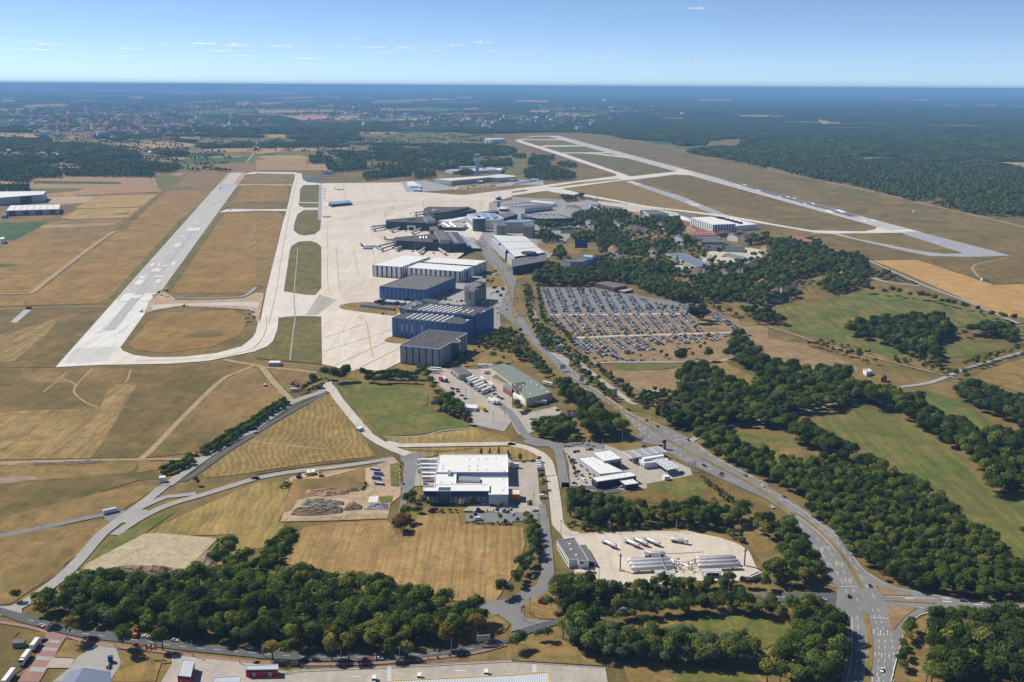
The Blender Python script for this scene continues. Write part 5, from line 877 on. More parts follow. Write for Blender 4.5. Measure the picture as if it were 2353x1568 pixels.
h = dealer('small charcoal garage with white roof at the workshop corner', "D2 985,416 1046,461 1162,445 1095,398", 4.5, ("D2 1040,425", "D2 1075,440", "D2 1095,415"), 'garage', 'dark')
def canopy(label, roof, H, nb, legs):
    h = B('fuel_canopy', label, 'canopy'); P = G(roof, H); h.setc((sum(p[0] for p in P)/4, sum(p[1] for p in P)/4)); h.P, h.H = P, H
    b = MB(); b.prism(P, H-.5, H-.3, K['greyl']); h.put(b.build('deck'))
    for k in range(nb+1): a_, c_ = bez(P[0], P[1], k/nb), bez(P[3], P[2], k/nb); box('beam', ((a_[0]+c_[0])/2-h.c[0], (a_[1]+c_[1])/2-h.c[1], H-.3), (math.dist(a_, c_), .5, .6), math.atan2(c_[1]-a_[1], c_[0]-a_[0]), K['white'], h.root)
    for k in range(5): a_, c_ = bez(P[0], P[3], k/4), bez(P[1], P[2], k/4); box('beam', ((a_[0]+c_[0])/2-h.c[0], (a_[1]+c_[1])/2-h.c[1], H-.32), (math.dist(a_, c_), .5, .6), math.atan2(c_[1]-a_[1], c_[0]-a_[0]), K['white'], h.root)
    for u, v in legs: p_ = bez(bez(P[0], P[1], u), bez(P[3], P[2], u), v); box('column', (p_[0]-h.c[0], p_[1]-h.c[1], 0), (.5, .5, H-.5), 0, K['white'], h.root)
canopy('wide white gridded fuel station canopy beside the main road', "D2 1018,156 1106,210 1420,156 1345,104", 6, 7, ((.2, .3), (.2, .7), (.8, .3), (.8, .7), (.9, .05))); canopy('smaller white gridded canopy in front of the station shop', "D2 1298,228 1430,322 1533,300 1395,214", 5.5, 6, ((.1, .15), (.1, .85), (.9, .15), (.9, .85)))
h = B('station_shop', 'low white fuel station shop between the two canopies', 'building'); h.block("D2 1168,228 1215,262 1325,248 1440,225 1390,203", H=5, wall='white', top='offwhite', par=.3); h.grid(0, 3, 1, .5, .5, 0, 2.5, 'glass'); h.bx('shop_front', "D2 1195,205 1210,222 1400,190 1385,175", 5, 7, 'white', zp=7)
h = B('price_pylon', 'orange price pylon beside the main road', 'sign', at=on(px("C2 1400,1215")[0])); box('panel', (0, 0, 0), (3, .8, 9), .6, K['orange'], h.root); box('price_board', (0, -.1, 6.2), (3.04, .9, 2.0), .6, K['slot'], h.root)
h = B('kiosk', 'white kiosk cube at the dealership yard edge', 'kiosk', at=on(px("D2 1415,412")[0])); box('wall', (0, 0, 0), (4.5, 4, 3.2), .3, K['white'], h.root); box('roof', (0, 0, 3.2), (4.9, 4.4, .3), .3, K['roofwhite'], h.root)
h = B('warehouse', 'long grey-green roofed warehouse beside the truck yard', 'building'); HT = 8; h.block("C1 2145,452 2351,600 C2 130,752 370,692 200,572 0,450 C1 2270,424", H=HT, wall='cream', top='sage', par=.3, parm='sage')
P_ = h.P; h.bx('roof_patch', "C2 0,610 120,595 125,612 80,640 120,660 60,690 0,650", HT, HT+.25, 'roofdark', zp=HT)
for s in ("C2 30,620", "C2 100,625", "C2 180,598", "C2 75,645", "C2 105,665", "C2 230,628", "C2 280,655", "C2 325,688", "C2 170,705"): h.dome(pz(s, HT), HT, 1.2)
h.bx('office_annex', "C1 2165,550 2300,612 2320,570 2215,512", 0, 5, 'cream', 'roofgrey', zp=5); h.bx('office_annex', "C1 2270,640 2351,690 2351,640 2300,600", 0, 5.5, 'brick', 'sage', zp=5.5); h.bx('dock', "C2 0,700 130,780 130,752 20,690", 0, 4, 'white', zp=4)
h = B('truck_workshop', 'brown workshop with dark flat roof in the truck yard', 'building'); HT = hgt("C1 1865,578", "C1 1865,528"); h.block("C1 1787,470 1865,530 1985,515 1900,455", H=HT, wall='concretewall', top='roofgrey', par=.4); h.grid(0, 3, 1, .6, .1, 0, 3, 'slot', 'gate')
h = B('trailer_shed', 'low white roofed shed beside the yellow trailer', 'building'); h.block("C1 1925,830 2025,838 2030,805 1930,800", H=3.5, wall='white', top='roofwhite', par=.2)
h = B('pump_house', 'small flat-roofed brick store on the dry parking field', 'building'); h.block("C2 1232,668 1270,695 1412,680 1375,655", H=3.5, wall='white', top='concretewall', par=.3, parm='white')
gable('farmhouse', 'brick farmhouse with dark brown roof beside the main road', "C2 1318,840 1425,812 1400,795 1340,800", 6.5, 3.5, 'brick', 'browntile'); gable('farmhouse', 'brown roofed side wing of the brick farmhouse', "C2 1410,835 1520,830 1510,795 1420,800", 5, 3, 'brick', 'browntile'); gable('farmhouse', 'white gabled cottage behind the farmhouse trees', "C2 1610,815 1690,820 1690,790 1630,785", 5, 3, 'white', 'browntile'); gable('farmhouse', 'red tiled cottage in the wooded hamlet', "C2 2000,790 2080,790 2080,770 2020,768", 4, 2.5, 'brick', 'tile')
gable('cottage', 'white garden cottage beside the pool', "C2 500,880 600,880 600,855 510,855", 3.5, 2, 'white', 'browntile'); sheet('swimming_pool', "C2 578,912 600,905 614,912 610,922 585,924", .45, K['pool'])
gable('farmhouse', 'brown gabled house by the railway bridge', "C3 1040,560 1090,565 1090,545 1045,540", 4, 2.5, 'brick', 'browntile'); h = B('switch_house', 'white flat switch house beside the railway', 'building'); h.block("C3 875,480 905,510 955,495 920,472", H=4, wall='white', top='greyl')
h = B('depot_office', 'grey-roofed depot office with white sunlit wall', 'building'); HT = hgt("E2 525,520", "E2 525,452"); h.block("E2 413,270 525,452 595,440 610,458 706,455 575,243", H=HT, wall='white', top='roofgrey', par=.35, parm='greyl'); h.band(0, 1.5, 2.6, 'slot', .05, .95, .12, 'window_band'); h.band(0, 4.4, 5.4, 'slot', .05, .95, .12, 'window_band'); h.band(3, 3.4, 4.8, 'glass', .2, .5, .15, 'window')
for s in ("E2 530,300", "E2 592,402", "E2 545,350"): h.dome(pz(s, HT), HT, .9)
h.bx('garage', "E2 705,455 768,462 680,304 618,308", 0, HT-1.6, 'white', 'roofgrey', zp=HT-1.6); p_ = G("E2 708,512 757,512"); box('gate', ((p_[0][0]+p_[1][0])/2-h.c[0], p_[0][1]-h.c[1]+.3, 0), (abs(p_[1][0]-p_[0][0]), .5, 3.2), 0, K['black'], h.root)
for lab, s0, s1, m_ in (('pale blue-white fuel tank, front of the office-side group', "E2 1105,560 1470,545", 0, 'tank'), ('pale blue-white fuel tank, middle of the office-side group', "E2 1085,525 1450,510", 1, 'tank'), ('pale blue-white fuel tank, back of the office-side group', "E2 1070,492 1440,478", 2, 'tank'), ('faded pink-white fuel tank, front of the fence-side group', "E2 1715,540 2080,528", 0, 'tankpink'), ('faded pink-white fuel tank, middle of the fence-side group', "E2 1705,505 2065,494", 1, 'tankpink'), ('faded pink-white fuel tank, back of the fence-side group', "E2 1700,475 2040,462", 2, 'tankpink')):
    a_, b_ = G(s0); h = B('fuel_tank', lab, 'tank', at=((a_[0]+b_[0])/2, (a_[1]+b_[1])/2)); L = math.dist(a_, b_); ang = math.atan2(b_[1]-a_[1], b_[0]-a_[0]); h.root.rotation_euler = (0, 0, ang); r_ = 1.75; zc = 3.0; b = MB(); n = 20
    prof = [(-L/2 - 1.0, .05), (-L/2 - .9, .75), (-L/2 - .55, 1.3), (-L/2, r_), (L/2, r_), (L/2 + .55, 1.3), (L/2 + .9, .75), (L/2 + 1.0, .05)]; v, f = [], []
    for x, r0 in prof:
        for i in range(n): a = 2*math.pi*i/n; v.append((x, math.cos(a)*r0, zc + math.sin(a)*r0))
    for k in range(len(prof)-1):
        for i in range(n): f.append((k*n+i, (k+1)*n+i, (k+1)*n+(i+1) % n, k*n+(i+1) % n))
    b.add(v, f, K[m_]); o = b.build('shell', h.root, True)
    for x in (-L*.35, 0, L*.35): box('saddle', (x, 0, 0), (.7, 2.6, 2.0), 0, K['concretewall'], h.root)
    box('walkway', (0, 0, zc + r_), (L*.9, .7, .12), 0, K['steel'], h.root)
def pipes(label, at_s, lines, r=.26):
    c = on(px(at_s)[0]); h = B('pipe_rack', label, 'pipework', at=c); b = MB()
    for p, q in lines: b.tube(p, q, r, r, K['steel'], 6)
    h2 = b.build('pipes', h.root); h2.location = (-c[0], -c[1], 0); h2['kind'] = 'stuff'
g3 = lambda s, z: (*on(px(s)[0]), z)
def gz(s, zs): return [(*p, z) for p, z in zip(G(s), zs)]
L1 = []
a_ = gz("E2 1345,470 1395,590 1460,690 1500,700", (7, 6.5, 6, .2)); L1 += list(zip(a_[:-1], a_[1:]))
a_ = gz("E2 1350,470 1500,470 1680,460 1760,455", (6.5, 6.5, 6.5, 6.5)); L1 += list(zip(a_[:-1], a_[1:]))
for i in range(34):
    x = random.choice([random.uniform(1380, 1540), random.uniform(1600, 1800)]); y = random.uniform(470, 560); q = G(f"E2 {x},{y}")[0]; z = random.uniform(1.5, 6); L1.append(((*q, 0), (*q, z))); L1.append(((*q, z), (q[0] + random.uniform(-4, 4), q[1] + random.choice((0, 3, -3)), z)))
pipes('tangle of steel pipes and ladders between the two tank groups', "E2 1560,520", L1)
for s, lab in (("E2 1405,612", 'open steel loading shelter below the office-side tanks'), ("E2 1830,595", 'open steel loading shelter below the fence-side tanks')):
    h = B('loading_shelter', lab, 'shelter', at=on(px(s)[0])); box('roof', (0, 0, 4), (13, 4.2, .3), .04, K['greyl'], h.root)
    for x in (-5.5, 0, 5.5):
        for y in (-1.6, 1.6): box('post', (x, y, 0), (.3, .3, 4), .04, K['steel'], h.root)
    box('pump_box', (1, .5, 0), (8, 1.2, 1.8), .04, K['dark'], h.root)
h = B('container_store', 'pale blue roofed container store by the depot hedge', 'building'); h.block("E2 1180,690 1310,685 1305,655 1178,658", H=3.2, wall='white', top='paleblue', par=.1)
h = B('container_store', 'dark steel container beside the pale blue store', 'building'); h.block("E2 1312,695 1408,693 1400,668 1310,668", H=3, wall='dark', top='roofgrey', par=.1); h = B('container_store', 'white flat store left of the pale blue store', 'building'); h.block("E2 935,700 1060,695 1055,668 932,672", H=3, wall='white', top='greyl', par=.1)
h = B('depot_shed', 'small grey-roofed white shed at the depot fence', 'building'); h.block("E2 2175,588 2195,600 2288,562 2262,545", H=3.5, wall='white', top='roofgrey', par=.1)
h = B('depot_mast', 'dark lattice mast at the office end of the tanks', 'mast', at=on(px("E2 993,545")[0])); box('pole', (0, 0, 0), (.7, .7, 12), 0, K['dark'], h.root); box('platform', (0, 0, 10.5), (2.2, 1.4, .4), 0, K['steel'], h.root); box('base', (1, -.5, 0), (4, 1.5, .6), .2, K['concretewall'], h.root)
h = B('depot_mast', 'dark lattice mast at the depot fence corner', 'mast', at=on(px("E2 2135,500")[0])); box('pole', (0, 0, 0), (.7, .7, 12), 0, K['dark'], h.root); box('platform', (0, 0, 10.5), (2.2, 1.4, .4), 0, K['steel'], h.root); box('base', (4, -1.5, 0), (9, 1.2, .5), -.25, K['concretewall'], h.root)
gable('garden_shed', 'small dark red shed on the dry corner lawn', "E2 240,815 295,825 300,795 255,790", 2.4, 1.2, 'brick', 'browntile', rows=0)
h = B('warehouse', 'blue-grey hipped roof hall at the yard corner', 'building'); HT = 6; P = G("E0 490,1640 1030,1640 1015,1470 775,1425 640,1470", HT); h.setc(P[0]); b = MB(); b.prism(P, 0, HT, K['greyl']); h.put(b.build('wall')); rd = (*G("E0 770,1432", HT+2.5)[0], HT+2.5); re = (*G("E0 640,1640", HT+3)[0], HT+3)
b = MB(); b.add([(*P[0], HT), (*P[1], HT), (*P[2], HT), rd, (*P[4], HT), re], [(1, 2, 3, 5), (0, 5, 3, 4), (0, 1, 5)], K['roofblue']); h.put(b.build('roof'))
for lab, roof, H in (('tall red cabin with white roof in the freight yard', "E0 1630,1508 1750,1520 1785,1365 1675,1362", 5.5), ('low red cabin with white roof beside the yard fence', "E1 -95,1455 200,1450 200,1408 -90,1415", 4.5), ('flat white-roofed red building at the yard edge', "E0 1945,1568 2200,1568 2205,1512 1965,1525", 4.5)):
    h = B('yard_cabin', lab, 'cabin'); h.block(roof, H=H, wall='red', top='greyl', par=.25, parm='greyl'); h.grid(0, 2, 1, .18, .1, 0, 2.6, 'greyl', 'door'); h.grid(0, 1, 1, .9, H-1.4, 0, .8, 'slot', 'window_band')
h = B('loading_hall', 'grey ribbed roof with yellow edge along the freight yard', 'building'); P = G("E1 1230,1640 E1 1250,1563 2351,1510 E2 325,1482 350,1640", 7); h.setc(P[2]); b = MB(); b.prism(P, 0, 7, K['greyl']); h.put(b.build('wall')); b = MB(); b.prism(P, 7.02, 7.3, K['greyl']); h.put(b.build('roof'))
for i in (1, 2, 3):
    p, q = P[i], P[i+1]; box('roof_edge', ((p[0]+q[0])/2-h.c[0], (p[1]+q[1])/2-h.c[1], 6.9), (math.dist(p, q), .5, .7), math.atan2(q[1]-p[1], q[0]-p[0]), K['yellow'], h.root)
for k in range(1, 60): t = k/60; a_ = bez(P[1], P[2], min(1, t*1.35)) if t < .74 else bez(P[2], P[3], (t-.74)/.26); box('roof_rib', (a_[0]-h.c[0], a_[1]-h.c[1]-10, 7.3), (.25, 19, .18), 0, K['white'], h.root)
h = B('substation', 'weathered green transformer box beside the parked trucks', 'kiosk', at=on(px("E0 180,1240")[0])); box('wall', (0, 0, 0), (6, 3.6, 3), .1, K['sage'], h.root); box('roof', (0, 0, 3), (6.4, 4, .25), .1, K['roofgrey'], h.root)
h = B('gatehouse', 'white cube gatehouse at the airport lane gate', 'kiosk', at=on(px("D0 1495,430")[0])); box('wall', (0, 0, 0), (4.4, 3.8, 4), .2, K['white'], h.root); box('roof', (0, 0, 4), (4.8, 4.2, .3), .2, K['roofwhite'], h.root); box('camera_mast', (-3, 1, 0), (.3, .3, 6), 0, K['steel'], h.root)
h = B('gatehouse', 'small white cabin beside the concrete road', 'kiosk', at=on(px("C1 955,1045")[0])); box('wall', (0, 0, 0), (3.6, 5.5, 3), -.6, K['greyl'], h.root); box('roof', (0, 0, 3), (4, 5.9, .25), -.6, K['roofwhite'], h.root)
h = B('pump_station', 'small grey station with white roof panels by the taxiway', 'kiosk', at=on(px("C1 175,440")[0])); box('wall', (0, 0, 0), (13, 8, 3.5), .1, K['greyl'], h.root); box('roof', (-2.9, 0, 3.5), (5.6, 8.4, .4), .1, K['roofwhite'], h.root); box('roof', (2.9, .2, 3.5), (5.6, 8.4, .4), .1, K['roofwhite'], h.root)
h = B('construction_silo', 'white construction silo block at the far runway end', 'silo', at=on(px("B1 655,190")[0])); box('tank', (-8, 0, 0), (14, 12, 14), 0, K['white'], h.root); box('tank', (10, 0, 0), (18, 10, 11), 0, K['offwhite'], h.root)
for s, z1 in (("F 595,672 820,600", 6), ("F 980,705 1190,620", 6), ("F 690,1010 868,945", 6), ("F 1125,1068 1250,970", 6), ("F 1590,1080 1452,985", 6), ("F 235,600 505,572", 6), ("F 265,650 500,600", 6), ("F 345,965 640,890", 6), ("F 400,1015 650,935", 6), ("F 1035,345 1200,325", 6), ("F 1045,395 1190,368", 6)):
    a_, b_ = G(s, 4.5); h = B('jet_bridge', 'pale jet bridge reaching from a dark terminal over the apron', 'jet bridge', 'jet bridges of the terminals', at=a_); ang = math.atan2(b_[1]-a_[1], b_[0]-a_[0]); L = min(math.dist(a_, b_), 60); h.root.rotation_euler = (0, 0, ang); box('tunnel', (L/2, 0, 4), (L, 3, 3), 0, K['greyl'], h.root); box('cab', (0, 0, 3.4), (5, 5, 4), 0, K['white'], h.root); box('support_leg', (L*.18, 0, 0), (1, 4, 4), 0, K['steel'], h.root); box('wheel_bogie', (L*.18, 0, 0), (2.5, 5, 1), 0, K['black'], h.root)
VILL = []
def village(s, n, wall=('offwhite', 'white', 'brick'), sc=1.0, lab='small red-roofed house in the village left of the runway', grp='village houses'):
    P = np.array(px(s)); c = 0
    while c < n:
        p = (rng.uniform(P[:, 0].min(), P[:, 0].max()), rng.uniform(P[:, 1].min(), P[:, 1].max()))
        if not inside(P, np.array([p[0]]), np.array([p[1]]))[0]: continue
        VILL.append((*on(p), sc*rng.uniform(.8, 1.3), lab, grp)); c += 1
village("A0 0,1280 400,1290 900,1330 1000,1400 850,1440 600,1440 300,1440 0,1400", 95); village("A0 1280,1385 1720,1370 1740,1400 1320,1420", 34, lab='small pale house in the roadside hamlet beyond the fields', grp='hamlet houses')
village("A0 400,1350 1000,1370 1000,1440 500,1440", 30); village("A1 700,1030 1080,1020 1080,1060 700,1055", 26, sc=1.5, lab='distant house in the town beyond the farmland', grp='distant town houses'); village("A2 20,1060 320,1060 320,1120 40,1120", 18, sc=1.4, lab='distant house near the far runway end', grp='houses by the far runway'); village("A3 1740,1118 1980,1120 1980,1145 1880,1155", 20, sc=1.4, lab='distant red-roofed house in the forest clearing', grp='forest village houses'); village("A0 1100,1095 1700,1060 1720,1110 1150,1140", 22, sc=1.6, lab='distant house in the town beyond the tree belts', grp='left town houses')
HW = {k: None for k in range(3)}
def house_mesh(w, l, h_, r, m_): b = MB(); b.box((0, 0, 0), (l, w, h_), K[m_]); return mesh('wall', b.v, b.f, b.mats)
def roof_mesh(w, l, h_, r, m_):
    b = MB(); x, y = l/2 + .4, w/2 + .5; v = [(-x, -y, h_), (x, -y, h_), (x, y, h_), (-x, y, h_), (-x, 0, h_+r), (x, 0, h_+r)]; b.add(v, [(0, 1, 5, 4), (2, 3, 4, 5), (1, 2, 5), (3, 0, 4)], K[m_]); return mesh('roof', b.v, b.f, b.mats)
HM = [(house_mesh(10, 13, 5.5, 5, w_), roof_mesh(10, 13, 5.5, 5, r_)) for w_, r_ in (('offwhite', 'tile'), ('white', 'tile'), ('brick', 'tile'), ('white', 'browntile'), ('offwhite', 'roofwhite'))]
for x, y, sc, lab, grp in VILL:
    e = empty('house', (x, y, 0), rng.uniform(-.6, .6) + (1.57 if rng.random() < .4 else 0)); e.scale = (sc,)*3; wm, rm = HM[rng.choice(5, p=[.28, .25, .17, .15, .15])]; obj('wall', wm, e); obj('roof', rm, e); tag(e, lab, 'house', grp)
for s, w_, l_, m_ in (("A0 630,1092", 60, 26, 'roofwhite'), ("A0 520,1090", 50, 24, 'roofwhite'), ("A0 1335,1026", 70, 30, 'roofwhite'), ("A0 1460,1012", 180, 40, 'greyl'), ("A0 1715,1012", 150, 40, 'greyl'), ("A0 1610,1052", 130, 40, 'roofwhite'), ("A0 1700,1108", 40, 22, 'roofwhite'), ("A0 1520,1132", 36, 20, 'roofwhite'), ("A0 1220,1300", 50, 16, 'roofwhite'), ("A0 950,1300", 40, 18, 'roofwhite'), ("A0 1445,1297", 36, 16, 'roofwhite'), ("A0 610,1440", 30, 18, 'tile'), ("A0 240,1378", 16, 10, 'roofwhite'), ("A0 400,1340", 28, 16, 'roofwhite'), ("A1 2120,1210", 40, 20, 'roofwhite')):
    p_ = on(px(s)[0]); h = B('distant_hall', 'flat distant hall with pale roof in the hazy built-up plain', 'building', 'distant halls', at=p_); box('wall', (0, 0, 0), (w_, l_, 8), 0, K['greyl'], h.root); box('roof', (0, 0, 8), (w_+1, l_+1, .8), 0, K[m_], h.root)
DH = []
for i in range(2600):
    cx_, cv_ = [(120, 70), (330, 62), (520, 50), (820, 58), (940, 75), (250, 110), (1180, 80), (640, 40), (1400, 50), (330, 80), (120, 66), (60, 95), (430, 90)][rng.integers(13)]; x_ = cx_ + rng.normal(0, 110); v_ = max(16, cv_ + rng.normal(0, 9))
    g = on((x_, EYE + v_ + (x_ - W_/2)*slope))
    if math.hypot(*g) > 3800: DH.append((g[0], g[1], rng.uniform(0, 3), rng.uniform(.9, 2.4)))
def leafmat(name, stops, var=.5):
    s = NT(name); oi = s.new('ShaderNodeObjectInfo'); a = s.new('ShaderNodeVertexColor', layer_name='Col')
    c = s.ramp(oi.outputs['Random'], stops); c = s.mix(1.0, c, a.outputs[0], 'MULTIPLY')
    df = s.new('ShaderNodeBsdfDiffuse'); tr = s.new('ShaderNodeBsdfTranslucent'); mx = s.new('ShaderNodeMixShader'); mx.inputs[0].default_value = .3
    s.link(c, df.inputs[0]); s.link(s.mix(1.0, c, (1.3, 1.4, .5), 'MULTIPLY'), tr.inputs[0]); s.link(df.outputs[0], mx.inputs[1]); s.link(tr.outputs[0], mx.inputs[2])
    s.link(mx.outputs[0], s.n['Material Output'].inputs[0]); return s.m
LM = {'leaf': leafmat('broad_leaves', [(0, (.054, .082, .018)), (.3, (.086, .124, .027)), (.6, (.122, .165, .036)), (.85, (.170, .198, .046)), (1, (.225, .21, .052))]),
      'dark': leafmat('dark_leaves', [(0, (.040, .060, .017)), (.5, (.060, .086, .023)), (1, (.096, .118, .032))]),
      'silver': leafmat('silvery_leaves', [(0, (.10, .14, .065)), (1, (.14, .175, .08))]),
      'yellow': leafmat('yellowing_leaves', [(0, (.19, .175, .035)), (.6, (.26, .19, .04)), (1, (.15, .165, .038))]),
      'rust': leafmat('rusty_leaves', [(0, (.20, .105, .03)), (.6, (.17, .08, .035)), (1, (.24, .15, .04))]),
      'lime': leafmat('bright_leaves', [(0, (.105, .165, .028)), (1, (.145, .19, .035))])}
BARK = plain('bark', (.085, .065, .048), .95, .3, .6)
def crown_arrays(seed, wid, hei, lobes, nq, leaf, shape='round', z0=.28):
    r = np.random.default_rng(seed); C, N, S, B = [], [], [], []
    cen = np.array([0, 0, hei*(z0 + (1-z0)*.5)]); rz = hei*(1-z0)*.5
    L = []
    for i in range(lobes):
        if shape == 'poplar':
            t = (i+.5)/lobes; L.append((np.array([r.normal(0, .08*wid), r.normal(0, .08*wid), hei*(z0*.5 + (1-z0*.5)*t*.93)]), wid*.5*(.55 + .75*math.sin(math.pi*(.12+.8*t))), hei*.62/lobes*1.6))
        elif shape == 'cone':
            t = (i+.5)/lobes; L.append((np.array([0, 0, hei*(.08 + .9*t)]), wid*.5*(1.05-t), hei*.75/lobes))
        else:
            d = r.normal(size=3); d /= np.linalg.norm(d); d[2] = d[2]*.8 + .15
            p = cen + d*np.array([wid*.30, wid*.30, rz*.52])*r.uniform(.65, 1.1); q = wid*r.uniform(.20, .30); L.append((p, q, q*r.uniform(.75, 1.0)))
    if shape == 'round': L.append((cen, wid*.36, rz*.8))
    per = max(6, nq//len(L))
    for p, q, qz in L:
        d = r.normal(size=(per, 3)); d /= np.linalg.norm(d, axis=1)[:, None]; d[:, 2] = np.where(d[:, 2] < -.35, -d[:, 2], d[:, 2])
        rad = r.uniform(.80, 1.10, (per, 1)); c = p + d*np.array([q, q, qz])*rad
        nn = d + r.normal(size=(per, 3))*.45; nn /= np.linalg.norm(nn, axis=1)[:, None]
        C.append(c); N.append(nn); S.append(leaf*r.uniform(.65, 1.35, per)); B.append(r.uniform(.55, 1.45, per)*r.uniform(.75, 1.25))
    C, N, S, B = np.concatenate(C), np.concatenate(N), np.concatenate(S), np.concatenate(B)
    keep = C[:, 2] > .25; C, N, S, B = C[keep], N[keep], S[keep], B[keep]
    U = np.cross(N, r.normal(size=N.shape)); U /= np.linalg.norm(U, axis=1)[:, None]; W = np.cross(N, U); n = len(C)
    s_ = S[:, None]; asp = r.uniform(.7, 1.2, (n, 1))
    q = np.stack([C - U*s_*asp*.5 - W*s_*.25, C - U*s_*.1 - W*s_*.55, C + U*s_*asp*.55 - W*s_*.05, C + U*s_*.05 + W*s_*.55], 1).reshape(-1, 3)
    out = (C - np.array([0, 0, hei*.45])); out /= np.linalg.norm(out, axis=1)[:, None]
    nv = N*.75 + out*.6; nv /= np.linalg.norm(nv, axis=1)[:, None]
    return q, np.repeat(nv, 4, 0), np.repeat(B, 4), L
def crown_mesh(name, parts, mat):
    q = np.concatenate([p[0] for p in parts]); nv = np.concatenate([p[1] for p in parts]); b = np.concatenate([p[2] for p in parts]); n = len(q)//4
    v = q; me = bpy.data.meshes.new(name); core_v, core_f = [], []
    me.vertices.add(len(v)); me.vertices.foreach_set('co', v.ravel()); me.loops.add(len(v)); me.loops.foreach_set('vertex_index', np.arange(len(v)))
    me.polygons.add(n); me.polygons.foreach_set('loop_start', np.arange(n)*4); me.polygons.foreach_set('loop_total', np.full(n, 4)); me.update(calc_edges=True)
    me.polygons.foreach_set('use_smooth', np.ones(n, bool))
    c = np.ones((len(v), 4)); c[:, :3] = b[:, None]; a = me.color_attributes.new('Col', 'FLOAT_COLOR', 'POINT'); a.data.foreach_set('color', c.ravel())
    me.normals_split_custom_set_from_vertices([tuple(x) for x in nv]); me.materials.append(mat); return me
def trunk_mesh(name, hei, wid, L, seed):
    r = random.Random(seed); b = MB(); t = .018*hei + .08; top = hei*.55
    p = (0, 0, -.2); rad = t*1.25
    for i in range(3):
        q = (p[0] + r.uniform(-.1, .1)*wid*.3, p[1] + r.uniform(-.1, .1)*wid*.3, top*(i+1)/3); b.tube(p, q, rad, rad*.74, BARK, 6, False); p, rad = q, rad*.74
    for l in L[:5]: b.tube((p[0]*.5, p[1]*.5, top*.55), tuple(l[0]), rad*.8, rad*.25, BARK, 5, False)
    return mesh(name, b.v, b.f, [BARK])
PROTO = {}
def proto(key, seed, wid, hei, lobes, nq, leaf, mat, shape='round', z0=.28):
    q = crown_arrays(seed, wid, hei, lobes, nq, leaf, shape, z0)
    PROTO[key] = dict(crown=crown_mesh('crown', [q], LM[mat]), trunk=trunk_mesh('trunk', hei, wid, q[3], seed), h=hei, w=wid)
for i in range(4): proto(f'leaf{i}', 20+i, 9.5, 12.5 + i*.6, 10+i, 900, .85, 'leaf')
for i in range(3): proto(f'dark{i}', 40+i, 9.5 + i, 13, 11, 900, .85, 'dark')
for i in range(2): proto(f'silver{i}', 50+i, 9, 12.5, 9, 850, .8, 'silver')
for i in range(2): proto(f'yellow{i}', 60+i, 6.0, 8.2, 7, 620, .6, 'yellow', z0=.22)
for i in range(2): proto(f'street{i}', 65+i, 5.6, 8.0, 7, 620, .6, 'leaf', z0=.24)
for i in range(2): proto(f'poplar{i}', 70+i, 6.0, 17, 7, 900, .85, 'leaf', 'poplar', .2)
proto('rust0', 80, 8, 9.5, 9, 700, .75, 'rust', z0=.15); proto('rust1', 81, 7, 10, 8, 700, .7, 'rust', z0=.2)
for i in range(2): proto(f'lime{i}', 85+i, 8.5, 12, 10, 850, .8, 'lime')
for i in range(3): proto(f'bush{i}', 90+i, 4.4, 3.6, 7, 330, .6, 'leaf', z0=.02)
proto('cone0', 95, 3.2, 7.0, 7, 420, .5, 'dark', 'cone', .05)
def far_proto(key, seed, n, size, mat, nq=46, sp=9.5):
    r = np.random.default_rng(seed); parts = []
    for i in range(n):
        a = crown_arrays(seed*100+i, sp*r.uniform(.95, 1.3), r.uniform(10, 15), 3, nq, 3.0, 'round', .12); off = np.array([r.uniform(-size/2, size/2), r.uniform(-size/2, size/2), 0]) if n > 1 else np.zeros(3)
        parts.append((a[0] + off, a[1], a[2]*r.uniform(.7, 1.25)))
    PROTO[key] = dict(crown=crown_mesh('crown', parts, LM[mat]), trunk=None, h=13, w=size)
for i in range(4): far_proto(f'clump{i}', 200+i, 16, 36, 'leaf' if i else 'dark')
for i in range(3): far_proto(f'mid{i}', 220+i, 1, 0, 'leaf', 170)
TREES = []; BUSH = []; FAROUT = {}
def poisson(poly, sp, tries=None):
    P = np.array(poly); x0, y0 = P.min(0); x1, y1 = P.max(0); nx, ny = int((x1-x0)/sp)+1, int((y1-y0)/(sp*.87))+1
    if nx*ny > 400000: return np.zeros((0, 2))
    I, Jj = np.meshgrid(np.arange(nx), np.arange(ny)); X = x0 + (I + .5*(Jj % 2))*sp + rng.uniform(-.36, .36, I.shape)*sp; Y = y0 + Jj*sp*.87 + rng.uniform(-.36, .36, I.shape)*sp
    m = inside(P, X, Y); return np.stack([X[m], Y[m]], 1)
MIX = {'wood': [('leaf', 4, .55), ('dark', 3, .28), ('silver', 2, .07), ('lime', 2, .08), ('rust', 2, .02)], 'dark': [('dark', 3, .72), ('leaf', 4, .28)], 'mixed': [('leaf', 4, .62), ('dark', 3, .26), ('lime', 2, .04), ('yellow', 2, .06), ('rust', 2, .02)],
       'street': [('yellow', 2, .5), ('street', 2, .5)], 'young': [('street', 2, .9), ('yellow', 2, .1)], 'bushy': [('bush', 3, 1.0)], 'poplar': [('poplar', 2, .75), ('leaf', 4, .25)], 'willow': [('silver', 2, .45), ('leaf', 4, .55)], 'autumn': [('rust', 2, .45), ('yellow', 2, .2), ('leaf', 4, .35)]}
def pick(mix):
    u = rng.random(); c = 0
    for k_, n_, w_ in MIX[mix]:
        c += w_
        if u < c: return f'{k_}{rng.integers(n_)}'
    return f'{MIX[mix][0][0]}0'
def projv(X, Y, z):
    v = np.stack([X, Y, np.full(X.shape, z - CAM_H)], -1) @ CR; return W_/2 + FPX*v[..., 0]/-v[..., 2], H_/2 - FPX*v[..., 1]/-v[..., 2]
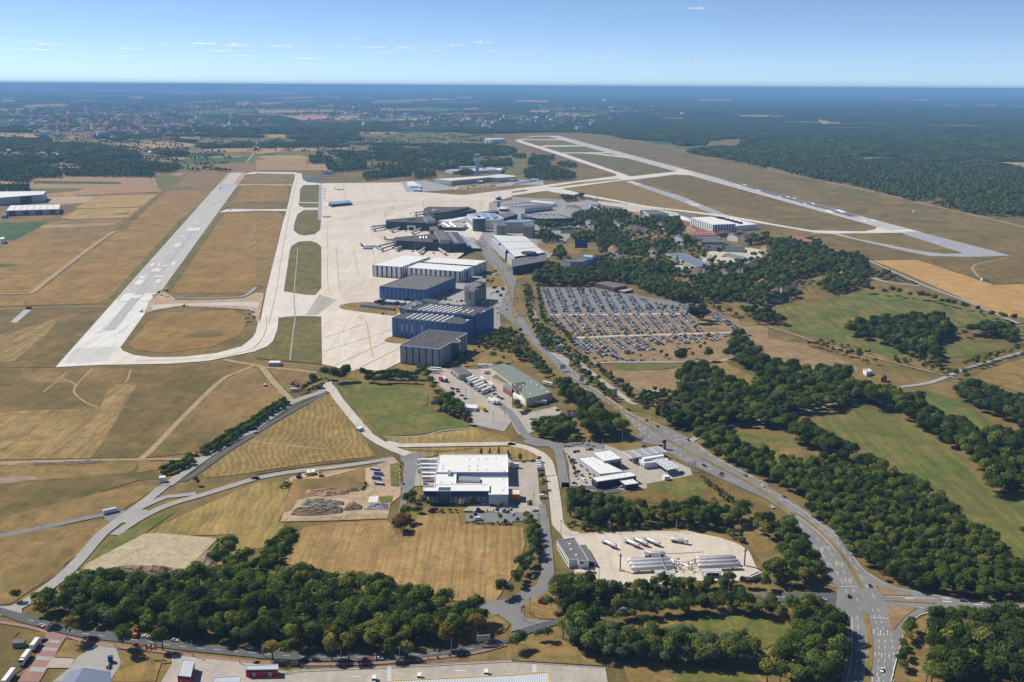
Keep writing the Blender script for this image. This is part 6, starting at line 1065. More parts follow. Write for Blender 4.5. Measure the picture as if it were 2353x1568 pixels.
def near(x, y, P, d=3.5):
    return any(inside(P, np.array([x + i]), np.array([y + j]))[0] for i, j in ((0, 0), (d, 0), (-d, 0), (0, d), (0, -d)))
def wood(s, mix, sp=7.5, sc=(.8, 1.15), stand='woodland', z=None):
    hh = (3.2 if mix == 'bushy' else 12.5)*sum(sc)/2; Q = px(s); A = np.array(G(s, 0) + G(s, hh)); (x0, y0), (x1, y1) = A.min(0), A.max(0); c = poisson([(x0, y0), (x1, y0), (x1, y1), (x0, y1)], sp*.94)
    t = [inside(Q, *projv(c[:, 0], c[:, 1], hh*k)) for k in (.04, .45, .62)]; m = t[0] & t[2]
    if m.sum() < .3*t[1].sum(): m = t[1]
    for x, y in c[m]:
        if not any(abs(x-a) < r and abs(y-b) < r and near(x, y, P) for a, b, r, P in FOOT): TREES.append((x, y, pick(mix), rng.uniform(*sc), stand))
def trees(s, mix, sc=(.85, 1.1), stand='meadow', z=0.0):
    for x, y in G(s, z): TREES.append((x, y, pick(mix), rng.uniform(*sc), stand))
def line(s, mix, sp, sc=(.8, 1.1), stand='avenue', z=0.0, jit=.8):
    P = np.array(smooth(G(s, z), 6)); seg = np.linalg.norm(np.diff(P, axis=0), axis=1); cum = np.concatenate([[0], np.cumsum(seg)])
    for t in np.arange(sp*.4, cum[-1], sp):
        TREES.append((np.interp(t, cum, P[:, 0]) + rng.normal(0, jit), np.interp(t, cum, P[:, 1]) + rng.normal(0, jit), pick(mix), rng.uniform(*sc), stand))
S1 = 'the wood between the stubble field and the street'
wood("E0 300,900 330,800 420,770 560,790 650,640 860,590 1150,610 1450,600 1750,600 2020,560 2100,430 2351,420 E1 0,560 300,560 460,580 720,620 1000,600 1180,620 1320,720 1600,780 1800,850 2080,910 2150,960 2100,1090 1900,1170 1700,1200 1200,1235 600,1240 0,1240 E0 2351,1235 1900,1195 1300,1105 900,1065 520,1000", 'wood', 6.4, (.72, 1.12), S1)
trees("E1 230,780 400,760 560,700 1180,900 1260,960 1480,980 1500,900", 'wood', (1.1, 1.3), S1)
trees("E1 1210,900 1190,960 1470,900 1540,900 1500,1000 1420,1030 520,760", 'lime' if 'lime' in MIX else 'wood', (.95, 1.1), S1)
MIX['lime'] = [('lime', 2, 1.0)]; MIX['rusty'] = [('rust', 2, 1.0)]; MIX['yel'] = [('yellow', 2, 1.0)]; MIX['silv'] = [('silver', 2, 1.0)]; MIX['popl'] = [('poplar', 2, 1.0)]; MIX['cone'] = [('cone', 1, 1.0)]; MIX['str'] = [('street', 2, 1.0)]
trees("E1 1210,960 1190,1030 1490,980 1540,1010 1450,1090 250,830 400,840", 'lime', (.9, 1.1), S1)
trees("E0 720,700 1050,790 760,990 1270,830 E1 1250,830 1370,960", 'rusty', (.6, .8), S1)
S2 = 'the row along the street with parked cars'
trees("E1 155,1360 300,1365 700,1365 855,1365 1245,1360 1380,1340 E0 1495,1275 1155,1240 1155,1300 705,1140 680,1200 385,1030", 'street', (1.4, 1.7), S2)
trees("E1 355,1260 520,1260 690,1260 890,1260 1055,1290 1190,1260 1370,1240 1750,1260 2020,1160 1620,1190", 'street', (1.5, 1.8), S2)
trees("E1 2250,800 2330,780 E2 60,560 120,500 30,690", 'willow', (.75, 1.0), 'the lane beside the stubble field')
line("E2 150,130 170,250 200,360 190,450 110,590 40,690", 'willow', 4.6, (.55, .75), 'the lane beside the stubble field')
line("E2 120,90 210,160 230,300 240,420", 'mixed', 5, (.5, .7), 'the lane beside the stubble field')
S3 = 'the grove between fuel depot and curved road'
wood("E2 330,830 420,650 440,560 560,570 720,650 860,700 1000,720 1000,790 640,900 420,960 330,920", 'wood', 6.0, (.7, 1.0), S3, 3)
line("E2 640,830 900,790 1100,760 1400,730 1700,720 2000,700 2300,700 E3 100,700", 'mixed', 3.6, (.5, .75), S3, 0, 2); line("E2 700,880 1000,810 1300,770 1700,750 2100,730", 'mixed', 3.8, (.45, .65), S3, 0, 2)
S4 = 'the willow row below the curved road'
wood("E2 430,1070 620,1010 780,1010 800,1130 1000,1150 1150,1200 1400,1230 1700,1240 2000,1230 2250,1280 2300,1360 2000,1380 1600,1350 1100,1330 700,1270 520,1180", 'willow', 5.6, (.75, 1.1), S4, 5)
line("E2 860,980 1000,950 1250,920 1450,890 1700,860 2000,850 2300,880 E3 100,940", 'mixed', 3.4, (.6, .9), 'the hedge of trees beside the curved road', 3, 2.5)
line("E2 450,1130 560,1190 700,1250 900,1300 1150,1320 1500,1340 1900,1360 2250,1380", 'willow', 5.0, (.85, 1.15), S4, 0, 1.5); line("E2 500,1090 640,1090 780,1150 900,1220 1200,1260 1600,1280 2000,1290 2200,1310", 'willow', 5.5, (.8, 1.1), S4, 0, 1.5)
line("E2 880,1030 1050,1000 1300,970 1500,940 1750,920 2050,930 2300,960 E3 60,980", 'mixed', 3.6, (.55, .8), 'the hedge of trees beside the curved road', 0, 1.5); line("E2 540,900 700,890 900,830 1200,790 1600,760 2100,745", 'bushy', 2.6, (.8, 1.3), S3, 0, 1.2)
trees("E2 1225,1080 1590,970 1840,950", 'mixed', (.6, .75), 'the rough meadow below the curved road'); trees("E2 1180,1150 1250,1150", 'rusty', (.55, .7), 'the rough meadow below the curved road')
trees("E2 50,1270 80,1250 20,1290", 'willow', (.75, .95), 'the rough meadow below the curved road'); trees("E2 270,1180 330,1190 230,1190", 'mixed', (.45, .65), 'the rough meadow below the curved road')
wood("E3 150,880 330,780 450,820 600,900 660,1000 680,1200 700,1400 680,1640 -100,1640 -50,1500 100,1350 180,1150", 'wood', 7.0, (.85, 1.2), 'the grove left of the road junction')
wood("E3 -150,120 150,60 270,120 340,280 450,430 480,600 400,690 100,680 -150,640 -100,500 170,460 80,250", 'mixed', 6.6, (.75, 1.1), 'the copse inside the road bend')
wood("E3 1500,970 1800,900 2100,930 2600,930 2600,1640 1440,1640 1500,1300", 'dark', 7.6, (.9, 1.2), 'the dark wood beside the side road')
line("E3 1300,1080 1260,1200 1240,1350 1220,1500", 'mixed', 5, (.5, .8), 'the dark wood beside the side road')
S5 = 'the plantation between main road and pasture'
wood("D3 -200,440 100,330 100,230 450,230 700,260 1100,320 1300,450 1700,690 1800,790 2080,930 E3 2200,400 2300,480 2600,520 2600,850 1900,800 1400,740 1050,620 880,500 640,280 500,130 300,0 D3 400,640 200,520 0,440", 'mixed', 5.6, (.62, .88), S5)
wood("C3 -100,880 100,850 250,920 450,1050 680,1150 950,1330 1150,1400 1450,1568 D3 1680,640 1840,800 1700,830 1300,560 900,330 400,150 240,90 C3 180,1050 -100,1000", 'dark', 7.0, (.85, 1.15), S5)
wood("E2 2170,60 2351,60 E3 60,150 0,300 E2 2300,300 2200,150", 'mixed', 6.5, (.6, .9), 'the copse inside the road bend')
S6 = 'the belt between fuel depot and dealership meadow'
wood("D2 500,560 640,510 800,560 1060,640 1250,680 1500,650 1850,650 2160,680 2200,800 2050,870 1300,830 800,850 560,800", 'autumn' if 0 else 'mixed', 6.2, (.65, .95), S6)
trees("D2 1080,700 1160,690 1210,700 1400,690 1480,700 1840,680", 'rusty', (.8, 1.0), S6); trees("D2 540,740 600,740 680,720 640,700", 'popl', (.75, .95), S6)
line("D2 520,820 700,870 900,880 1100,860 1300,850 1500,840 1800,860 2050,930 E2 2100,290", 'bushy', 3.2, (.8, 1.3), S6, 0, 1.5); line("D2 640,830 900,830 1200,820 1500,810 1900,850", 'mixed', 4.5, (.35, .5), S6, 0, 1.2)
S7 = 'the clump between truck yard and main road'
wood("C2 380,650 480,610 560,650 690,710 780,820 940,920 1050,1020 1090,1080 900,1130 680,1110 600,1000 640,860 520,800 420,740", 'dark', 7.0, (.9, 1.25), S7); wood("C2 170,1080 180,1010 300,950 420,930 560,960 600,1080 480,1140 260,1120", 'wood', 6.5, (.75, 1.0), S7)
trees("C2 60,880 140,930 40,860", 'silv', (.8, .95), 'the truck yard exit'); line("C2 480,1190 560,1160 640,1170 740,1190", 'str', 5, (.6, .8), 'the dealership car park'); line("C2 500,1270 560,1380 580,1470 600,1500", 'str', 5, (.35, .5), 'the dealership car park'); line("D2 560,300 600,370 680,390 720,420", 'str', 5, (.35, .5), 'the dealership car park')
S8 = 'the shrubby strip beside the main road'
wood("C2 0,180 70,120 180,300 300,400 380,520 300,560 140,430 0,380", 'mixed', 6.5, (.45, .68), S8); wood("C1 2000,230 2120,190 2230,100 2351,110 C2 0,160 0,380 C1 2351,330 2100,290", 'mixed', 6.5, (.45, .68), S8)
wood("B2 100,1200 180,1230 200,1500 C2 330,100 600,330 780,440 740,470 560,430 420,330 280,300 200,150 150,20", 'mixed', 6.5, (.4, .62), S8); line("B2 230,1240 260,1400 290,1550 C2 420,100 560,260", 'mixed', 6, (.45, .65), S8)
line("C2 530,460 680,560 800,660 930,780", 'mixed', 5, (.45, .65), S8, 0, 2); line("C2 650,510 800,640 920,740", 'mixed', 6, (.4, .62), S8, 0, 2); line("C2 770,480 900,590 1010,680 1130,770 1300,720 1500,740 1700,760", 'mixed', 5.5, (.5, .75), S8, 0, 2)
wood("C2 1110,790 1200,700 1500,700 1650,740 1600,780 1350,780 1200,850", 'dark', 6, (.5, .7), 'the farmhouse garden')
wood("C2 1520,620 1900,520 2351,700 2351,1000 1950,1020 1700,1010 1350,980 1400,880 1560,780", 'mixed', 8.5, (.8, 1.15), 'the grove behind the farmhouse'); wood("C3 -120,520 400,470 800,600 860,780 600,860 0,930 -150,800", 'mixed', 9, (.8, 1.15), 'the wooded hamlet by the railway'); wood("C2 1340,930 1420,840 1520,800 1700,800 1900,830 2100,870 2351,880 2351,930 1950,1000 1900,960 1700,960 1650,1050 1400,1000", 'mixed', 7, (.8, 1.1), 'the farmhouse garden'); trees("C2 1600,900 1720,900 2090,950", 'rusty', (.7, .9), 'the farmhouse garden')
wood("C2 1500,640 1600,480 1750,450 1900,520 2050,620 2200,700 2351,720 2351,860 2000,780 1800,790 1560,760", 'dark', 7.5, (.9, 1.25), 'the grove behind the farmhouse')
wood("C2 1660,1080 1700,980 1900,980 1930,1060 2100,1180 2351,1260 C3 60,1320 0,1500 C2 2351,1540 2100,1400 1850,1270 1680,1150", 'mixed', 6.8, (.8, 1.1), S5)
wood("C2 1960,380 1990,250 2050,150 2150,150 2160,250 2300,320 2351,380 C3 0,420 350,470 350,560 0,620 C2 2351,560 2150,480", 'dark', 8, (.9, 1.2), 'the oak belt past the car park')
trees("C2 1550,450 1530,440 1560,420", 'dark', (1.1, 1.3), 'the edge of the long-stay car park'); trees("C2 1810,400 1800,405", 'dark', (1.0, 1.15), 'the edge of the long-stay car park'); trees("B2 1690,1560 1720,1568 1650,1560 1760,1560 C2 1700,20 1740,30", 'dark', (1.3, 1.6), 'the middle of the long-stay car park')
for s in ("B2 370,1475 490,1470 600,1465 700,1465 830,1465 920,1462 1020,1462 1130,1462 1240,1462 1340,1462 1400,1455 1470,1455 1520,1460", "C2 550,180 670,180 790,170 1010,160 1130,155 1240,155 1470,150 1680,130 430,140", "C2 760,410 830,400 920,400 1050,390 1180,390 1370,360 1420,380 1490,240 1765,275 1660,380 1725,320 1800,210 830,320 880,350", "B2 390,1380 490,1400 650,1300 660,1450 740,1470 820,1440"):
    trees(s, 'street', (.8, 1.15), 'the rows of the long-stay car park')
wood("C3 300,560 500,480 750,500 760,600 860,620 1200,700 1250,830 1000,860 870,800 600,760 350,760 150,720 80,660", 'mixed', 8, (.9, 1.25), 'the wooded hamlet by the railway'); wood("C3 -100,720 140,720 380,840 300,900 -100,900", 'mixed', 8, (.8, 1.1), 'the wooded hamlet by the railway')
wood("C3 1160,780 1400,760 1560,900 1850,1000 1900,1080 2200,1050 2600,1180 2600,1640 2050,1640 1900,1400 1750,1250 1640,1180 1350,1020 1180,920", 'dark', 8, (.95, 1.3), 'the dark belt between two pastures'); wood("E3 2230,180 2351,120 2500,120 2500,300 2351,280", 'dark', 7, (.8, 1.0), 'the pasture edge')
wood("C3 1720,620 2000,650 2351,760 2600,800 2600,1080 2200,1000 2050,900 1900,850 1740,740", 'dark', 8, (.9, 1.2), 'the wood beyond the railway')
wood("C3 640,130 760,60 940,40 1300,-10 1640,0 1680,120 1700,190 1500,260 1620,380 1660,450 1300,330 1000,200 720,150", 'dark', 8, (1.0, 1.3), 'the dark wood above the railway'); wood("C3 1740,130 1950,70 2250,90 2300,200 2250,260 2050,180 1750,180", 'dark', 8, (.9, 1.2), 'the dark wood above the railway')
line("C3 720,170 1000,235 1300,360 1620,470", 'dark', 7, (1.0, 1.3), 'the dark wood above the railway', 0, 3); line("C3 760,120 1050,190 1350,300 1560,370", 'dark', 7, (1.0, 1.3), 'the dark wood above the railway', 0, 3); line("C3 350,260 600,320 800,380 1000,440", 'mixed', 6, (.5, .8), 'the railway embankment', 0, 3); line("C3 430,220 700,280 950,340", 'bushy', 6, (.9, 1.4), 'the railway embankment', 0, 4); line("C3 1100,390 1250,400 1400,450", 'bushy', 5, (.9, 1.4), 'the railway embankment', 0, 4); line("C3 1420,440 1600,520 1780,560 1860,590", 'mixed', 7, (.6, .9), 'the railway embankment', 0, 3)
line("C3 1780,470 1900,440 2050,400 2200,350 2330,310", 'street', 9, (1.0, 1.3), 'the country lane avenue', 0, 1); line("C3 1900,470 2100,430", 'street', 12, (1.0, 1.2), 'the country lane avenue', 0, 1)
line("B3 860,1260 1150,1290 1450,1340 1650,1380 1900,1450 2150,1520 2351,1560", 'dark', 13, (.75, 1.1), 'the hedgerow beside the wheat field', 3, 4); wood("B3 940,1080 1130,1090 1200,1170 1050,1160 960,1120", 'mixed', 9, (.7, 1.0), 'the hedgerow beside the wheat field'); line("B3 1180,1140 1300,1190 1380,1210", 'bushy', 6, (.9, 1.2), 'the hedgerow beside the wheat field')
SP = 'the wooded barracks park'
for s, sp in (("B2 380,1080 520,1060 760,1070 1000,1080 1250,1120 1500,1180 1700,1260 1700,1370 1500,1370 1200,1270 1130,1230 1100,1200 760,1180 700,1220 200,1220 190,1120 330,1050", 8.5), ("B2 1700,1280 1600,1150 1780,1100 2000,1120 2351,1100 B3 200,1190 300,1330 0,1390 B2 2351,1420 2050,1350 1800,1380", 9.5), ("B2 1830,1050 2100,1010 2351,980 B3 400,950 560,1100 400,1120 200,1180 B2 2351,1120 2000,1130", 9.5), ("B3 0,800 200,780 420,800 600,900 850,940 920,1010 920,1130 850,1230 600,1300 420,1220 560,1130 350,1040 0,960", 9), ("B2 750,950 1000,1000 1200,1000 1480,1010 1500,1060 1650,1120 1200,1130 800,1080", 9), ("B2 760,800 1060,820 1280,840 1480,800 1470,860 1380,900 1380,960 1080,930 900,920 800,900", 9), ("B2 540,740 620,740 900,700 1060,770 1060,830 780,810 560,810", 9), ("B2 560,560 740,520 900,600 1060,640 900,700 720,690 640,680 560,640", 9.5), ("B2 820,520 1060,540 1060,600 940,620 830,570", 9.5), ("B2 1000,640 1230,610 1540,590 1560,700 1480,760 1400,720 1240,690 1120,680", 9), ("B2 1540,760 1700,800 1690,860 1580,840", 10), ("B2 2050,760 2351,740 2351,820 2150,850 2080,790", 10), ("B2 270,700 460,780 460,830 300,830 210,800", 10), ("B2 360,930 460,850 480,920 550,970 380,970", 10), ("B2 240,1080 340,1020 420,1000 440,1080", 9), ("B2 600,380 660,390 640,430", 10), ("B2 440,400 590,400 590,440 480,450", 10), ("B2 220,640 560,660 640,660 560,680 240,690", 11)):
    wood(s, 'mixed', sp*.8, (.7, 1.1), SP)
wood("B2 480,560 800,500 1100,560 1560,620 1620,780 1980,1000 2351,880 B3 380,900 400,1250 0,1390 B2 2300,1400 1700,1330 1200,1230 900,1120 800,930 800,700", 'mixed', 19, (.65, 1.0), SP)
trees("B2 1650,930 1720,930 1500,900 1430,910 1800,890", 'lime', (.6, .8), SP); trees("B2 1900,940 1890,945 1940,930", 'dark', (1.0, 1.2), SP); trees("B2 1340,870 1300,880 1080,920", 'mixed', (1, 1.2), SP)
line("B2 1700,1340 1900,1450 2100,1540 C2 2351,60", 'mixed', 9, (.5, .8), 'the fence of the long-stay car park', 0, 3); wood("B2 2070,1410 2351,1440 B3 100,1480 180,1568 C3 160,90 0,60 C2 2250,60 2100,-40", 'dark', 8, (.7, 1.0), 'the oak belt past the car park')
for p_, mx_, sc_, st_ in (("C1 530,640 640,570", 'dark', (1.0, 1.2), 'the end of the concrete road'), ("C1 780,600 720,600 830,590", 'dark', (1.15, 1.3), 'the end of the concrete road'), ("C1 1500,520 1540,560 1580,590 1600,660 1620,690", 'mixed', (.85, 1.05), 'the truck yard'), ("C1 1960,990 1920,960", 'rusty', (.8, .9), 'the truck yard'), ("B1 1130,1415 1175,1410 1300,1420 1390,1390", 'wood', (.7, .9), 'the blue hangars'), ("C1 1800,460 1850,450 1890,420 1930,380 1970,350 2010,330 2050,310 2090,290 2000,380 1920,450", 'young', (.65, .9), 'the dark hangar'), ("C1 2180,410 2270,420 2380,380", 'mixed', (.7, 1.0), 'the dark hangar'), ("B1 2130,1200 2100,1180 2150,1150 2200,1110 2170,1220", 'mixed', (.6, .8), 'the main airport road'), ("B1 2190,1270 2220,1310 2250,1340 2270,1290 1735,1380 1890,1390 2100,1420 2180,1420", 'mixed', (.55, .8), 'the office tower'), ("C1 2070,1260 2150,1260 2230,1260 2320,1290", 'cone', (.9, 1.15), 'the white freight hall'), ("D1 1450,590 1420,620 1440,700 1400,660 1540,680 1590,670 1980,690 2250,700", 'mixed', (.5, .85), 'the white freight hall'), ("D1 1325,900 1340,880 1320,860", 'rusty', (1.0, 1.15), 'the stubble field'), ("D1 1370,800 1400,830", 'mixed', (.75, .9), 'the stubble field'), ("D2 165,690 255,250 270,420 280,500", 'str', (.7, 1.0), 'the freight hall yard'), ("D1 1975,790 2245,800", 'str', (.6, .8), 'the freight hall yard'), ("E0 160,830 130,820 350,960 370,920 330,880", 'dark', (.5, .7), 'the crossing of the airport lanes'), ("C0 1820,1550 1800,1545", 'mixed', (.5, .55), 'the gate of the airport lane'), ("C1 2430,1330 2420,1320", 'str', (.7, .8), 'the freight hall yard')):
    trees(p_, mx_, sc_, st_)
for s, m_, sc_, sp, st_ in (("C1 1010,600 1150,610 1300,600 1480,610", 'dark', (.6, .8), 3, 'the hedge behind the dark hangar'), ("C1 980,560 1100,560 1300,570 1500,570", 'dark', (.6, .8), 3, 'the hedge behind the dark hangar'), ("C1 400,710 470,660 560,620 640,590", 'mixed', (.4, .55), 2.6, 'the end of the concrete road'), ("C0 1470,1420 1600,1380 1760,1320", 'bushy', (1.3, 1.7), 2.4, 'the airport lane hedge'), ("C0 1500,1450 1620,1420 1750,1350", 'bushy', (1.2, 1.6), 2.4, 'the airport lane hedge'), ("C0 1850,1250 2000,1170 2150,1070 2351,960 C1 100,870 280,780", 'bushy', (1.2, 1.6), 2.4, 'the airport lane hedge'), ("C0 1880,1270 2050,1180 2200,1080 2351,990 C1 120,900 290,800", 'bushy', (1.1, 1.5), 2.4, 'the airport lane hedge')):
    line(s, m_, sp, sc_, st_, 0, .9)
wood("C1 1600,760 1650,720 1800,720 1890,800 1920,900 1900,960 1780,900 1640,850", 'wood', 6, (.65, .9), 'the clump beside the truck yard')
wood("E0 1900,460 2000,280 2130,240 2190,260 2100,370 1960,470", 'bushy', 3.4, (.8, 1.2), 'the gravel lot', 1); wood("E1 0,440 100,330 270,150 380,170 300,330 230,480 100,520", 'bushy', 3.4, (.9, 1.5), 'the stubble field', 1); wood("E1 1230,90 1300,60 1420,40 1400,110 1260,130", 'bushy', 3.2, (.9, 1.3), 'the stubble field', 1)
line("D1 1940,815 2351,825", 'bushy', 2.6, (.45, .55), 'the freight hall yard'); line("D1 1640,700 1860,710", 'bushy', 2.8, (.5, .7), 'the white freight hall'); line("D1 1940,712 2330,712", 'bushy', 2.6, (.35, .45), 'the freight hall yard'); line("E1 460,1440 900,1425 1200,1405", 'bushy', 5, (.2, .35), 'the freight yard fence'); line("E1 1400,1380 1700,1340 2000,1320", 'bushy', 5, (.2, .4), 'the freight yard fence')
line("D1 1330,250 1330,480", 'bushy', 4, (.3, .5), 'the demolition site'); wood("D1 220,470 300,420 330,450 300,500 210,490", 'bushy', 3, (.4, .7), 'the demolition site', 0); wood("D1 930,490 1010,440 1020,500 960,510", 'bushy', 3, (.6, .9), 'the demolition site', 0); wood("D2 1640,350 1760,370 2000,560 2200,700 2150,720 1950,600 1720,400", 'bushy', 3.4, (.4, .8), 'the dealership meadow', 0)
MIDS = ["B0 -200,60 250,100 550,150 560,215 300,215 240,270 -200,220", "B0 560,150 900,160 1430,185 1400,210 600,200", "B0 850,60 1280,80 1650,110 1620,150 1500,165 1200,150 900,130", "B0 640,30 850,90 900,130 750,150 700,100", "B0 -200,290 100,300 260,290 260,340 0,345 -200,350",
        "B1 980,190 1170,165 1440,60 1450,110 1400,180 1170,220 1000,240", "B1 1330,170 1420,170 1410,210 1330,205", "B1 1460,165 1640,170 1650,210 1460,230", "B1 640,110 740,100 790,160 680,165", "B1 780,90 1010,80 1010,140 800,160", "B1 1170,180 1330,150 1340,200 1200,215", "B1 1650,130 1980,80 2010,110 1700,150", "B1 1840,200 1900,160 1990,170 1980,190", "A1 1460,1490 1680,1500 1660,1540 1480,1540",
        "B2 110,160 250,110 400,130 580,190 560,230 380,240 120,220", "B2 150,60 200,40 340,70 350,95 150,100", "B2 180,20 380,30 385,55 200,45", "B2 0,10 120,15 120,35 0,35", "B2 420,85 590,95 580,122 420,115", "B1 2060,80 2351,70 2351,110 2080,110", "B1 1160,10 1480,40 1450,100 1200,60", "B1 490,30 700,40 700,85 500,88", "B1 560,-10 620,0 600,30 550,25"]
FORE = ["A1 0,1130 830,1140 820,1190 500,1230 0,1225", "A1 550,1230 900,1225 980,1290 560,1285", "A1 190,1320 370,1310 1500,1330 2000,1330 2351,1360 2351,1470 2050,1460 1900,1480 1700,1470 1400,1420 1000,1365 700,1355 200,1350", "A1 690,1390 1040,1400 1480,1430 1200,1470 1000,1440 700,1415", "A1 770,1440 1040,1460 1020,1490 800,1490", "A1 840,1110 1500,1130 2351,1130 2351,1230 2000,1230 1700,1190 1330,1190 1010,1210 830,1180", "A1 1080,1480 1470,1480 1470,1560 1180,1568 1040,1500", "A1 40,1310 160,1310 160,1360 40,1350", "A1 300,1250 560,1265 550,1310 300,1290",
        "A0 -300,1100 750,1110 1000,1180 300,1215 -300,1210", "A0 900,1230 1560,1190 1900,1190 2351,1230 2351,1290 1900,1250 1500,1250 1100,1300 900,1300", "A0 -300,1260 400,1280 900,1310 1000,1360 900,1430 400,1500 -300,1500", "A0 900,1350 1250,1400 1290,1450 950,1450 850,1480 700,1440", "A0 1480,1400 1720,1390 1700,1430 1500,1430", "A0 1820,1330 2000,1340 2240,1310 2330,1340 2240,1365 1850,1365", "A0 1600,1270 1800,1300 1790,1315 1600,1290", "A0 600,1420 900,1440 850,1500 640,1500", "A1 0,1250 60,1260 50,1290 0,1290", "A0 1700,1100 2351,1100 2351,1190 1600,1190",
        "A2 -10,1105 700,1100 1200,1120 2351,1120 2600,1130 2351,1290 2000,1270 1750,1300 1500,1330 1250,1300 1000,1265 880,1235 520,1205 0,1222", "A2 1000,1230 1800,1270 1760,1330 1580,1340 1300,1285 1010,1265", "A2 2130,1290 2351,1300 2351,1540 2250,1520 2080,1475 1900,1445 1640,1405 1630,1385 1900,1350 2100,1360", "A3 -10,1105 2700,1110 2700,1480 2060,1480 1250,1440 800,1425 500,1480 0,1500", "A3 0,1300 800,1430 870,1480 1200,1470 1250,1440 2050,1490 2240,1540 2700,1570 B3 2700,600 2351,580 1870,540 1530,460 1690,410 1520,400 1400,440 950,330 820,290 500,240 240,180 0,110"]
EXCL = [px(s) for s in ("A3 800,1426 1245,1438 1235,1455 1190,1470 980,1478 860,1456", "A3 2055,1486 2700,1495 2700,1570 2240,1536", "A0 110,1480 200,1475 230,1535 140,1520", "A0 1060,1325 1300,1300 1700,1310 1800,1330 1700,1355 1300,1360", "A2 1440,1265 1690,1275 1690,1288 1450,1278", "A2 180,1198 370,1198 370,1212 180,1210", "A2 1030,1275 1560,1303 1500,1330 1250,1310", "B3 1420,430 1520,415 1680,410 1700,425 1560,460 1480,460", "A0 520,1262 800,1250 780,1290 690,1285", "A0 0,1220 300,1235 350,1265 250,1268 0,1256", "A0 340,1470 420,1470 440,1510 360,1505")]
def far_add(key, x, y, sc): FAROUT.setdefault(key, []).append((x, y, rng.uniform(0, 6.28), sc))
for s in MIDS:
    for x, y in poisson(G(s, 5), 11.5): far_add(f'mid{rng.integers(3)}', x, y, rng.uniform(.75, 1.2))
for s in FORE:
    for x, y in poisson(G(s, 5), 23):
        p = project(x, y, 5)
        if any(inside(e, np.array([p[0]]), np.array([p[1]]))[0] for e in EXCL): continue
        if math.hypot(x, y) > 7600 or (p[0] < 1180 and math.sin(x*.0042 + 1.3)*math.sin(y*.0061 + x*.0013) + .5*math.sin(x*.013)*math.sin(y*.017) > .33): continue
        if math.hypot(x, y) < 4300:
            for j in range(5): far_add(f'mid{rng.integers(3)}', x + rng.uniform(-12, 12), y + rng.uniform(-12, 12), rng.uniform(.7, 1.15))
        else: far_add(f'clump{rng.integers(4)}', x, y, rng.uniform(.8, 1.1))
for i in range(3200):
    v_ = rng.uniform(108, 250); x_ = rng.uniform(-300, 1500); p = (x_, EYE + v_ + (x_ - W_/2)*slope); g = on(p)
    q = p[1]
    if q > 395 or (520 < x_ < 760 and q > 350) or (x_ > 1150 and q > 305): continue
    for j in range(rng.integers(1, 8)): far_add(f'mid{rng.integers(3)}', g[0] + j*9 + rng.normal(0, 3), g[1] + rng.normal(0, 5), rng.uniform(.5, 1.0))
KIND = {'leaf': ('broadleaf_tree', 'green broadleaf tree'), 'dark': ('broadleaf_tree', 'dark green spreading tree'), 'silver': ('willow_tree', 'grey-green willow tree'), 'yellow': ('street_tree', 'small tree with yellowing crown'), 'street': ('street_tree', 'small round green tree'), 'poplar': ('poplar_tree', 'tall narrow poplar tree'), 'rust': ('broadleaf_tree', 'rust-brown tree'), 'lime': ('broadleaf_tree', 'bright lime green tree'), 'bush': ('bush', 'low green bush'), 'cone': ('conifer', 'dark cone-shaped conifer')}
def seen(x, y, z=5.0, m=-10):
    p = project(x, y, z); return y > 50 and m < p[0] < W_ - m and m < p[1] < H_ - m
def prep(t): return t[1] if False else None
tr_ = [t for t in TREES if seen(t[0], t[1], 5, -250)]
vis = [(PROTO[t[2]]['h']*t[3]/math.hypot(t[0], t[1], CAM_H-5), i) for i, t in enumerate(tr_) if seen(t[0], t[1], 5, 8) and not t[2].startswith('bush')]
vis.sort(reverse=True); big = set(i for _, i in vis[:295])
bvis = [(PROTO[t[2]]['h']*t[3]/math.hypot(t[0], t[1], CAM_H-5), i) for i, t in enumerate(tr_) if seen(t[0], t[1], 2, 8) and t[2].startswith('bush')]
bvis.sort(reverse=True); big |= set(i for _, i in bvis[:180])
masses = {}
for i, (x, y, key, sc, st) in enumerate(tr_):
    rz = rng.uniform(0, 6.283)
    if i in big:
        nm, lab = KIND[key[:-1]]; e = empty(nm, (x, y, .1), rz); e.scale = (sc*rng.uniform(.82, 1.22), sc*rng.uniform(.82, 1.22), sc*rng.uniform(.8, 1.28))
        szw = 'large' if sc*PROTO[key]['h'] > 12.6 else 'small' if sc*PROTO[key]['h'] < 9.5 else 'mid-sized'; szw = '' if nm in ('bush', 'street_tree', 'conifer') else szw + ' '; tag(e, f'{szw}{lab} at {st}', 'bush' if nm == 'bush' else 'tree', f'{szw}{lab}, {st}')
        obj('crown', PROTO[key]['crown'], e); obj('trunk', PROTO[key]['trunk'], e)
    else: masses.setdefault(key, []).append((x, y, rz, sc))
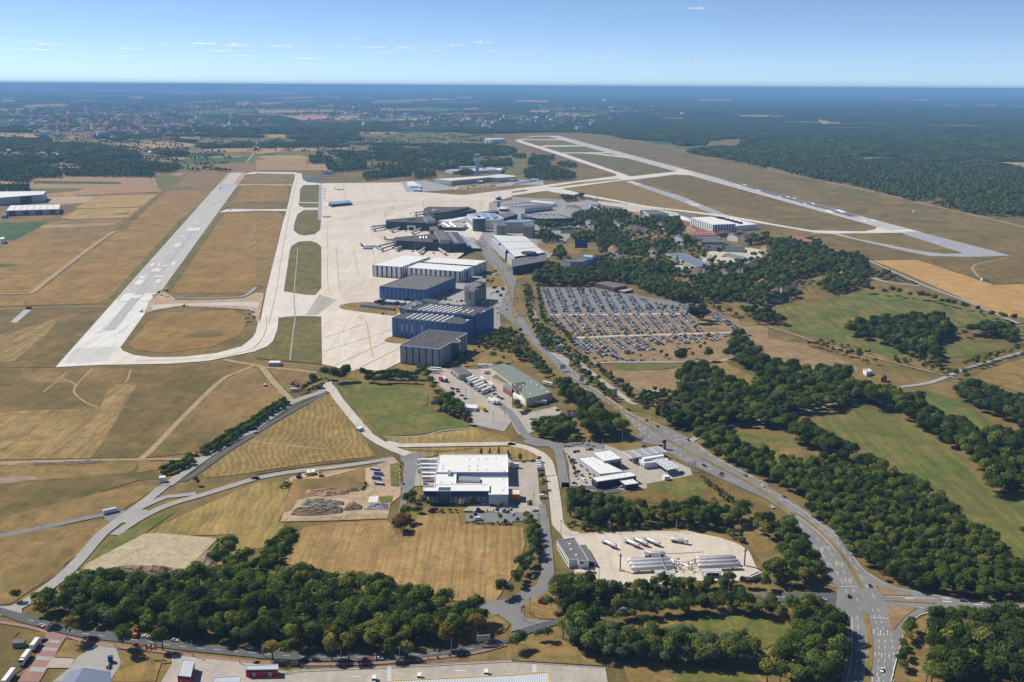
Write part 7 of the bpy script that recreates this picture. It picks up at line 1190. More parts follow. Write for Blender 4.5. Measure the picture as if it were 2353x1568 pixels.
def gn_scatter(name, key, pts, label):
    pr = PROTO[key]; src = bpy.data.objects.get('src_' + key)
    if src is None:
        me = pr['crown']
        src = bpy.data.objects.new('src_' + key, me)
    P = np.array(pts); me = bpy.data.meshes.new(name); me.vertices.add(len(P)); me.vertices.foreach_set('co', np.column_stack([P[:, 0], P[:, 1], np.full(len(P), .1)]).ravel())
    a = me.attributes.new('rot', 'FLOAT_VECTOR', 'POINT'); a.data.foreach_set('vector', np.column_stack([np.zeros(len(P)), np.zeros(len(P)), P[:, 2]]).ravel())
    a = me.attributes.new('scl', 'FLOAT_VECTOR', 'POINT'); a.data.foreach_set('vector', (np.ones((len(P), 3)) if 'car' in key else np.column_stack([P[:, 3]*rng.uniform(.82, 1.22, len(P)), P[:, 3], P[:, 3]*rng.uniform(.78, 1.3, len(P))])).ravel())
    o = obj(name, me); g = bpy.data.node_groups.new('scatter_' + key, 'GeometryNodeTree')
    g.interface.new_socket('Geometry', in_out='INPUT', socket_type='NodeSocketGeometry'); g.interface.new_socket('Geometry', in_out='OUTPUT', socket_type='NodeSocketGeometry')
    n = g.nodes; gi, go = n.new('NodeGroupInput'), n.new('NodeGroupOutput'); ip = n.new('GeometryNodeInstanceOnPoints'); ob = n.new('GeometryNodeObjectInfo'); ob.inputs[0].default_value = src
    na, nb = n.new('GeometryNodeInputNamedAttribute'), n.new('GeometryNodeInputNamedAttribute')
    na.data_type = nb.data_type = 'FLOAT_VECTOR'; na.inputs[0].default_value = 'rot'; nb.inputs[0].default_value = 'scl'
    L = g.links; L.new(gi.outputs[0], ip.inputs['Points']); L.new(ob.outputs['Geometry'], ip.inputs['Instance']); L.new(na.outputs[0], ip.inputs['Rotation']); L.new(nb.outputs[0], ip.inputs['Scale']); L.new(ip.outputs[0], go.inputs[0])
    md = o.modifiers.new('scatter', 'NODES'); md.node_group = g; tag(o, label, 'woodland', None, 'stuff'); return o
MASSLAB = {'leaf': 'mid-green broadleaf woodland further from the roads', 'dark': 'dark green woodland beyond the car park and pastures', 'silver': 'grey-green willow growth among the distant groves', 'yellow': 'yellowing young trees among the distant groves', 'street': 'small planted trees around the airport buildings', 'poplar': 'narrow poplars scattered in the tree belts', 'rust': 'rust-brown crowns scattered in the tree belts', 'lime': 'lime green crowns scattered in the tree belts', 'bush': 'low scrub along embankments and field edges', 'cone': 'cone-shaped conifers by the buildings', 'mid': 'tree belts and copses of the open farmland', 'clump': 'closed forest covering the distant plain'}
for key, pts in list(masses.items()) + list(FAROUT.items()):
    k0 = key.rstrip('0123456789'); gn_scatter('forest' if k0 == 'clump' else 'woodland', key, pts, MASSLAB[k0])
NTREE = (len(TREES), sum(len(v) for v in FAROUT.values())); print('TREES', NTREE)
PAINT = {'white': (.72, .72, .72), 'silver': (.50, .51, .52), 'grey': (.14, .145, .15), 'black': (.018, .019, .022), 'blue': (.03, .07, .20), 'red': (.36, .02, .025), 'yellow': (.62, .42, .03), 'green': (.04, .16, .07), 'beige': (.55, .5, .38)}
PM = {}
for k_, c_ in PAINT.items():
    s = NT('car_paint_' + k_); s.b.inputs['Coat Weight'].default_value = .5; s.b.inputs['Coat Roughness'].default_value = .08; s.out(s.ramp(s.noise(1.5, 2), [(.3, tuple(v*.93 for v in c_)), (.7, tuple(min(1, v*1.06) for v in c_))]), .35); PM[k_] = s.m
CARGL = plain('car_glass', (.015, .02, .025), .06, .1, 2); TYRE = K['black']
def car_parts(L=4.4, W=1.78, H=1.46, est=0.0):
    """profile-lofted car body, cabin with glazing, four wheels"""
    def loft(sec, wfun, mat):
        b = MB(); n = len(sec); v = []
        for sd_ in (-1, 1):
            for x, z in sec: v.append((x, sd_*wfun(x, z), z))
        f = [tuple(range(n-1, -1, -1)), tuple(range(n, 2*n))] + [(i, (i+1) % n, n + (i+1) % n, n+i) for i in range(n)]; b.add(v, f, mat); return b
    h = L/2
    body = [(-h, .35), (-h+.05, .78), (-h+.25, .92), (-.75*h+est*.1, .95), (.28*h, .95), (.86*h, .80), (h-.04, .62), (h, .35), (.6*h, .26), (-.6*h, .26)]
    cab = [(-.86*h+(0 if est else .22), .93), (-.70*h+(0 if est else .35), H-.05), (-.50*h+.3, H), (-.02*h+.1, H), (.34*h, .94)]
    return loft(body, lambda x, z: W/2 - (.05 if z > .85 else 0) - (.10 if abs(x) > h-.2 else 0), PM['white']), loft(cab, lambda x, z: W/2 - .08 - .20*max(0, (z-.93)/.5), CARGL), [(-cab[1][0], 0)], cab
CB, CC, _, cabp = car_parts()
EB, EC, _, ecab = car_parts(4.6, 1.82, 1.52, 1.0)
def wheel_mesh():
    b = MB(); b.tube((0, -.11, .32), (0, .11, .32), .32, .32, TYRE, 12); return mesh('wheel', b.v, b.f, b.mats)
WHEEL = wheel_mesh()
def remat(b, name, mat): return mesh(name, b.v, b.f, [mat])
CBODY = {k_: (remat(CB, 'body', PM[k_]), remat(EB, 'body', PM[k_])) for k_ in PM}; CCAB = (mesh('glazing', CC.v, CC.f, [CARGL]), mesh('glazing', EC.v, EC.f, [CARGL]))
def roofpatch(cab_, W, mat): b = MB(); a_, c_ = cab_[2], cab_[3]; b.box(((a_[0]+c_[0])/2, 0, a_[1]-.01), (c_[0]-a_[0]+.25, (W/2-.24)*2, .04), mat); return b
CROOF = {k_: (mesh('roof', *[(lambda b: (b.v, b.f, b.mats))(roofpatch(cabp, 1.78, PM[k_]))][0]), mesh('roof', *[(lambda b: (b.v, b.f, b.mats))(roofpatch(ecab, 1.82, PM[k_]))][0])) for k_ in PM}
HEAD = (lambda b: mesh('headlight', b.v, b.f, b.mats))(MB().box((0, 0, 0), (.12, .32, .14), K['skyl']))
def car(s, rz, col, label, est=0, group=None, z=.35, sc=1.0):
    p = on(px(s)[0]) if isinstance(s, str) else s; e = empty('car', (p[0], p[1], z), rz); e.scale = (sc,)*3
    bo = obj('body', CBODY[col][est], e); obj('glazing', CCAB[est], e); obj('roof', CROOF[col][est], e)
    for x in (-1.35, 1.35):
        for y in (-.80, .80): w = obj('wheel', WHEEL, e); w.location = (x, y, 0)
    for y in (-.6, .6): q = obj('headlight', HEAD, bo); q.location = (2.12, y, .62)
    tag(e, label, 'car', group); return e
def heading(s):   # from two pixels: direction the car points
    a, b = G(s); return math.atan2(b[1]-a[1], b[0]-a[0])
CARONE = {}
for k_ in PM:
    for e_ in (0, 1):
        b = MB(); src, cb_, cabx, W = (CB, CC, cabp, 1.78) if e_ == 0 else (EB, EC, ecab, 1.82); b.add(src.v, src.f, PM[k_]); b.add(cb_.v, cb_.f, CARGL); rp = roofpatch(cabx, W, PM[k_]); b.add(rp.v, rp.f, PM[k_])
        for x in (-1.35, 1.35):
            for y in (-.80, .80): b.tube((x, y-.11, .32), (x, y+.11, .32), .32, .32, TYRE, 8)
        CARONE[(k_, e_)] = mesh('car', b.v, b.f, b.mats, b.m)
        PROTO[f'car_{k_}{e_}'] = dict(crown=CARONE[(k_, e_)], trunk=None, h=1.5, w=2)
CCH = ['black', 'grey', 'silver', 'white', 'blue', 'red', 'beige', 'green']; CPR = [.20, .18, .24, .25, .065, .045, .01, .01]
LOTS = []
b = MB(); b.box((0, 0, 6), (13, 10, 6), K['white']); b.add([(-7, -5.5, 12), (7, -5.5, 12), (7, 5.5, 12), (-7, 5.5, 12), (-7, 0, 16), (7, 0, 16)], [(0, 1, 5, 4), (2, 3, 4, 5), (1, 2, 5), (3, 0, 4)], K['tile']); PROTO['dhouse0'] = dict(crown=mesh('house', b.v, b.f, b.mats, b.m), trunk=None, h=10, w=10)
b = MB(); b.box((0, 0, 6), (22, 12, 9), K['roofwhite']); PROTO['dhouse1'] = dict(crown=mesh('house', b.v, b.f, b.mats, b.m), trunk=None, h=10, w=10)
for i_ in (0, 1): o = gn_scatter('distant_houses', f'dhouse{i_}', DH[i_::2] if i_ == 0 else DH[1::6], ('red-roofed', 'white')[i_] + ' houses of the towns far out in the haze'); o['category'] = 'houses'
def row(s, occ=.94, two=True, step=2.55):
    (x0, y0), (x1, y1) = G(s); L = math.hypot(x1-x0, y1-y0); d = ((x1-x0)/L, (y1-y0)/L); n = (-d[1], d[0]); ang = math.atan2(n[1], n[0])
    for k in range(int(L/step)):
        for sd_ in ((-1, 1) if two else (1,)):
            if rng.random() > occ: continue
            t = k*step + rng.normal(0, .12); o_ = sd_*(2.6 + rng.normal(0, .15)); LOTS.append((x0 + d[0]*t + n[0]*o_*1.06, y0 + d[1]*t + n[1]*o_, ang + (math.pi if rng.random() < .5 else 0) + rng.normal(0, .02)))
T = [(305, 1242, 385, 1468), (410, 1242, 500, 1466), (515, 1244, 610, 1464), (620, 1248, 725, 1462), (730, 1252, 840, 1462), (845, 1275, 955, 1460), (960, 1295, 1070, 1460), (1080, 1318, 1185, 1458), (1200, 1345, 1300, 1458), (1335, 1378, 1410, 1456), (1455, 1402, 1510, 1456), (1550, 1392, 1620, 1440)]
for a, b, c, d in T: row(f"B2 {a},{b} {c},{d}")
for k in range(12): x = 365 + k*110; row(f"B2 {x},{1494 - k*1.5} C2 {x+160},{182 - k*4}")
row("B2 1640,1385 C2 1740,0", .8); row("B2 1750,1420 C2 1950,60"); row("B2 1850,1470 C2 2060,110")
for a, b, c, d in ((560, 202, 720, 345), (655, 202, 850, 365), (775, 198, 1010, 402), (890, 195, 1105, 348), (1005, 190, 1205, 318), (1115, 186, 1300, 315), (1230, 182, 1380, 265), (1340, 178, 1460, 240), (1455, 172, 1620, 248), (1565, 168, 1730, 242), (1670, 162, 1785, 214), (1785, 158, 1910, 222), (1895, 152, 2005, 188)): row(f"C2 {a},{b} C2 {c},{d}", .93 if a < 1200 else .8)
for s in ("C2 1305,395", "C2 1190,400", "C2 1055,400", "C2 1520,280", "C2 1630,295", "C2 1610,245", "C2 2170,175", "C2 2190,172"): LOTS.append((*on(px(s)[0]), rng.uniform(0, .4)))
dl = sorted(range(len(LOTS)), key=lambda i: math.hypot(LOTS[i][0], LOTS[i][1])); keep = set(dl[:210]); rest = {}
for i, (x, y, a) in enumerate(LOTS):
    c = CCH[rng.choice(8, p=CPR)]; e_ = int(rng.random() < .45)
    if i in keep: o = obj('car', CARONE[(c, e_)]); o.location = (x, y, .36); o.scale = (1.07,)*3; o.rotation_euler = (0, 0, a); tag(o, f'{c} car parked in the front rows of the long-stay car park', 'car', f'{c} cars in the long-stay car park')
    else: rest.setdefault(f'car_{c}{e_}', []).append((x, y, a, 1.0))
for key, pts in rest.items():
    o = gn_scatter('parked_cars', key, pts, f'{key[4:-1]} cars filling the rear rows of the long-stay car park'); o['category'] = 'cars'; o.location = (0, 0, .3)
ST = heading("E1 900,1340 1200,1330")
for s, rz, c, lab, e_ in (("E1 1012,1372", ST, 'red', 'red estate car parked at the kerb beside the freight yard', 1), ("E1 1132,1362", ST, 'white', 'white estate car behind the red one at the kerb', 1), ("E1 447,1376", ST, 'black', 'black hatchback parked in front of a dark estate car', 0), ("E1 553,1378", ST, 'black', 'dark estate car parked behind a black hatchback', 1), ("E1 40,1270", ST, 'grey', 'grey car under the trees of the wood', 0), ("E1 250,1278", ST, 'silver', 'silver car half hidden behind a street tree', 0),
                      ("E0 1258,1240", heading("E0 1200,1215 1340,1235"), 'red', 'red hatchback parked beside the brick path', 0), ("E0 1375,1255", heading("E0 1200,1215 1340,1235"), 'silver', 'silver van-like car parked behind the red hatchback', 1), ("E0 1335,1165", heading("E0 1200,1150 1500,1185"), 'white', 'white car parked in the shade by the orange stall', 0), ("E0 1420,1172", heading("E0 1200,1150 1500,1185"), 'blue', 'blue car parked in the shade of the wood', 0), ("E0 1605,1195", heading("E0 1200,1150 1500,1185"), 'silver', 'silver car parked beneath the overhanging trees', 0), ("E0 2300,1265", heading("E0 1700,1210 2300,1265"), 'white', 'white compact car at the kerb below the wood', 0), ("E0 375,1062", heading("E0 200,1010 440,1075"), 'beige', 'cream car driving towards the lane crossing', 0), ("E0 405,1195", 1.0, 'blue', 'pale blue car parked behind the white trailer', 0),
                      ("E3 935,690", heading("E3 935,700 900,620"), 'blue', 'blue car leaving the big junction uphill', 0), ("E3 505,822", heading("E3 450,812 600,815"), 'silver', 'silver car waiting at the junction arm', 0), ("E3 745,790", 1.2, 'black', 'black motorcycle-sized car crossing the junction', 0), ("D3 145,577", heading("D3 145,575 60,520"), 'blue', 'blue car on the main road beside the plantation', 0), ("D3 35,668", heading("D3 0,640 100,700"), 'white', 'white car on the main road by the copse', 0),
                      ("C2 1930,1445", heading("C2 1900,1420 2000,1470"), 'black', 'black car driving beside another dark car', 0), ("C2 1920,1465", heading("C2 1900,1450 2000,1500"), 'grey', 'dark grey car alongside a black one', 1), ("C2 2142,1462", heading("C2 2142,1462 2050,1410"), 'grey', 'grey car driving towards the terminal below the station', 0), ("C2 2305,1556", heading("C2 2305,1556 2200,1490"), 'white', 'white car driving towards the terminal', 0), ("C2 1235,955", heading("C2 1235,955 1150,905"), 'black', 'black car before the farmhouse', 0), ("C2 1335,1010", heading("C2 1335,1010 1250,960"), 'black', 'black car nearing the traffic lights', 0), ("C2 1395,1155", heading("C2 1395,1155 1480,1210"), 'black', 'black car just past the crossing', 0), ("C2 1015,845", heading("C2 1015,845 900,760"), 'white', 'white car level with the farmhouse meadow', 0), ("C2 1070,855", heading("C2 1070,855 950,770"), 'black', 'black car beside a white one on the main road', 0), ("C2 855,722", heading("C2 855,722 800,680"), 'black', 'black car by the blue sign board', 0), ("C2 690,612", heading("C2 690,612 640,570"), 'black', 'black car below the gantry sign', 0), ("C2 805,715", heading("C2 805,715 900,780"), 'silver', 'silver car heading for the junction', 0), ("C2 1215,1190", .3, 'blue', 'blue car waiting at the fuel station exit', 0), ("C2 1360,1188", .5, 'black', 'black car behind the fuel canopy', 0),
                      ("D2 575,160", 1.2, 'black', 'black car parked below the dealership trees', 0), ("D2 605,155", 1.2, 'red', 'red and white car at the dealership trees', 0), ("D2 695,142", .2, 'white', 'white estate in the dealership forecourt', 1), ("D2 725,140", .2, 'black', 'black estate in the dealership forecourt', 1), ("D2 560,235", .2, 'red', 'dark red car beside the long workshop', 0), ("D2 575,262", .4, 'blue', 'blue car beside the long workshop', 0), ("D2 575,452", -.4, 'blue', 'dark blue car below the white van', 0), ("D2 1010,487", .1, 'white', 'white car parked before the charcoal garage', 0), ("D2 1565,352", -.6, 'blue', 'blue and yellow car at the smaller canopy', 0),
                      ("D2 195,246", .1, 'black', 'black car at the freight hall fence', 0), ("D2 295,530", .1, 'grey', 'dark grey car between two vans', 1), ("D2 290,420", .2, 'silver', 'silver car under the kerb trees', 0), ("D1 1558,455", .1, 'silver', 'silver car beside the dock trailers', 0), ("D1 2020,635", .1, 'red', 'red car against the office wall', 0), ("D1 2093,640", .1, 'white', 'white car against the office wall', 0), ("D1 2172,655", .3, 'black', 'black car leaving the office wall bays', 0), ("D1 2240,635", .8, 'yellow', 'yellow car at the office wall', 0), ("D1 2302,632", .8, 'red', 'bright red car beside the yellow one', 0), ("D1 2040,690", 1.3, 'blue', 'dark blue car in the hedge-side bay', 0), ("D1 2215,690", 1.3, 'blue', 'blue car in the middle bay', 0), ("D1 2275,692", 1.3, 'white', 'white car in the middle bay', 0), ("D1 2335,690", 1.3, 'silver', 'silver car at the bay end', 0), ("D1 2015,735", 1.4, 'black', 'black car in the lower lot', 0), ("D1 2290,795", 1.4, 'black', 'black car at the lower lot hedge', 0), ("D2 115,735", 1.4, 'black', 'black car at the lower lot exit', 0), ("D2 48,778", 1.4, 'blue', 'bright blue car at the lower hedge', 0), ("D2 5,735", 1.4, 'white', 'white car in the lower lot', 0), ("D2 55,632", 1.4, 'black', 'black car before the orange gatehouse', 0), ("D2 5,630", 1.4, 'white', 'white car before the orange gatehouse', 0),
                      ("E2 195,605", 1.2, 'white', 'white car parked under the lane trees', 1), ("C1 1800,655", .3, 'silver', 'silver car in the truck yard rows', 0), ("C1 1810,665", .3, 'black', 'black car in the truck yard rows', 0), ("C1 1852,668", .3, 'grey', 'grey car by the truck row', 0), ("C1 1858,690", .3, 'black', 'dark car by the truck row', 0), ("C1 1893,725", .3, 'black', 'black car alone in the truck yard', 0), ("C1 1925,755", .3, 'blue', 'dark blue car alone in the truck yard', 0), ("C1 2195,712", .2, 'black', 'black car beside the trailer row', 0), ("C1 2230,738", .2, 'red', 'red car beside the trailer row', 0), ("C1 2262,755", .2, 'black', 'black car at the trailer row end', 0), ("C1 2190,680", .2, 'grey', 'grey car between the trailers', 0), ("C2 420,860", .4, 'black', 'black car on the empty gravel yard', 0)):
    car(s, rz, c, lab, e_)
for i, (x, y) in enumerate(((2355, 70), (2210, 1120), (2320, 1075), (2300, 1390), (2305, 1440), (2220, 1470), (2160, 1295), (2180, 1285), (1780, 1350), (1795, 1352), (1850, 1365), (1765, 1345))): car(f"B1 {x},{y}", rng.uniform(0, 3), ['white', 'black', 'silver'][i % 3], 'car on the roads and lots between hangars and office tower', 0, 'cars near the hangars')
for i in range(30): t = i % 15; car(on(px(f"F {2010 + t*16 - (i//15)*-100},{815 + t*11}")[0], 5), .9, ['black', 'white', 'silver', 'grey'][i % 4], 'car on the low terminal parking deck', 0, 'cars on the low terminal parking deck', 5.1)
for i in range(16): t = i % 8; car(on(px(f"F {1570 + t*14 + (i//8)*120},{535 + t*9}")[0], 7), .9, ['black', 'white', 'silver', 'grey'][i % 4], 'car on the open terminal parking deck', 0, 'cars on the open terminal parking deck', 7.1)
def van(s, rz, col, label, L=5.6, H=2.5, name='van', cat='van'):
    p = on(px(s)[0]); h = B(name, label, cat, at=p); h.root.rotation_euler = (0, 0, rz); h.root.location.z = .35; b = MB(); hl = L/2
    sec = [(-hl, .4), (-hl, H-.1), (-hl+.2, H), (hl-1.7, H), (hl-.9, H*.62), (hl-.1, H*.48), (hl, .4)]; v = [(x, -1, z) for x, z in sec] + [(x, 1, z) for x, z in sec]; n = len(sec); b.add(v, [tuple(range(n-1, -1, -1)), tuple(range(n, 2*n))] + [(i, (i+1) % n, n+(i+1) % n, n+i) for i in range(n)], PM[col]); b.build('body', h.root); b = MB(); b.add([(hl-1.66, -.85, H-.04), (hl-.94, -.88, H*.64), (hl-.94, .88, H*.64), (hl-1.66, .85, H-.04)], [(0, 1, 2, 3)], CARGL); o = b.build('windscreen', h.root); o.location = (.03, 0, .03)
    for x in (-hl*.6, hl*.6):
        for y in (-.9, .9): w = obj('wheel', WHEEL, h.root); w.location = (x, y, 0)
for s, rz, c, lab in (("D2 250,262", .1, 'white', 'white van at the fence, topmost of the row'), ("D2 252,283", .1, 'white', 'white van second in the fence row'), ("D2 258,303", .1, 'white', 'white van third in the fence row'), ("D2 260,322", .1, 'silver', 'silver van last in the fence row'), ("D2 660,432", -.9, 'white', 'white delivery van below the long workshop'), ("D2 283,578", .05, 'white', 'white van beside the kerb box'), ("E2 862,665", -.7, 'white', 'white van parked at the depot hedge'), ("D1 2050,785", .1, 'white', 'white box van in the lower lot')): van(s, rz, c, lab)
van("D0 1020,718", heading("D0 960,735 1090,705"), 'white', 'long white bus-like motorhome on the lane crossing', 11, 3.2, 'motorhome', 'motorhome')
for i, s in enumerate(("E1 1085,1568", "E1 1500,1545", "E1 2115,1512")): van(s, -1.57, 'white', ('white van nosed to the yellow roof edge', 'white van mid-way along the loading hall', 'white van at the far loading bay')[i], 5.4, 2.4)
def truck(s, rz, label, col='white', trailer='white', L=13.6, cab=True, tank=False, stripe=None, name='truck', base=0.0):
    p = on(px(s)[0]); h = B(name, label, 'truck', at=p); h.root.rotation_euler = (0, 0, rz); h.root.location.z = .35; tl = -L/2
    if trailer and not tank:
        b = MB(); b.box((0, 0, 1.1), (L, 2.5, 2.8), PM[trailer]); t = b.build('trailer', h.root); box('roof_sheet', (0, 0, 3.92), (L-.1, 2.42, .05), 0, K['roofwhite'] if trailer == 'white' else PM[trailer], t)
        if stripe: 
            for y in (-1.26, 1.26): box('stripe', (L*.2, y, 2.2), (L*.4, .04, .7), 0, PM[stripe], t)
    if tank:
        b = MB(); n = 14; v, f = [], []
        for x, r in ((-L/2, .9), (-L/2+.3, 1.2), (L/2-.3, 1.2), (L/2, .9)):
            for i in range(n): a = 2*math.pi*i/n; v.append((x, math.cos(a)*r*1.05, 2.35 + math.sin(a)*r))
        for k in range(3):
            for i in range(n): f.append((k*n+i, (k+1)*n+i, (k+1)*n+(i+1) % n, k*n+(i+1) % n))
        f += [tuple(range(n)), tuple(range(3*n, 4*n))[::-1]]; b.add(v, f, PM['white']); t = b.build('tank', h.root, True); box('tank_walkway', (0, 0, 3.5), (L*.8, .6, .12), 0, K['steel'], t); box('end_band', (-L/2+.8, 0, 1.2), (.9, 2.3, 1.0), 0, PM['red' if not stripe else stripe], t)
    if L: box('chassis', (0, 0, .7), (L, 1.0, .35), 0, K['dark'], h.root)
    for x in ((-L/2+1.2, -L/2+2.4, -L/2+3.6) if L else ()):
        for y in (-1.05, 1.05): w = obj('wheel', WHEEL, h.root); w.location = (x, y, 0); w.scale = (1.5, 1.8, 1.5)
    if cab:
        cx_ = L/2 + 1.6 if L else 1.5; b = MB(); sec = [(-1.1, .6), (-1.1, 3.5), (.6, 3.6), (1.1, 2.3), (1.2, .6)]; v = [(cx_+x, -1.22, z) for x, z in sec] + [(cx_+x, 1.22, z) for x, z in sec]; b.add(v, [(4, 3, 2, 1, 0), (5, 6, 7, 8, 9)] + [(i, (i+1) % 5, 5+(i+1) % 5, 5+i) for i in range(5)], PM[col]); c_ = b.build('cab', h.root); b = MB(); b.add([(cx_+.66, -1.1, 3.45), (cx_+1.12, -1.15, 2.35), (cx_+1.12, 1.15, 2.35), (cx_+.66, 1.1, 3.45)], [(0, 1, 2, 3)], CARGL); b.build('windscreen', c_)
        if not L: box('chassis', (-3, 0, .6), (6, .9, .5), 0, K['dark'], h.root)
        for x in ((cx_+.3, cx_-2.6) if L else (cx_+.3, -3.5, -5)):
            for y in (-1.05, 1.05): w = obj('wheel', WHEEL, h.root); w.location = (x, y, 0); w.scale = (1.5, 1.8, 1.5)
TY = heading("C1 2050,560 1920,610")
for i, s in enumerate(("C1 1970,585", "C1 2000,600", "C1 2028,622", "C1 2055,645", "C1 2080,665", "C1 2120,690")): truck(s, TY, f'white articulated truck in the diagonal yard row, {("first beside the workshop", "second from the workshop", "third from the workshop", "fourth from the workshop", "fifth from the workshop", "last and nosed out")[i]}', ['blue', 'white', 'black', 'white', 'white', 'white'][i], 'white', 13.6, stripe='red' if i % 2 else None)
for s, rz, lab in (("C1 2080,590", heading("C1 2060,555 2110,610"), 'white trailer with pink lettering facing the office annex'), ("C1 2160,640", heading("C1 2130,610 2190,670"), 'white trailer beside the cream office annex'), ("C1 2165,790", heading("C1 2140,760 2210,810"), 'white trailer pair near the yard exit'), ("C1 2205,790", heading("C1 2180,760 2250,810"), 'white trailer beside its twin near the yard exit'), ("C1 2090,465", 0.0, 'white trailer behind the truck workshop'), ("C1 1650,495", -.2, 'white trailer at the hedge, upper one'), ("C1 1630,515", -.2, 'white trailer at the hedge, lower one'), ("C2 330,630", -.7, 'white trailer docked at the far warehouse end')): truck(s, rz, lab, 'white', 'white', 13, False, stripe='red')
truck("C1 2080,850", heading("C1 2040,800 2120,880"), 'yellow trailer train standing in the truck yard', 'yellow', 'yellow', 15, False); truck("C2 230,800", 0.05, 'white articulated truck at the warehouse end wall', 'white', 'white', 13.6); truck("C1 1735,590", -1.1, 'white box truck with blue cab near the hedge', 'blue', 'white', 6.5); truck("C1 1700,590", -1.1, 'dark red box trailer near the hedge', 'white', 'red', 6.5, False); truck("C1 2125,520", .2, 'white truck parked behind the warehouse annex', 'white', 'white', 7)
for i, (x, y, st_) in enumerate(((1585, 265, 'green'), (1590, 310, 'green'), (1595, 345, 'blue'), (1600, 390, 'red'), (1605, 425, 'red'))): truck(f"D1 {x},{y}", math.pi, f'white trailer truck at the freight hall dock, {("far end by the junction", "second from the junction", "third from the junction", "with dark red emblem", "last by the silver car")[i]}', 'white', 'white', 13.6, i in (0, 1, 2), stripe=st_)
truck("D2 20,305", 3.14, 'white truck at the freight hall side dock', 'white', 'white', 8)
FA = [("E2 905,325", "E2 960,345 790,260"), ("E2 1115,320", "E2 1180,340 1000,260"), ("E2 1190,305", "E2 1250,325 1075,245"), ("E2 1300,305", "E2 1370,325 1165,240")]
for i, (s, hd) in enumerate(FA): truck(s, heading(hd), f'white fuel tanker on the depot yard, {("alone nearest the office", "first of the group of three", "middle of the group of three", "longest of the group of three")[i]}', 'white', None, 11, True, True)
truck("E2 1520,290", heading("E2 1470,275 1630,300"), 'white tanker with green-yellow band facing the fence', 'white', None, 9, True, True, stripe='green'); truck("E2 1330,415", math.pi, 'white tanker parked behind the pale tanks', 'white', None, 11, True, True)
BT = heading("E0 330,1220 170,1430")
for i, (s, L, cb_) in enumerate((("E0 325,1255", 8, False), ("E0 245,1365", 8, True), ("E0 85,1560", 12, False))): truck(s, BT, ('white trailer on the red brick bays by the blue car', 'white truck on the red brick bays with open cab', 'long white trailer at the brick bay edge')[i], 'white', 'white', L, cb_)
truck("E0 1015,1400", heading("E0 990,1460 1020,1360"), 'blue tractor unit with bare chassis on the grey yard', 'blue', None, 0)
h = B('orange_stall', 'bright orange sweeper parked at the wood edge', 'vehicle', at=on(px("E0 1245,1150")[0])); box('body', (0, 0, .7), (2.2, 4.5, 2.2), .2, K['orange'], h.root); box('cab', (.3, 1.2, 2.9), (2, 1.8, 1.2), .2, K['red'], h.root)
for i in range(16): truck(f"J {700 + i*46},{548 - i*1.6 + (i % 3)*6}", 1.3 + (i % 2)*.2, 'red or white lorry lined up before the pale cargo hall', 'red' if i % 2 else 'white', 'red' if i % 3 == 0 else 'white', 9, True, name='truck')
for o in bpy.data.objects:
    if o.get('label') == 'red or white lorry lined up before the pale cargo hall': o['group'] = 'lorries at the cargo hall'

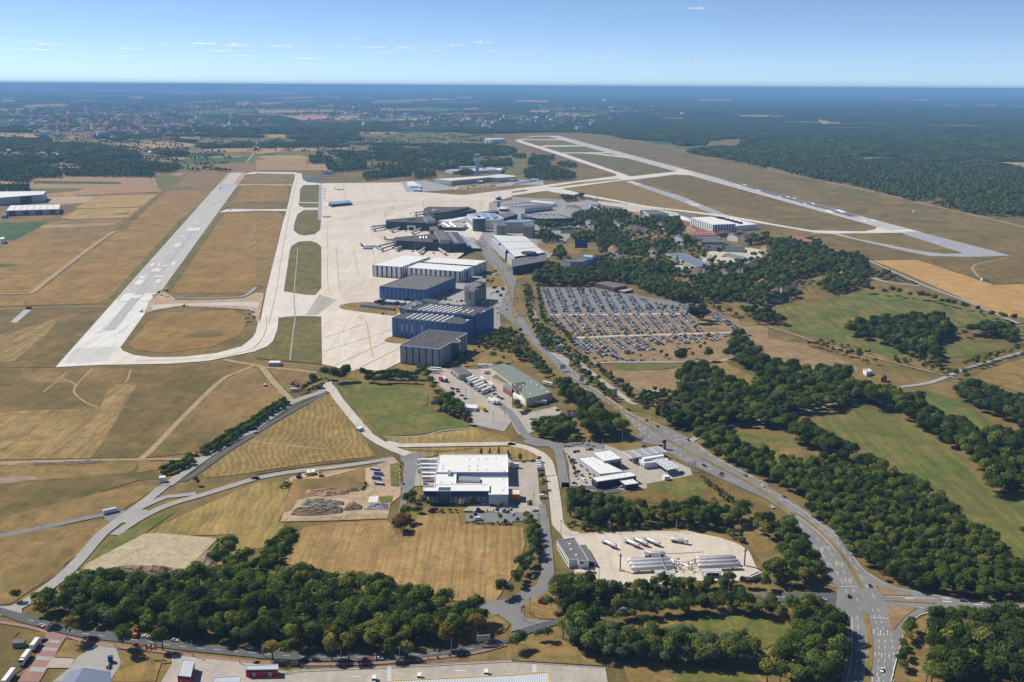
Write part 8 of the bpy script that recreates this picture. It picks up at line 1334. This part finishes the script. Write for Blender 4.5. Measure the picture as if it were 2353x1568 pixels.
for ln, rev in (("C2 1560,1100 1750,1210 2000,1350 2300,1510", 1), ("C2 1430,1180 1700,1340 2050,1500", 0), ("B2 30,1200 50,1300 C2 30,0 150,160 300,320 480,480", 1), ("B1 2150,900 2250,1060 2310,1200 2280,1380", 0), ("E3 820,1568 835,1300 825,1100", 1), ("E3 1045,1568 1040,1300", 1), ("D3 150,640 350,770 500,880", 1), ("E3 1300,790 1700,815 2100,850", 0)):
    P = np.array(smooth(G(ln), 5)); n_ = len(P)
    for k in range(2, n_-1, 4):
        if rng.random() < .3: continue
        d = P[k+1]-P[k]; c_ = CCH[rng.integers(5)]; car(tuple(P[k] + rng.normal(0, .3, 2)), math.atan2(d[1], d[0]) + (math.pi if rev else 0), c_, f'{c_} car driving on the main road lanes', int(rng.random() < .5), f'{c_} cars driving on the main road')
def aircraft(s, rz, L, label, body='white', fin='red', name='airliner'):
    p = on(px(s)[0]); h = B(name, label, 'aircraft', at=p); h.root.rotation_euler = (0, 0, rz); r = L*.052; zc = r*1.55; b = MB(); n = 14; v, f = [], []
    for x, k, dz in ((.5, .05, -.2), (.485, .4, -.15), (.45, .78, -.05), (.38, 1, 0), (-.2, 1, 0), (-.36, .72, .25), (-.46, .34, .6), (-.5, .08, .8)):
        for i in range(n): a = 2*math.pi*i/n; v.append((x*L, math.cos(a)*r*k, zc + dz*r + math.sin(a)*r*k))
    for k in range(7):
        for i in range(n): f.append((k*n+i, k*n+(i+1) % n, (k+1)*n+(i+1) % n, (k+1)*n+i))
    b.add(v, f, PM[body]); b.build('fuselage', h.root, True)
    def slab(nm, pts, t, mat, ax='z'):
        b = MB(); d_ = (0, 0, t) if ax == 'z' else (0, t, 0); q = [tuple(p_) for p_ in pts] + [tuple(p_[i] + d_[i] for i in range(3)) for p_ in pts]; m_ = len(pts); b.add(q, [tuple(range(m_-1, -1, -1)), tuple(range(m_, 2*m_))] + [(i, (i+1) % m_, m_+(i+1) % m_, m_+i) for i in range(m_)], mat); b.build(nm, h.root)
    for sd_ in (-1, 1):
        slab('wing', [(.10*L, sd_*r*.7, zc-r*.5), (-.06*L, sd_*r*.7, zc-r*.5), (-.13*L, sd_*.46*L, zc+r*.2), (-.085*L, sd_*.46*L, zc+r*.2)], .3, PM['silver'])
        slab('tailplane', [(-.40*L, sd_*r*.3, zc+r*.5), (-.47*L, sd_*r*.3, zc+r*.5), (-.5*L, sd_*.17*L, zc+r*.7), (-.465*L, sd_*.17*L, zc+r*.7)], .2, PM['silver'])
        b = MB(); b.tube((.07*L, sd_*.16*L, zc-r*1.0), (-.03*L, sd_*.16*L, zc-r*1.0), r*.55, r*.42, PM['silver'], 10); b.build('engine', h.root)
    slab('tail_fin', [(-.33*L, -.15, zc+r*.8), (-.47*L, -.15, zc+r*.8), (-.53*L, -.15, zc+r*4.2), (-.48*L, -.15, zc+r*4.2)], .3, PM[fin], 'y')
    for x, y in ((.38*L, 0), (-.03*L, .09*L), (-.03*L, -.09*L)): box('landing_gear', (x, y, 0), (1.1, .9, zc-r*.8), 0, K['black'], h.root)
aircraft("F 215,985", heading("F 60,985 330,965"), 37, 'white airliner with red tail docked at the front terminal', 'white', 'red'); aircraft("F 640,860", heading("F 500,870 640,862"), 38, 'yellow airliner standing behind the front terminal', 'yellow', 'yellow'); aircraft("B1 765,338", .1, 28, 'small white jet parked alone on the far apron', 'white', 'white'); aircraft("B2 1175,400", .1, 14, 'light aircraft on the grass by the taxiway', 'white', 'white', 'light_aircraft'); aircraft("B2 1220,416", .2, 14, 'second light aircraft on the grass by the old strip', 'white', 'white', 'light_aircraft')
h = B('apron_bus', 'bright blue and white apron bus before the front terminal', 'bus', at=on(px("F 170,1012")[0])); box('body', (0, 0, .6), (16, 3, 2.6), .02, plain('sky_blue_paint', (.05, .28, .5), .4), h.root); box('skirt', (0, 0, .3), (15.5, 2.9, .4), .02, K['white'], h.root); box('roof', (0, 0, 3.2), (15, 2.8, .3), .02, K['white'], h.root)
for i, (x, y) in enumerate(((1000, 975), (1070, 1050), (1165, 1060), (1380, 1090), (1400, 1105), (760, 1040), (350, 1005), (640, 990), (870, 690), (1120, 675), (1060, 690), (480, 665), (1270, 690), (960, 360), (620, 262), (1000, 1060))):
    h = B('baggage_cart', 'small apron service vehicle beside the terminals', 'vehicle', 'apron service vehicles', at=on(px(f"F {x},{y}")[0])); box('body', (0, 0, .4), (5, 2.2, 1.4), rng.uniform(0, 3), PM[['white', 'silver', 'yellow', 'grey'][i % 4]], h.root); box('cab', (0, 0, 1.8), (2, 2, .9), 0, CARGL, h.root)
for i in range(9):
    h = B('baggage_cart', 'grey ground equipment lined up on the apron edge', 'vehicle', 'ground equipment lines', at=on(px(f"B1 {620 + i*15},{585 + (i % 3)*4}" if i < 5 else f"B1 {628},{330 + (i-5)*28}")[0])); box('body', (0, 0, .3), (5, 2.4, 2.2), rng.uniform(0, 1), K['steel' if i % 2 else 'white'], h.root); box('rail', (0, 0, 2.5), (3, 1, .5), 0, K['dark'], h.root)
def excavator(s, rz, col, label):
    h = B('excavator', label, 'excavator', at=on(px(s)[0])); h.root.rotation_euler = (0, 0, rz)
    for y in (-1.1, 1.1): box('track', (0, y, 0), (4, .6, .9), 0, K['black'], h.root)
    box('house', (-.4, 0, 1.0), (3.4, 2.5, 1.5), 0, K[col], h.root); box('cab', (.8, .7, 1.1), (1.5, 1.1, 2.2), 0, CARGL, h.root); b = MB(); b.tube((1.2, -.3, 1.8), (3.6, -.3, 4.8), .3, .25, K[col], 6); b.build('boom', h.root); b = MB(); b.tube((3.6, -.3, 4.8), (5.6, -.3, 2.2), .25, .18, K[col], 6); b.build('arm', h.root); box('bucket', (5.6, -.3, 1.2), (.9, 1.1, 1.0), 0, K['dark'], h.root)
excavator("D1 595,380", 1.7, 'orange', 'orange excavator beside the yellow site cabins'); excavator("C1 340,620", 1.2, 'red', 'red excavator digging beside the lane'); excavator("C1 380,640", -.4, 'red', 'red digger next to the lane hedge'); excavator("D0 1795,190", .3, 'orange', 'orange skip loader by the lane hedge'); excavator("B0 1690,1408", 0, 'yellow', 'yellow machine on the construction strip'); excavator("B0 1300,1460", 0, 'white', 'white paver at the runway edge'); excavator("B0 1460,1285", .5, 'dark', 'dark machine by the runway works'); excavator("B0 2100,510", .5, 'dark', 'dark machine on the far taxiway works'); excavator("C1 90,635", .2, 'white', 'white tractor in the brown field'); excavator("B0 2020,325", .6, 'dark', 'dark paver at the far runway section'); excavator("D1 395,395", .6, 'dark', 'dark pump beside the demolition pit'); excavator("B1 1165,1482", .1, 'red', 'red tow tractor on the apron by the island')
for i, (s, rz) in enumerate((("D1 1095,325", -.25), ("D1 1128,370", -.25), ("D1 1108,410", -.25), ("D1 1135,458", -.25))):
    h = B('skip_container', f'blue open skip on the demolition site, {("furthest from the pit", "empty and second in line", "tilted third in line", "full and closest to the slab")[i]}', 'skip', at=on(px(s)[0])); h.root.rotation_euler = (0, 0, rz); L, W, Hc = 7, 2.5, 2.2
    for nm, c, d in (('side', (0, -W/2, 0), (L, .15, Hc)), ('side', (0, W/2, 0), (L, .15, Hc)), ('end', (-L/2, 0, 0), (.15, W-.2, Hc-.02)), ('end', (L/2, 0, 0), (.15, W-.2, Hc-.02)), ('floor', (0, 0, .15), (L-.2, W-.2, .15))): box(nm, c, d, 0, K['blue'], h.root)
    if i in (0, 3): box('load', (0, 0, .4), (L-.4, W-.4, 1.5), 0, K['roofwhite'], h.root)
for i, s in enumerate(("D1 490,365", "D1 522,360")):
    h = B('site_cabin', ('yellow site cabin with white roof, further from the excavator', 'yellow site cabin with white roof beside the excavator')[i], 'cabin', at=on(px(s)[0])); box('wall', (0, 0, 0), (3.4, 6, 2.8), .12, K['yellow'], h.root); box('roof', (0, 0, 2.8), (3.6, 6.2, .2), .12, K['roofwhite'], h.root)
h = B('site_cabin', 'white cabin beside the red excavators', 'cabin', at=on(px("C1 345,680")[0])); box('wall', (0, 0, 0), (6, 3, 2.8), .05, K['greyl'], h.root); box('roof', (0, 0, 2.8), (6.3, 3.3, .2), .05, K['paleblue'], h.root)
for i, s in enumerate(("D1 885,515", "D1 918,513")): h = B('waste_bin', 'grey steel bin at the rubble edge', 'bin', 'bins at the rubble edge', at=on(px(s)[0])); box('body', (0, 0, 0), (3, 2, 1.6), .1, K['steel'], h.root); box('load', (0, 0, 1.6), (2.6, 1.6, .25), .1, K['dark'], h.root)
def mound(name, s, hgt_, mat, label, seed, res=26):
    P = G(s); c = (sum(p[0] for p in P)/len(P), sum(p[1] for p in P)/len(P)); X0, X1 = min(p[0] for p in P), max(p[0] for p in P); Y0, Y1 = min(p[1] for p in P), max(p[1] for p in P); r = np.random.default_rng(seed); xs, ys = np.meshgrid(np.linspace(X0, X1, res), np.linspace(Y0, Y1, res)); A = np.array(P)
    d = np.full(xs.shape, 1e9)
    for i in range(len(A)):
        a, b = A[i], A[(i+1) % len(A)]; ab = b-a; t = np.clip(((xs-a[0])*ab[0] + (ys-a[1])*ab[1])/np.dot(ab, ab), 0, 1); d = np.minimum(d, np.hypot(xs-a[0]-t*ab[0], ys-a[1]-t*ab[1]))
    ins = inside(A, xs, ys); g = np.kron(r.random((res//4+2, res//4+2)), np.ones((4, 4)))[:res, :res]; z = np.where(ins, np.minimum(d*.8, hgt_)*(.5 + .5*g) + r.random(xs.shape)*.5*hgt_*.3, -.3)
    idx = np.arange(res*res).reshape(res, res); f = np.stack([idx[:-1, :-1], idx[:-1, 1:], idx[1:, 1:], idx[1:, :-1]], -1).reshape(-1, 4); v = np.stack([xs, ys, z + .3], -1).reshape(-1, 3)
    o = obj(name, mesh(name, v, f, [mat])); tag(o, label, 'heap'); return o
RUB = field('rubble', (.36, .22, .17), (.50, .40, .34), (.26, .14, .10), .5, big=5, fine=.8); SCR = field('scrap', (.30, .31, .33), (.48, .47, .46), (.10, .12, .15), .6, big=4, fine=.7)
mound('rubble_heap', "D1 470,555 440,520 700,490 860,510 860,545 640,570", 2.2, RUB, 'heap of red brick rubble on the demolition site', 1, 40); mound('scrap_heap', "D1 410,650 470,595 640,600 810,620 810,650 600,660", 2.2, SCR, 'heap of grey and white scrap on the demolition site', 2, 40); mound('earth_bank', "D1 310,740 340,690 600,665 800,675 800,720 500,750", 3.5, M['soil'], 'long dark earth bank along the demolition site', 3, 36); mound('earth_heap', "D1 800,700 840,640 900,625 980,660 970,690", 5, M['soil'], 'cone-shaped earth heap in the demolition site', 4); mound('earth_heap', "D1 985,690 1040,640 1215,640 1215,695", 3.0, M['overrun'], 'flat-topped grey earth heap in the demolition site', 5)
mound('earth_bank', "E0 820,590 900,540 1060,530 1100,510 1400,505 1560,520 1600,560 1300,600 1000,600", 3, M['soil'], 'dark earth bank between gravel lot and wood', 6, 40); mound('earth_bank', "E0 1700,580 1780,500 1920,360 1950,350 1960,440 2030,540 1900,590", 3.5, M['soil'], 'dark earth bank below the overgrown mound', 7, 36); mound('overgrown_mound', "E0 1880,470 1990,270 2120,220 2195,250 2130,360 1970,470", 3.5, M['lush'], 'overgrown green mound beside the gravel lot', 8, 30)
mound('earth_heap', "J 680,770 790,735 940,770 900,795 700,795", 7, M['gravel'], 'grey gravel heap before the huge cargo hall', 9); mound('earth_heap', "J 1020,760 1080,725 1240,715 1330,745 1200,760", 6, M['dirt'], 'reddish earth heap before the huge cargo hall', 10); mound('earth_heap', "J 1480,700 1640,690 1900,640 2040,650 1800,690 1600,715", 6, M['overrun'], 'long grey spoil heap beside the taxiway', 11); mound('trench_spoil', "C0 250,1350 600,1335 930,1315 950,1335 780,1350 300,1365", 1.5, M['soil'], 'dark spoil along the field trench', 12, 40)
def mast(s, H, label, grp, arm=1.6):
    h = B('light_mast', label, 'mast', grp, at=on(px(s)[0])); b = MB(); b.tube((0, 0, 0), (0, 0, H), .22 + H*.006, .12 + H*.003, K['steel'], 6); b.build('pole', h.root); box('lamp_head', (0, 0, H), (arm*2, .7, .5), 0, K['dark'], h.root); return h
for s, t in (("F 500,560", "F 500,350"), ("F 520,560", "F 520,385"), ("F 837,655", "F 837,405"), ("F 1290,640", "F 1290,470"), ("F 1198,340", "F 1198,140"), ("F 1395,225", "F 1395,115"), ("F 1850,240", "F 1850,130"), ("F 2268,330", "F 2268,145"), ("F 617,98", "F 617,-20"), ("F 1046,1030", "F 1046,865"), ("F 1650,1070", "F 1650,885"), ("H 385,330", "H 385,145"), ("H 835,330", "H 835,0"), ("B1 1410,385", "B1 1410,335"), ("B2 785,420", "B2 785,335"), ("B2 1052,500", "B2 1052,425"), ("B2 1395,560", "B2 1395,470")): mast(s, min(38, max(16, hgt(s, t))), 'tall steel floodlight mast around the apron and terminals', 'apron floodlight masts', 2.2)
for s, lab, g in [(x, 'slim street lamp along the street with parked cars', 'street lamps along the street') for x in ("E0 618,1160", "E0 1055,1240", "E0 1768,1330", "E0 2205,1400", "E1 70,1335", "E1 782,1360", "E1 1320,1340", "E1 1795,1295", "E2 110,1010")] + [(x, 'slim street lamp beside the curved road', 'lamps of the curved road') for x in ("E2 948,900", "E2 1450,830", "E2 1985,780", "E3 190,830", "E2 530,920", "E2 165,930")] + [(x, 'tall yard lamp on the truck yard', 'truck yard lamps') for x in ("C1 1928,745", "C1 2180,970", "C1 2282,920")] + [(x, 'yard lamp at the fuel depot', 'depot yard lamps') for x in ("E2 797,640", "E2 895,190", "E2 1508,180", "E2 2085,200", "E2 450,200")] + [(x, 'lamp beside the main road', 'main road lamps') for x in ("C2 570,520", "C2 1013,1140", "C2 1280,1030", "C2 1237,1120", "C2 1560,1260", "D2 830,140")] + [(x, 'lamp post of the freight hall yard', 'freight hall lamps') for x in ("D1 1510,470", "D2 200,650", "C1 995,1060", "C1 690,1218")]: mast(s, 9, lab, g, .5)
for x, y in ((450, 1350), (660, 1340), (900, 1370), (1120, 1400), (1330, 1430)): mast(f'B2 {x},{y}', 10, 'lamp mast among the car park rows', 'car park lamps', .8)
for x, y in ((560, 90), (800, 80), (1040, 75), (1280, 70), (1520, 60), (700, 240), (950, 260), (1200, 230)): mast(f'C2 {x},{y}', 10, 'lamp mast among the car park rows', 'car park lamps', .8)
def sign(s, w, hh, z, mat, label, name='road_sign', cat='sign', rz=.5):
    h = B(name, label, cat, at=on(px(s)[0])); h.root.rotation_euler = (0, 0, rz); box('panel', (0, 0, z), (w, .25, hh), 0, K[mat], h.root); box('border', (0, .03, z-.15), (w+.3, .2, hh+.3), 0, K['white'], h.root)
    for x in (-w*.3, w*.3): box('post', (x, .2, 0), (.25, .25, z+hh*.5), 0, K['steel'], h.root)
    return h
for s, w, hh, lab in (("C2 425,330", 8, 6, 'big blue direction sign among the roadside shrubs'), ("C2 465,500", 7, 5, 'blue gantry sign over the widened road'), ("C2 640,615", 5, 7, 'blue sign board at the shrub strip end'), ("C2 945,745", 5, 7, 'pale blue sign board before the farmhouse'), ("C2 260,230", 5, 6, 'blue sign half hidden in the shrubs')): sign(s, w, hh, 3, 'paleblue', lab)
sign("E1 2090,1235", 7, 3, 3.5, 'concretewall', 'weathered grey hoarding at the wood edge', 'hoarding', 'billboard', .15); sign("C1 480,0" if 0 else "B1 1985,1400", 8, 7, 1, 'pool', 'bright cyan panel at the office tower foot', 'advert_panel', 'sign', .4)
for grp, cl in ((("C2 1155,1165", "C2 1178,1170", "C2 1200,1172"), 'white'), (("C2 1615,1420", "C2 1640,1418", "C2 1667,1415"), 'white'), (("E0 1345,1350", "E0 1385,1350", "E0 1425,1345"), 'orange'), (("D1 1840,690", "D1 1865,690", "D1 1892,690"), 'red')):
    for i, s in enumerate(grp):
        c2 = [cl, 'white', 'yellow'][i] if cl == 'red' else cl
        h = B('flag', f'{c2} flag on a pole {"at the fuel station" if "C2 1" in s and "1165" in grp[0] else "at the station exit" if "C2" in s else "at the yard lawn" if "E0" in s else "before the freight hall office"}', 'flag', f'{cl} flags {grp[0][:2]}', at=on(px(s)[0])); b = MB(); b.tube((0, 0, 0), (0, 0, 9), .09, .05, K['white'], 6); b.build('pole', h.root); box('cloth', (.75, 0, 4.8), (1.4, .06, 3.9), .15, K[c2], h.root)
for i in range(7): h = B('flag', 'white flag in the curved row by the pond', 'flag', 'white flags by the pond', at=on(px(f"B2 {262 + i*7},{700 + i*2}")[0])); b = MB(); b.tube((0, 0, 0), (0, 0, 11), .12, .06, K['white'], 6); b.build('pole', h.root); box('cloth', (.9, 0, 6), (1.8, .08, 4.5), .2, K['white'], h.root)
h = B('antenna_mast', 'red and white lattice antenna beside the field track', 'mast', at=on(px("B0 245,1425")[0])); HT = hgt("B0 245,1425", "B0 245,1345")
for k in range(8): b = MB(); b.tube((0, 0, HT*k/8), (0, 0, HT*(k+1)/8), .5, .45, K['red' if k % 2 == 0 else 'white'], 6); b.build('mast_section', h.root)
box('equipment_box', (3, 0, 0), (6, 4, 3), 0, K['red'], h.root)
h = B('antenna_mast', 'small localizer hut with mast beyond the north runway', 'mast', at=on(px("B3 1345,545")[0])); box('equipment_box', (0, 0, 0), (7, 5, 4), 0, K['white'], h.root); box('mast_section', (6, 3, 0), (.8, .8, 16), 0, K['steel'], h.root)
h = B('antenna_mast', 'white hut by the wheat field curve', 'hut', at=on(px("B3 1985,1168")[0])); box('equipment_box', (0, 0, 0), (9, 5, 4), .1, K['white'], h.root); box('roof', (0, 0, 4), (9.4, 5.4, .4), .1, K['roofgrey'], h.root)
h = B('gate', 'grey steel double gate across the airport lane', 'gate', at=on(px("D0 1515,470")[0])); 
for k in range(12): box('bar', (-5 + k*.9, 0, .2), (.1, .1, 2), 0, K['steel'], h.root)
box('rail', (0, 0, 2.1), (10.5, .12, .12), 0, K['steel'], h.root); box('rail', (0, 0, .3), (10.5, .12, .12), 0, K['steel'], h.root)
def fence(s, label, step=4.0, H=2.0):
    P = np.array(smooth(G(s), 5)); seg = np.linalg.norm(np.diff(P, axis=0), axis=1); cum = np.concatenate([[0], np.cumsum(seg)]); h = B('fence', label, 'fence', at=tuple(P[0])); prev = None
    b = MB()
    for t in np.arange(0, cum[-1], step):
        q = (float(np.interp(t, cum, P[:, 0])), float(np.interp(t, cum, P[:, 1]))); box('post', (q[0]-P[0][0], q[1]-P[0][1], 0), (.10, .10, H), 0, K['steel'], h.root)
        if prev:
            for z in (H*.3, H*.65, H*.95): b.tube((*prev, z), (*q, z), .03, .03, K['steel'], 3, False)
        prev = q
    h.put(b.build('wire'))
fence("C1 690,600 1000,980 1140,1105", 'wire fence along the green meadow and concrete road'); fence("E1 410,1440 1200,1408 2351,1345 E2 0,1372 860,1425", 'wire fence along the freight yard'); fence("C1 870,1000 1100,1280", 'wire fence beside the windrow field'); fence("D0 1280,415 1470,440", 'wire fence beside the lane gate', 2.5); fence("E2 480,200 640,215 900,205 1300,195 1700,200", 'wire fence behind the depot yard'); fence("E2 2090,310 2180,380 2240,520", 'wire fence at the depot curve')
for i in range(26): # white edge boards beside the runway
    t = .02 + i*.036; p_ = bez(rl0, rl1, t); h = box('runway_marker', (p_[0]-4 - (i % 3)*2, p_[1], .3), (3.5, .6, .5), 0, K['white']); tag(h, 'small white marker board beside the runway edge', 'marker', 'runway edge boards')
for i in range(22):
    x, y = (rng.uniform(2230, 2340), rng.uniform(1440, 1550)) if i < 9 else (rng.uniform(1400, 1560), rng.uniform(1260, 1340)) if i < 16 else (rng.uniform(2080, 2140), rng.uniform(490, 540)); p_ = on(px(f"B0 {x},{y}")[0]); o = box('site_material', (p_[0], p_[1], .3), (rng.uniform(2, 7), rng.uniform(1.5, 3), rng.uniform(.6, 2)), rng.uniform(0, 3), [K['steel'], K['concretewall'], K['dark'], K['orange'], K['white']][i % 5]); tag(o, 'pile of building material at the runway works', 'material', 'building material at the runway works')
cs = NT('cloud_white'); _d, _t, _x, _tp, _m2 = cs.new('ShaderNodeBsdfDiffuse'), cs.new('ShaderNodeBsdfTranslucent'), cs.new('ShaderNodeMixShader'), cs.new('ShaderNodeBsdfTransparent'), cs.new('ShaderNodeMixShader')
_t.inputs[0].default_value = (.99, .99, .99, 1); _m2.inputs[0].default_value = .16
cs.link(_tp.outputs[0], _m2.inputs[1]); cs.link(_t.outputs[0], _m2.inputs[2]); cs.link(_m2.outputs[0], cs.n['Material Output'].inputs[0])
CLOUDS = [("O 823,89", 20, 5), ("O 1115,98", 48, 9), ("O 545,105", 50, 8), ("O 470,101", 60, 4), ("O 940,111", 50, 9), ("O 860,109", 55, 5), ("O 785,109", 30, 4), ("O 655,108", 50, 8), ("O 118,101", 60, 5), ("O 66,95", 30, 4), ("O 1607,20", 38, 7), ("O 1045,104", 50, 4), ("O 1000,118", 40, 5), ("O 300,112", 50, 5), ("O 380,104", 30, 5), ("O 1140,119", 34, 5), ("O 1237,112", 20, 3), ("O 1230,124", 26, 4), ("O 1410,119", 24, 4), ("O 1487,121", 20, 3), ("O 14,89", 28, 3), ("O 20,113", 40, 3), ("O 80,114", 70, 4), ("O 890,121", 40, 4), ("O 1270,130", 20, 3), ("O 1600,143", 45, 4), ("O 510,117", 60, 4), ("O 560,128", 60, 3), ("O 1190,124", 40, 4), ("O 300,128", 60, 3), ("O 700,135", 60, 3), ("O 1370,133", 40, 3)]
for i, (s, w, h) in enumerate(CLOUDS):
    p = px(s)[0]; d = ray(p); alt = 1900 - CAM_H; el = d[2]; t = min(alt/max(el, .008), 62000); c = d*t + np.array([0, 0, CAM_H]); k = t/FPX; b = MB(); rr = random.Random(i)
    for j in range(5 + int(w/7)):
        u = rr.uniform(-.5, .5) if j else 0; a = 1 - abs(2*u)**1.5; rx = w*k*(rr.uniform(.08, .2) if j else .5); rzz = h*k*rr.uniform(.4, .9)*(.35 + .65*a)*(1 if j else .4); b.lathe((c[0] + u*w*k, c[1] + rr.uniform(-.3, .3)*w*k, c[2] + rr.uniform(-.02, .02)*h*k), [(rx, 0), (rx*.93, rzz*.35), (rx*.7, rzz*.75), (rx*.4, rzz*.95), (rx*.05, rzz)], cs.m, 12)
    o = b.build('cloud', None, True); tag(o, 'small flat white cumulus cloud low over the horizon', 'cloud', 'fair-weather clouds above the horizon')
hm = bpy.data.materials.new('haze'); hm.use_nodes = True; hn = hm.node_tree.nodes; hn.remove(hn['Principled BSDF'])
pv = hn.new('ShaderNodeVolumePrincipled'); pv.inputs['Color'].default_value = (.30, .60, 1.0, 1); pv.inputs['Density'].default_value = 6.0e-5; pv.inputs['Anisotropy'].default_value = .0
hm.node_tree.links.new(pv.outputs[0], hn['Material Output'].inputs['Volume'])
hb = MB(); hb.box((0, 0, -2.0), (164000, 164000, 337), M['mark']); me = mesh('haze', hb.v, hb.f, [hm]); o = obj('haze', me); tag(o, 'pale blue summer haze over the whole plain', 'haze', None, 'stuff')
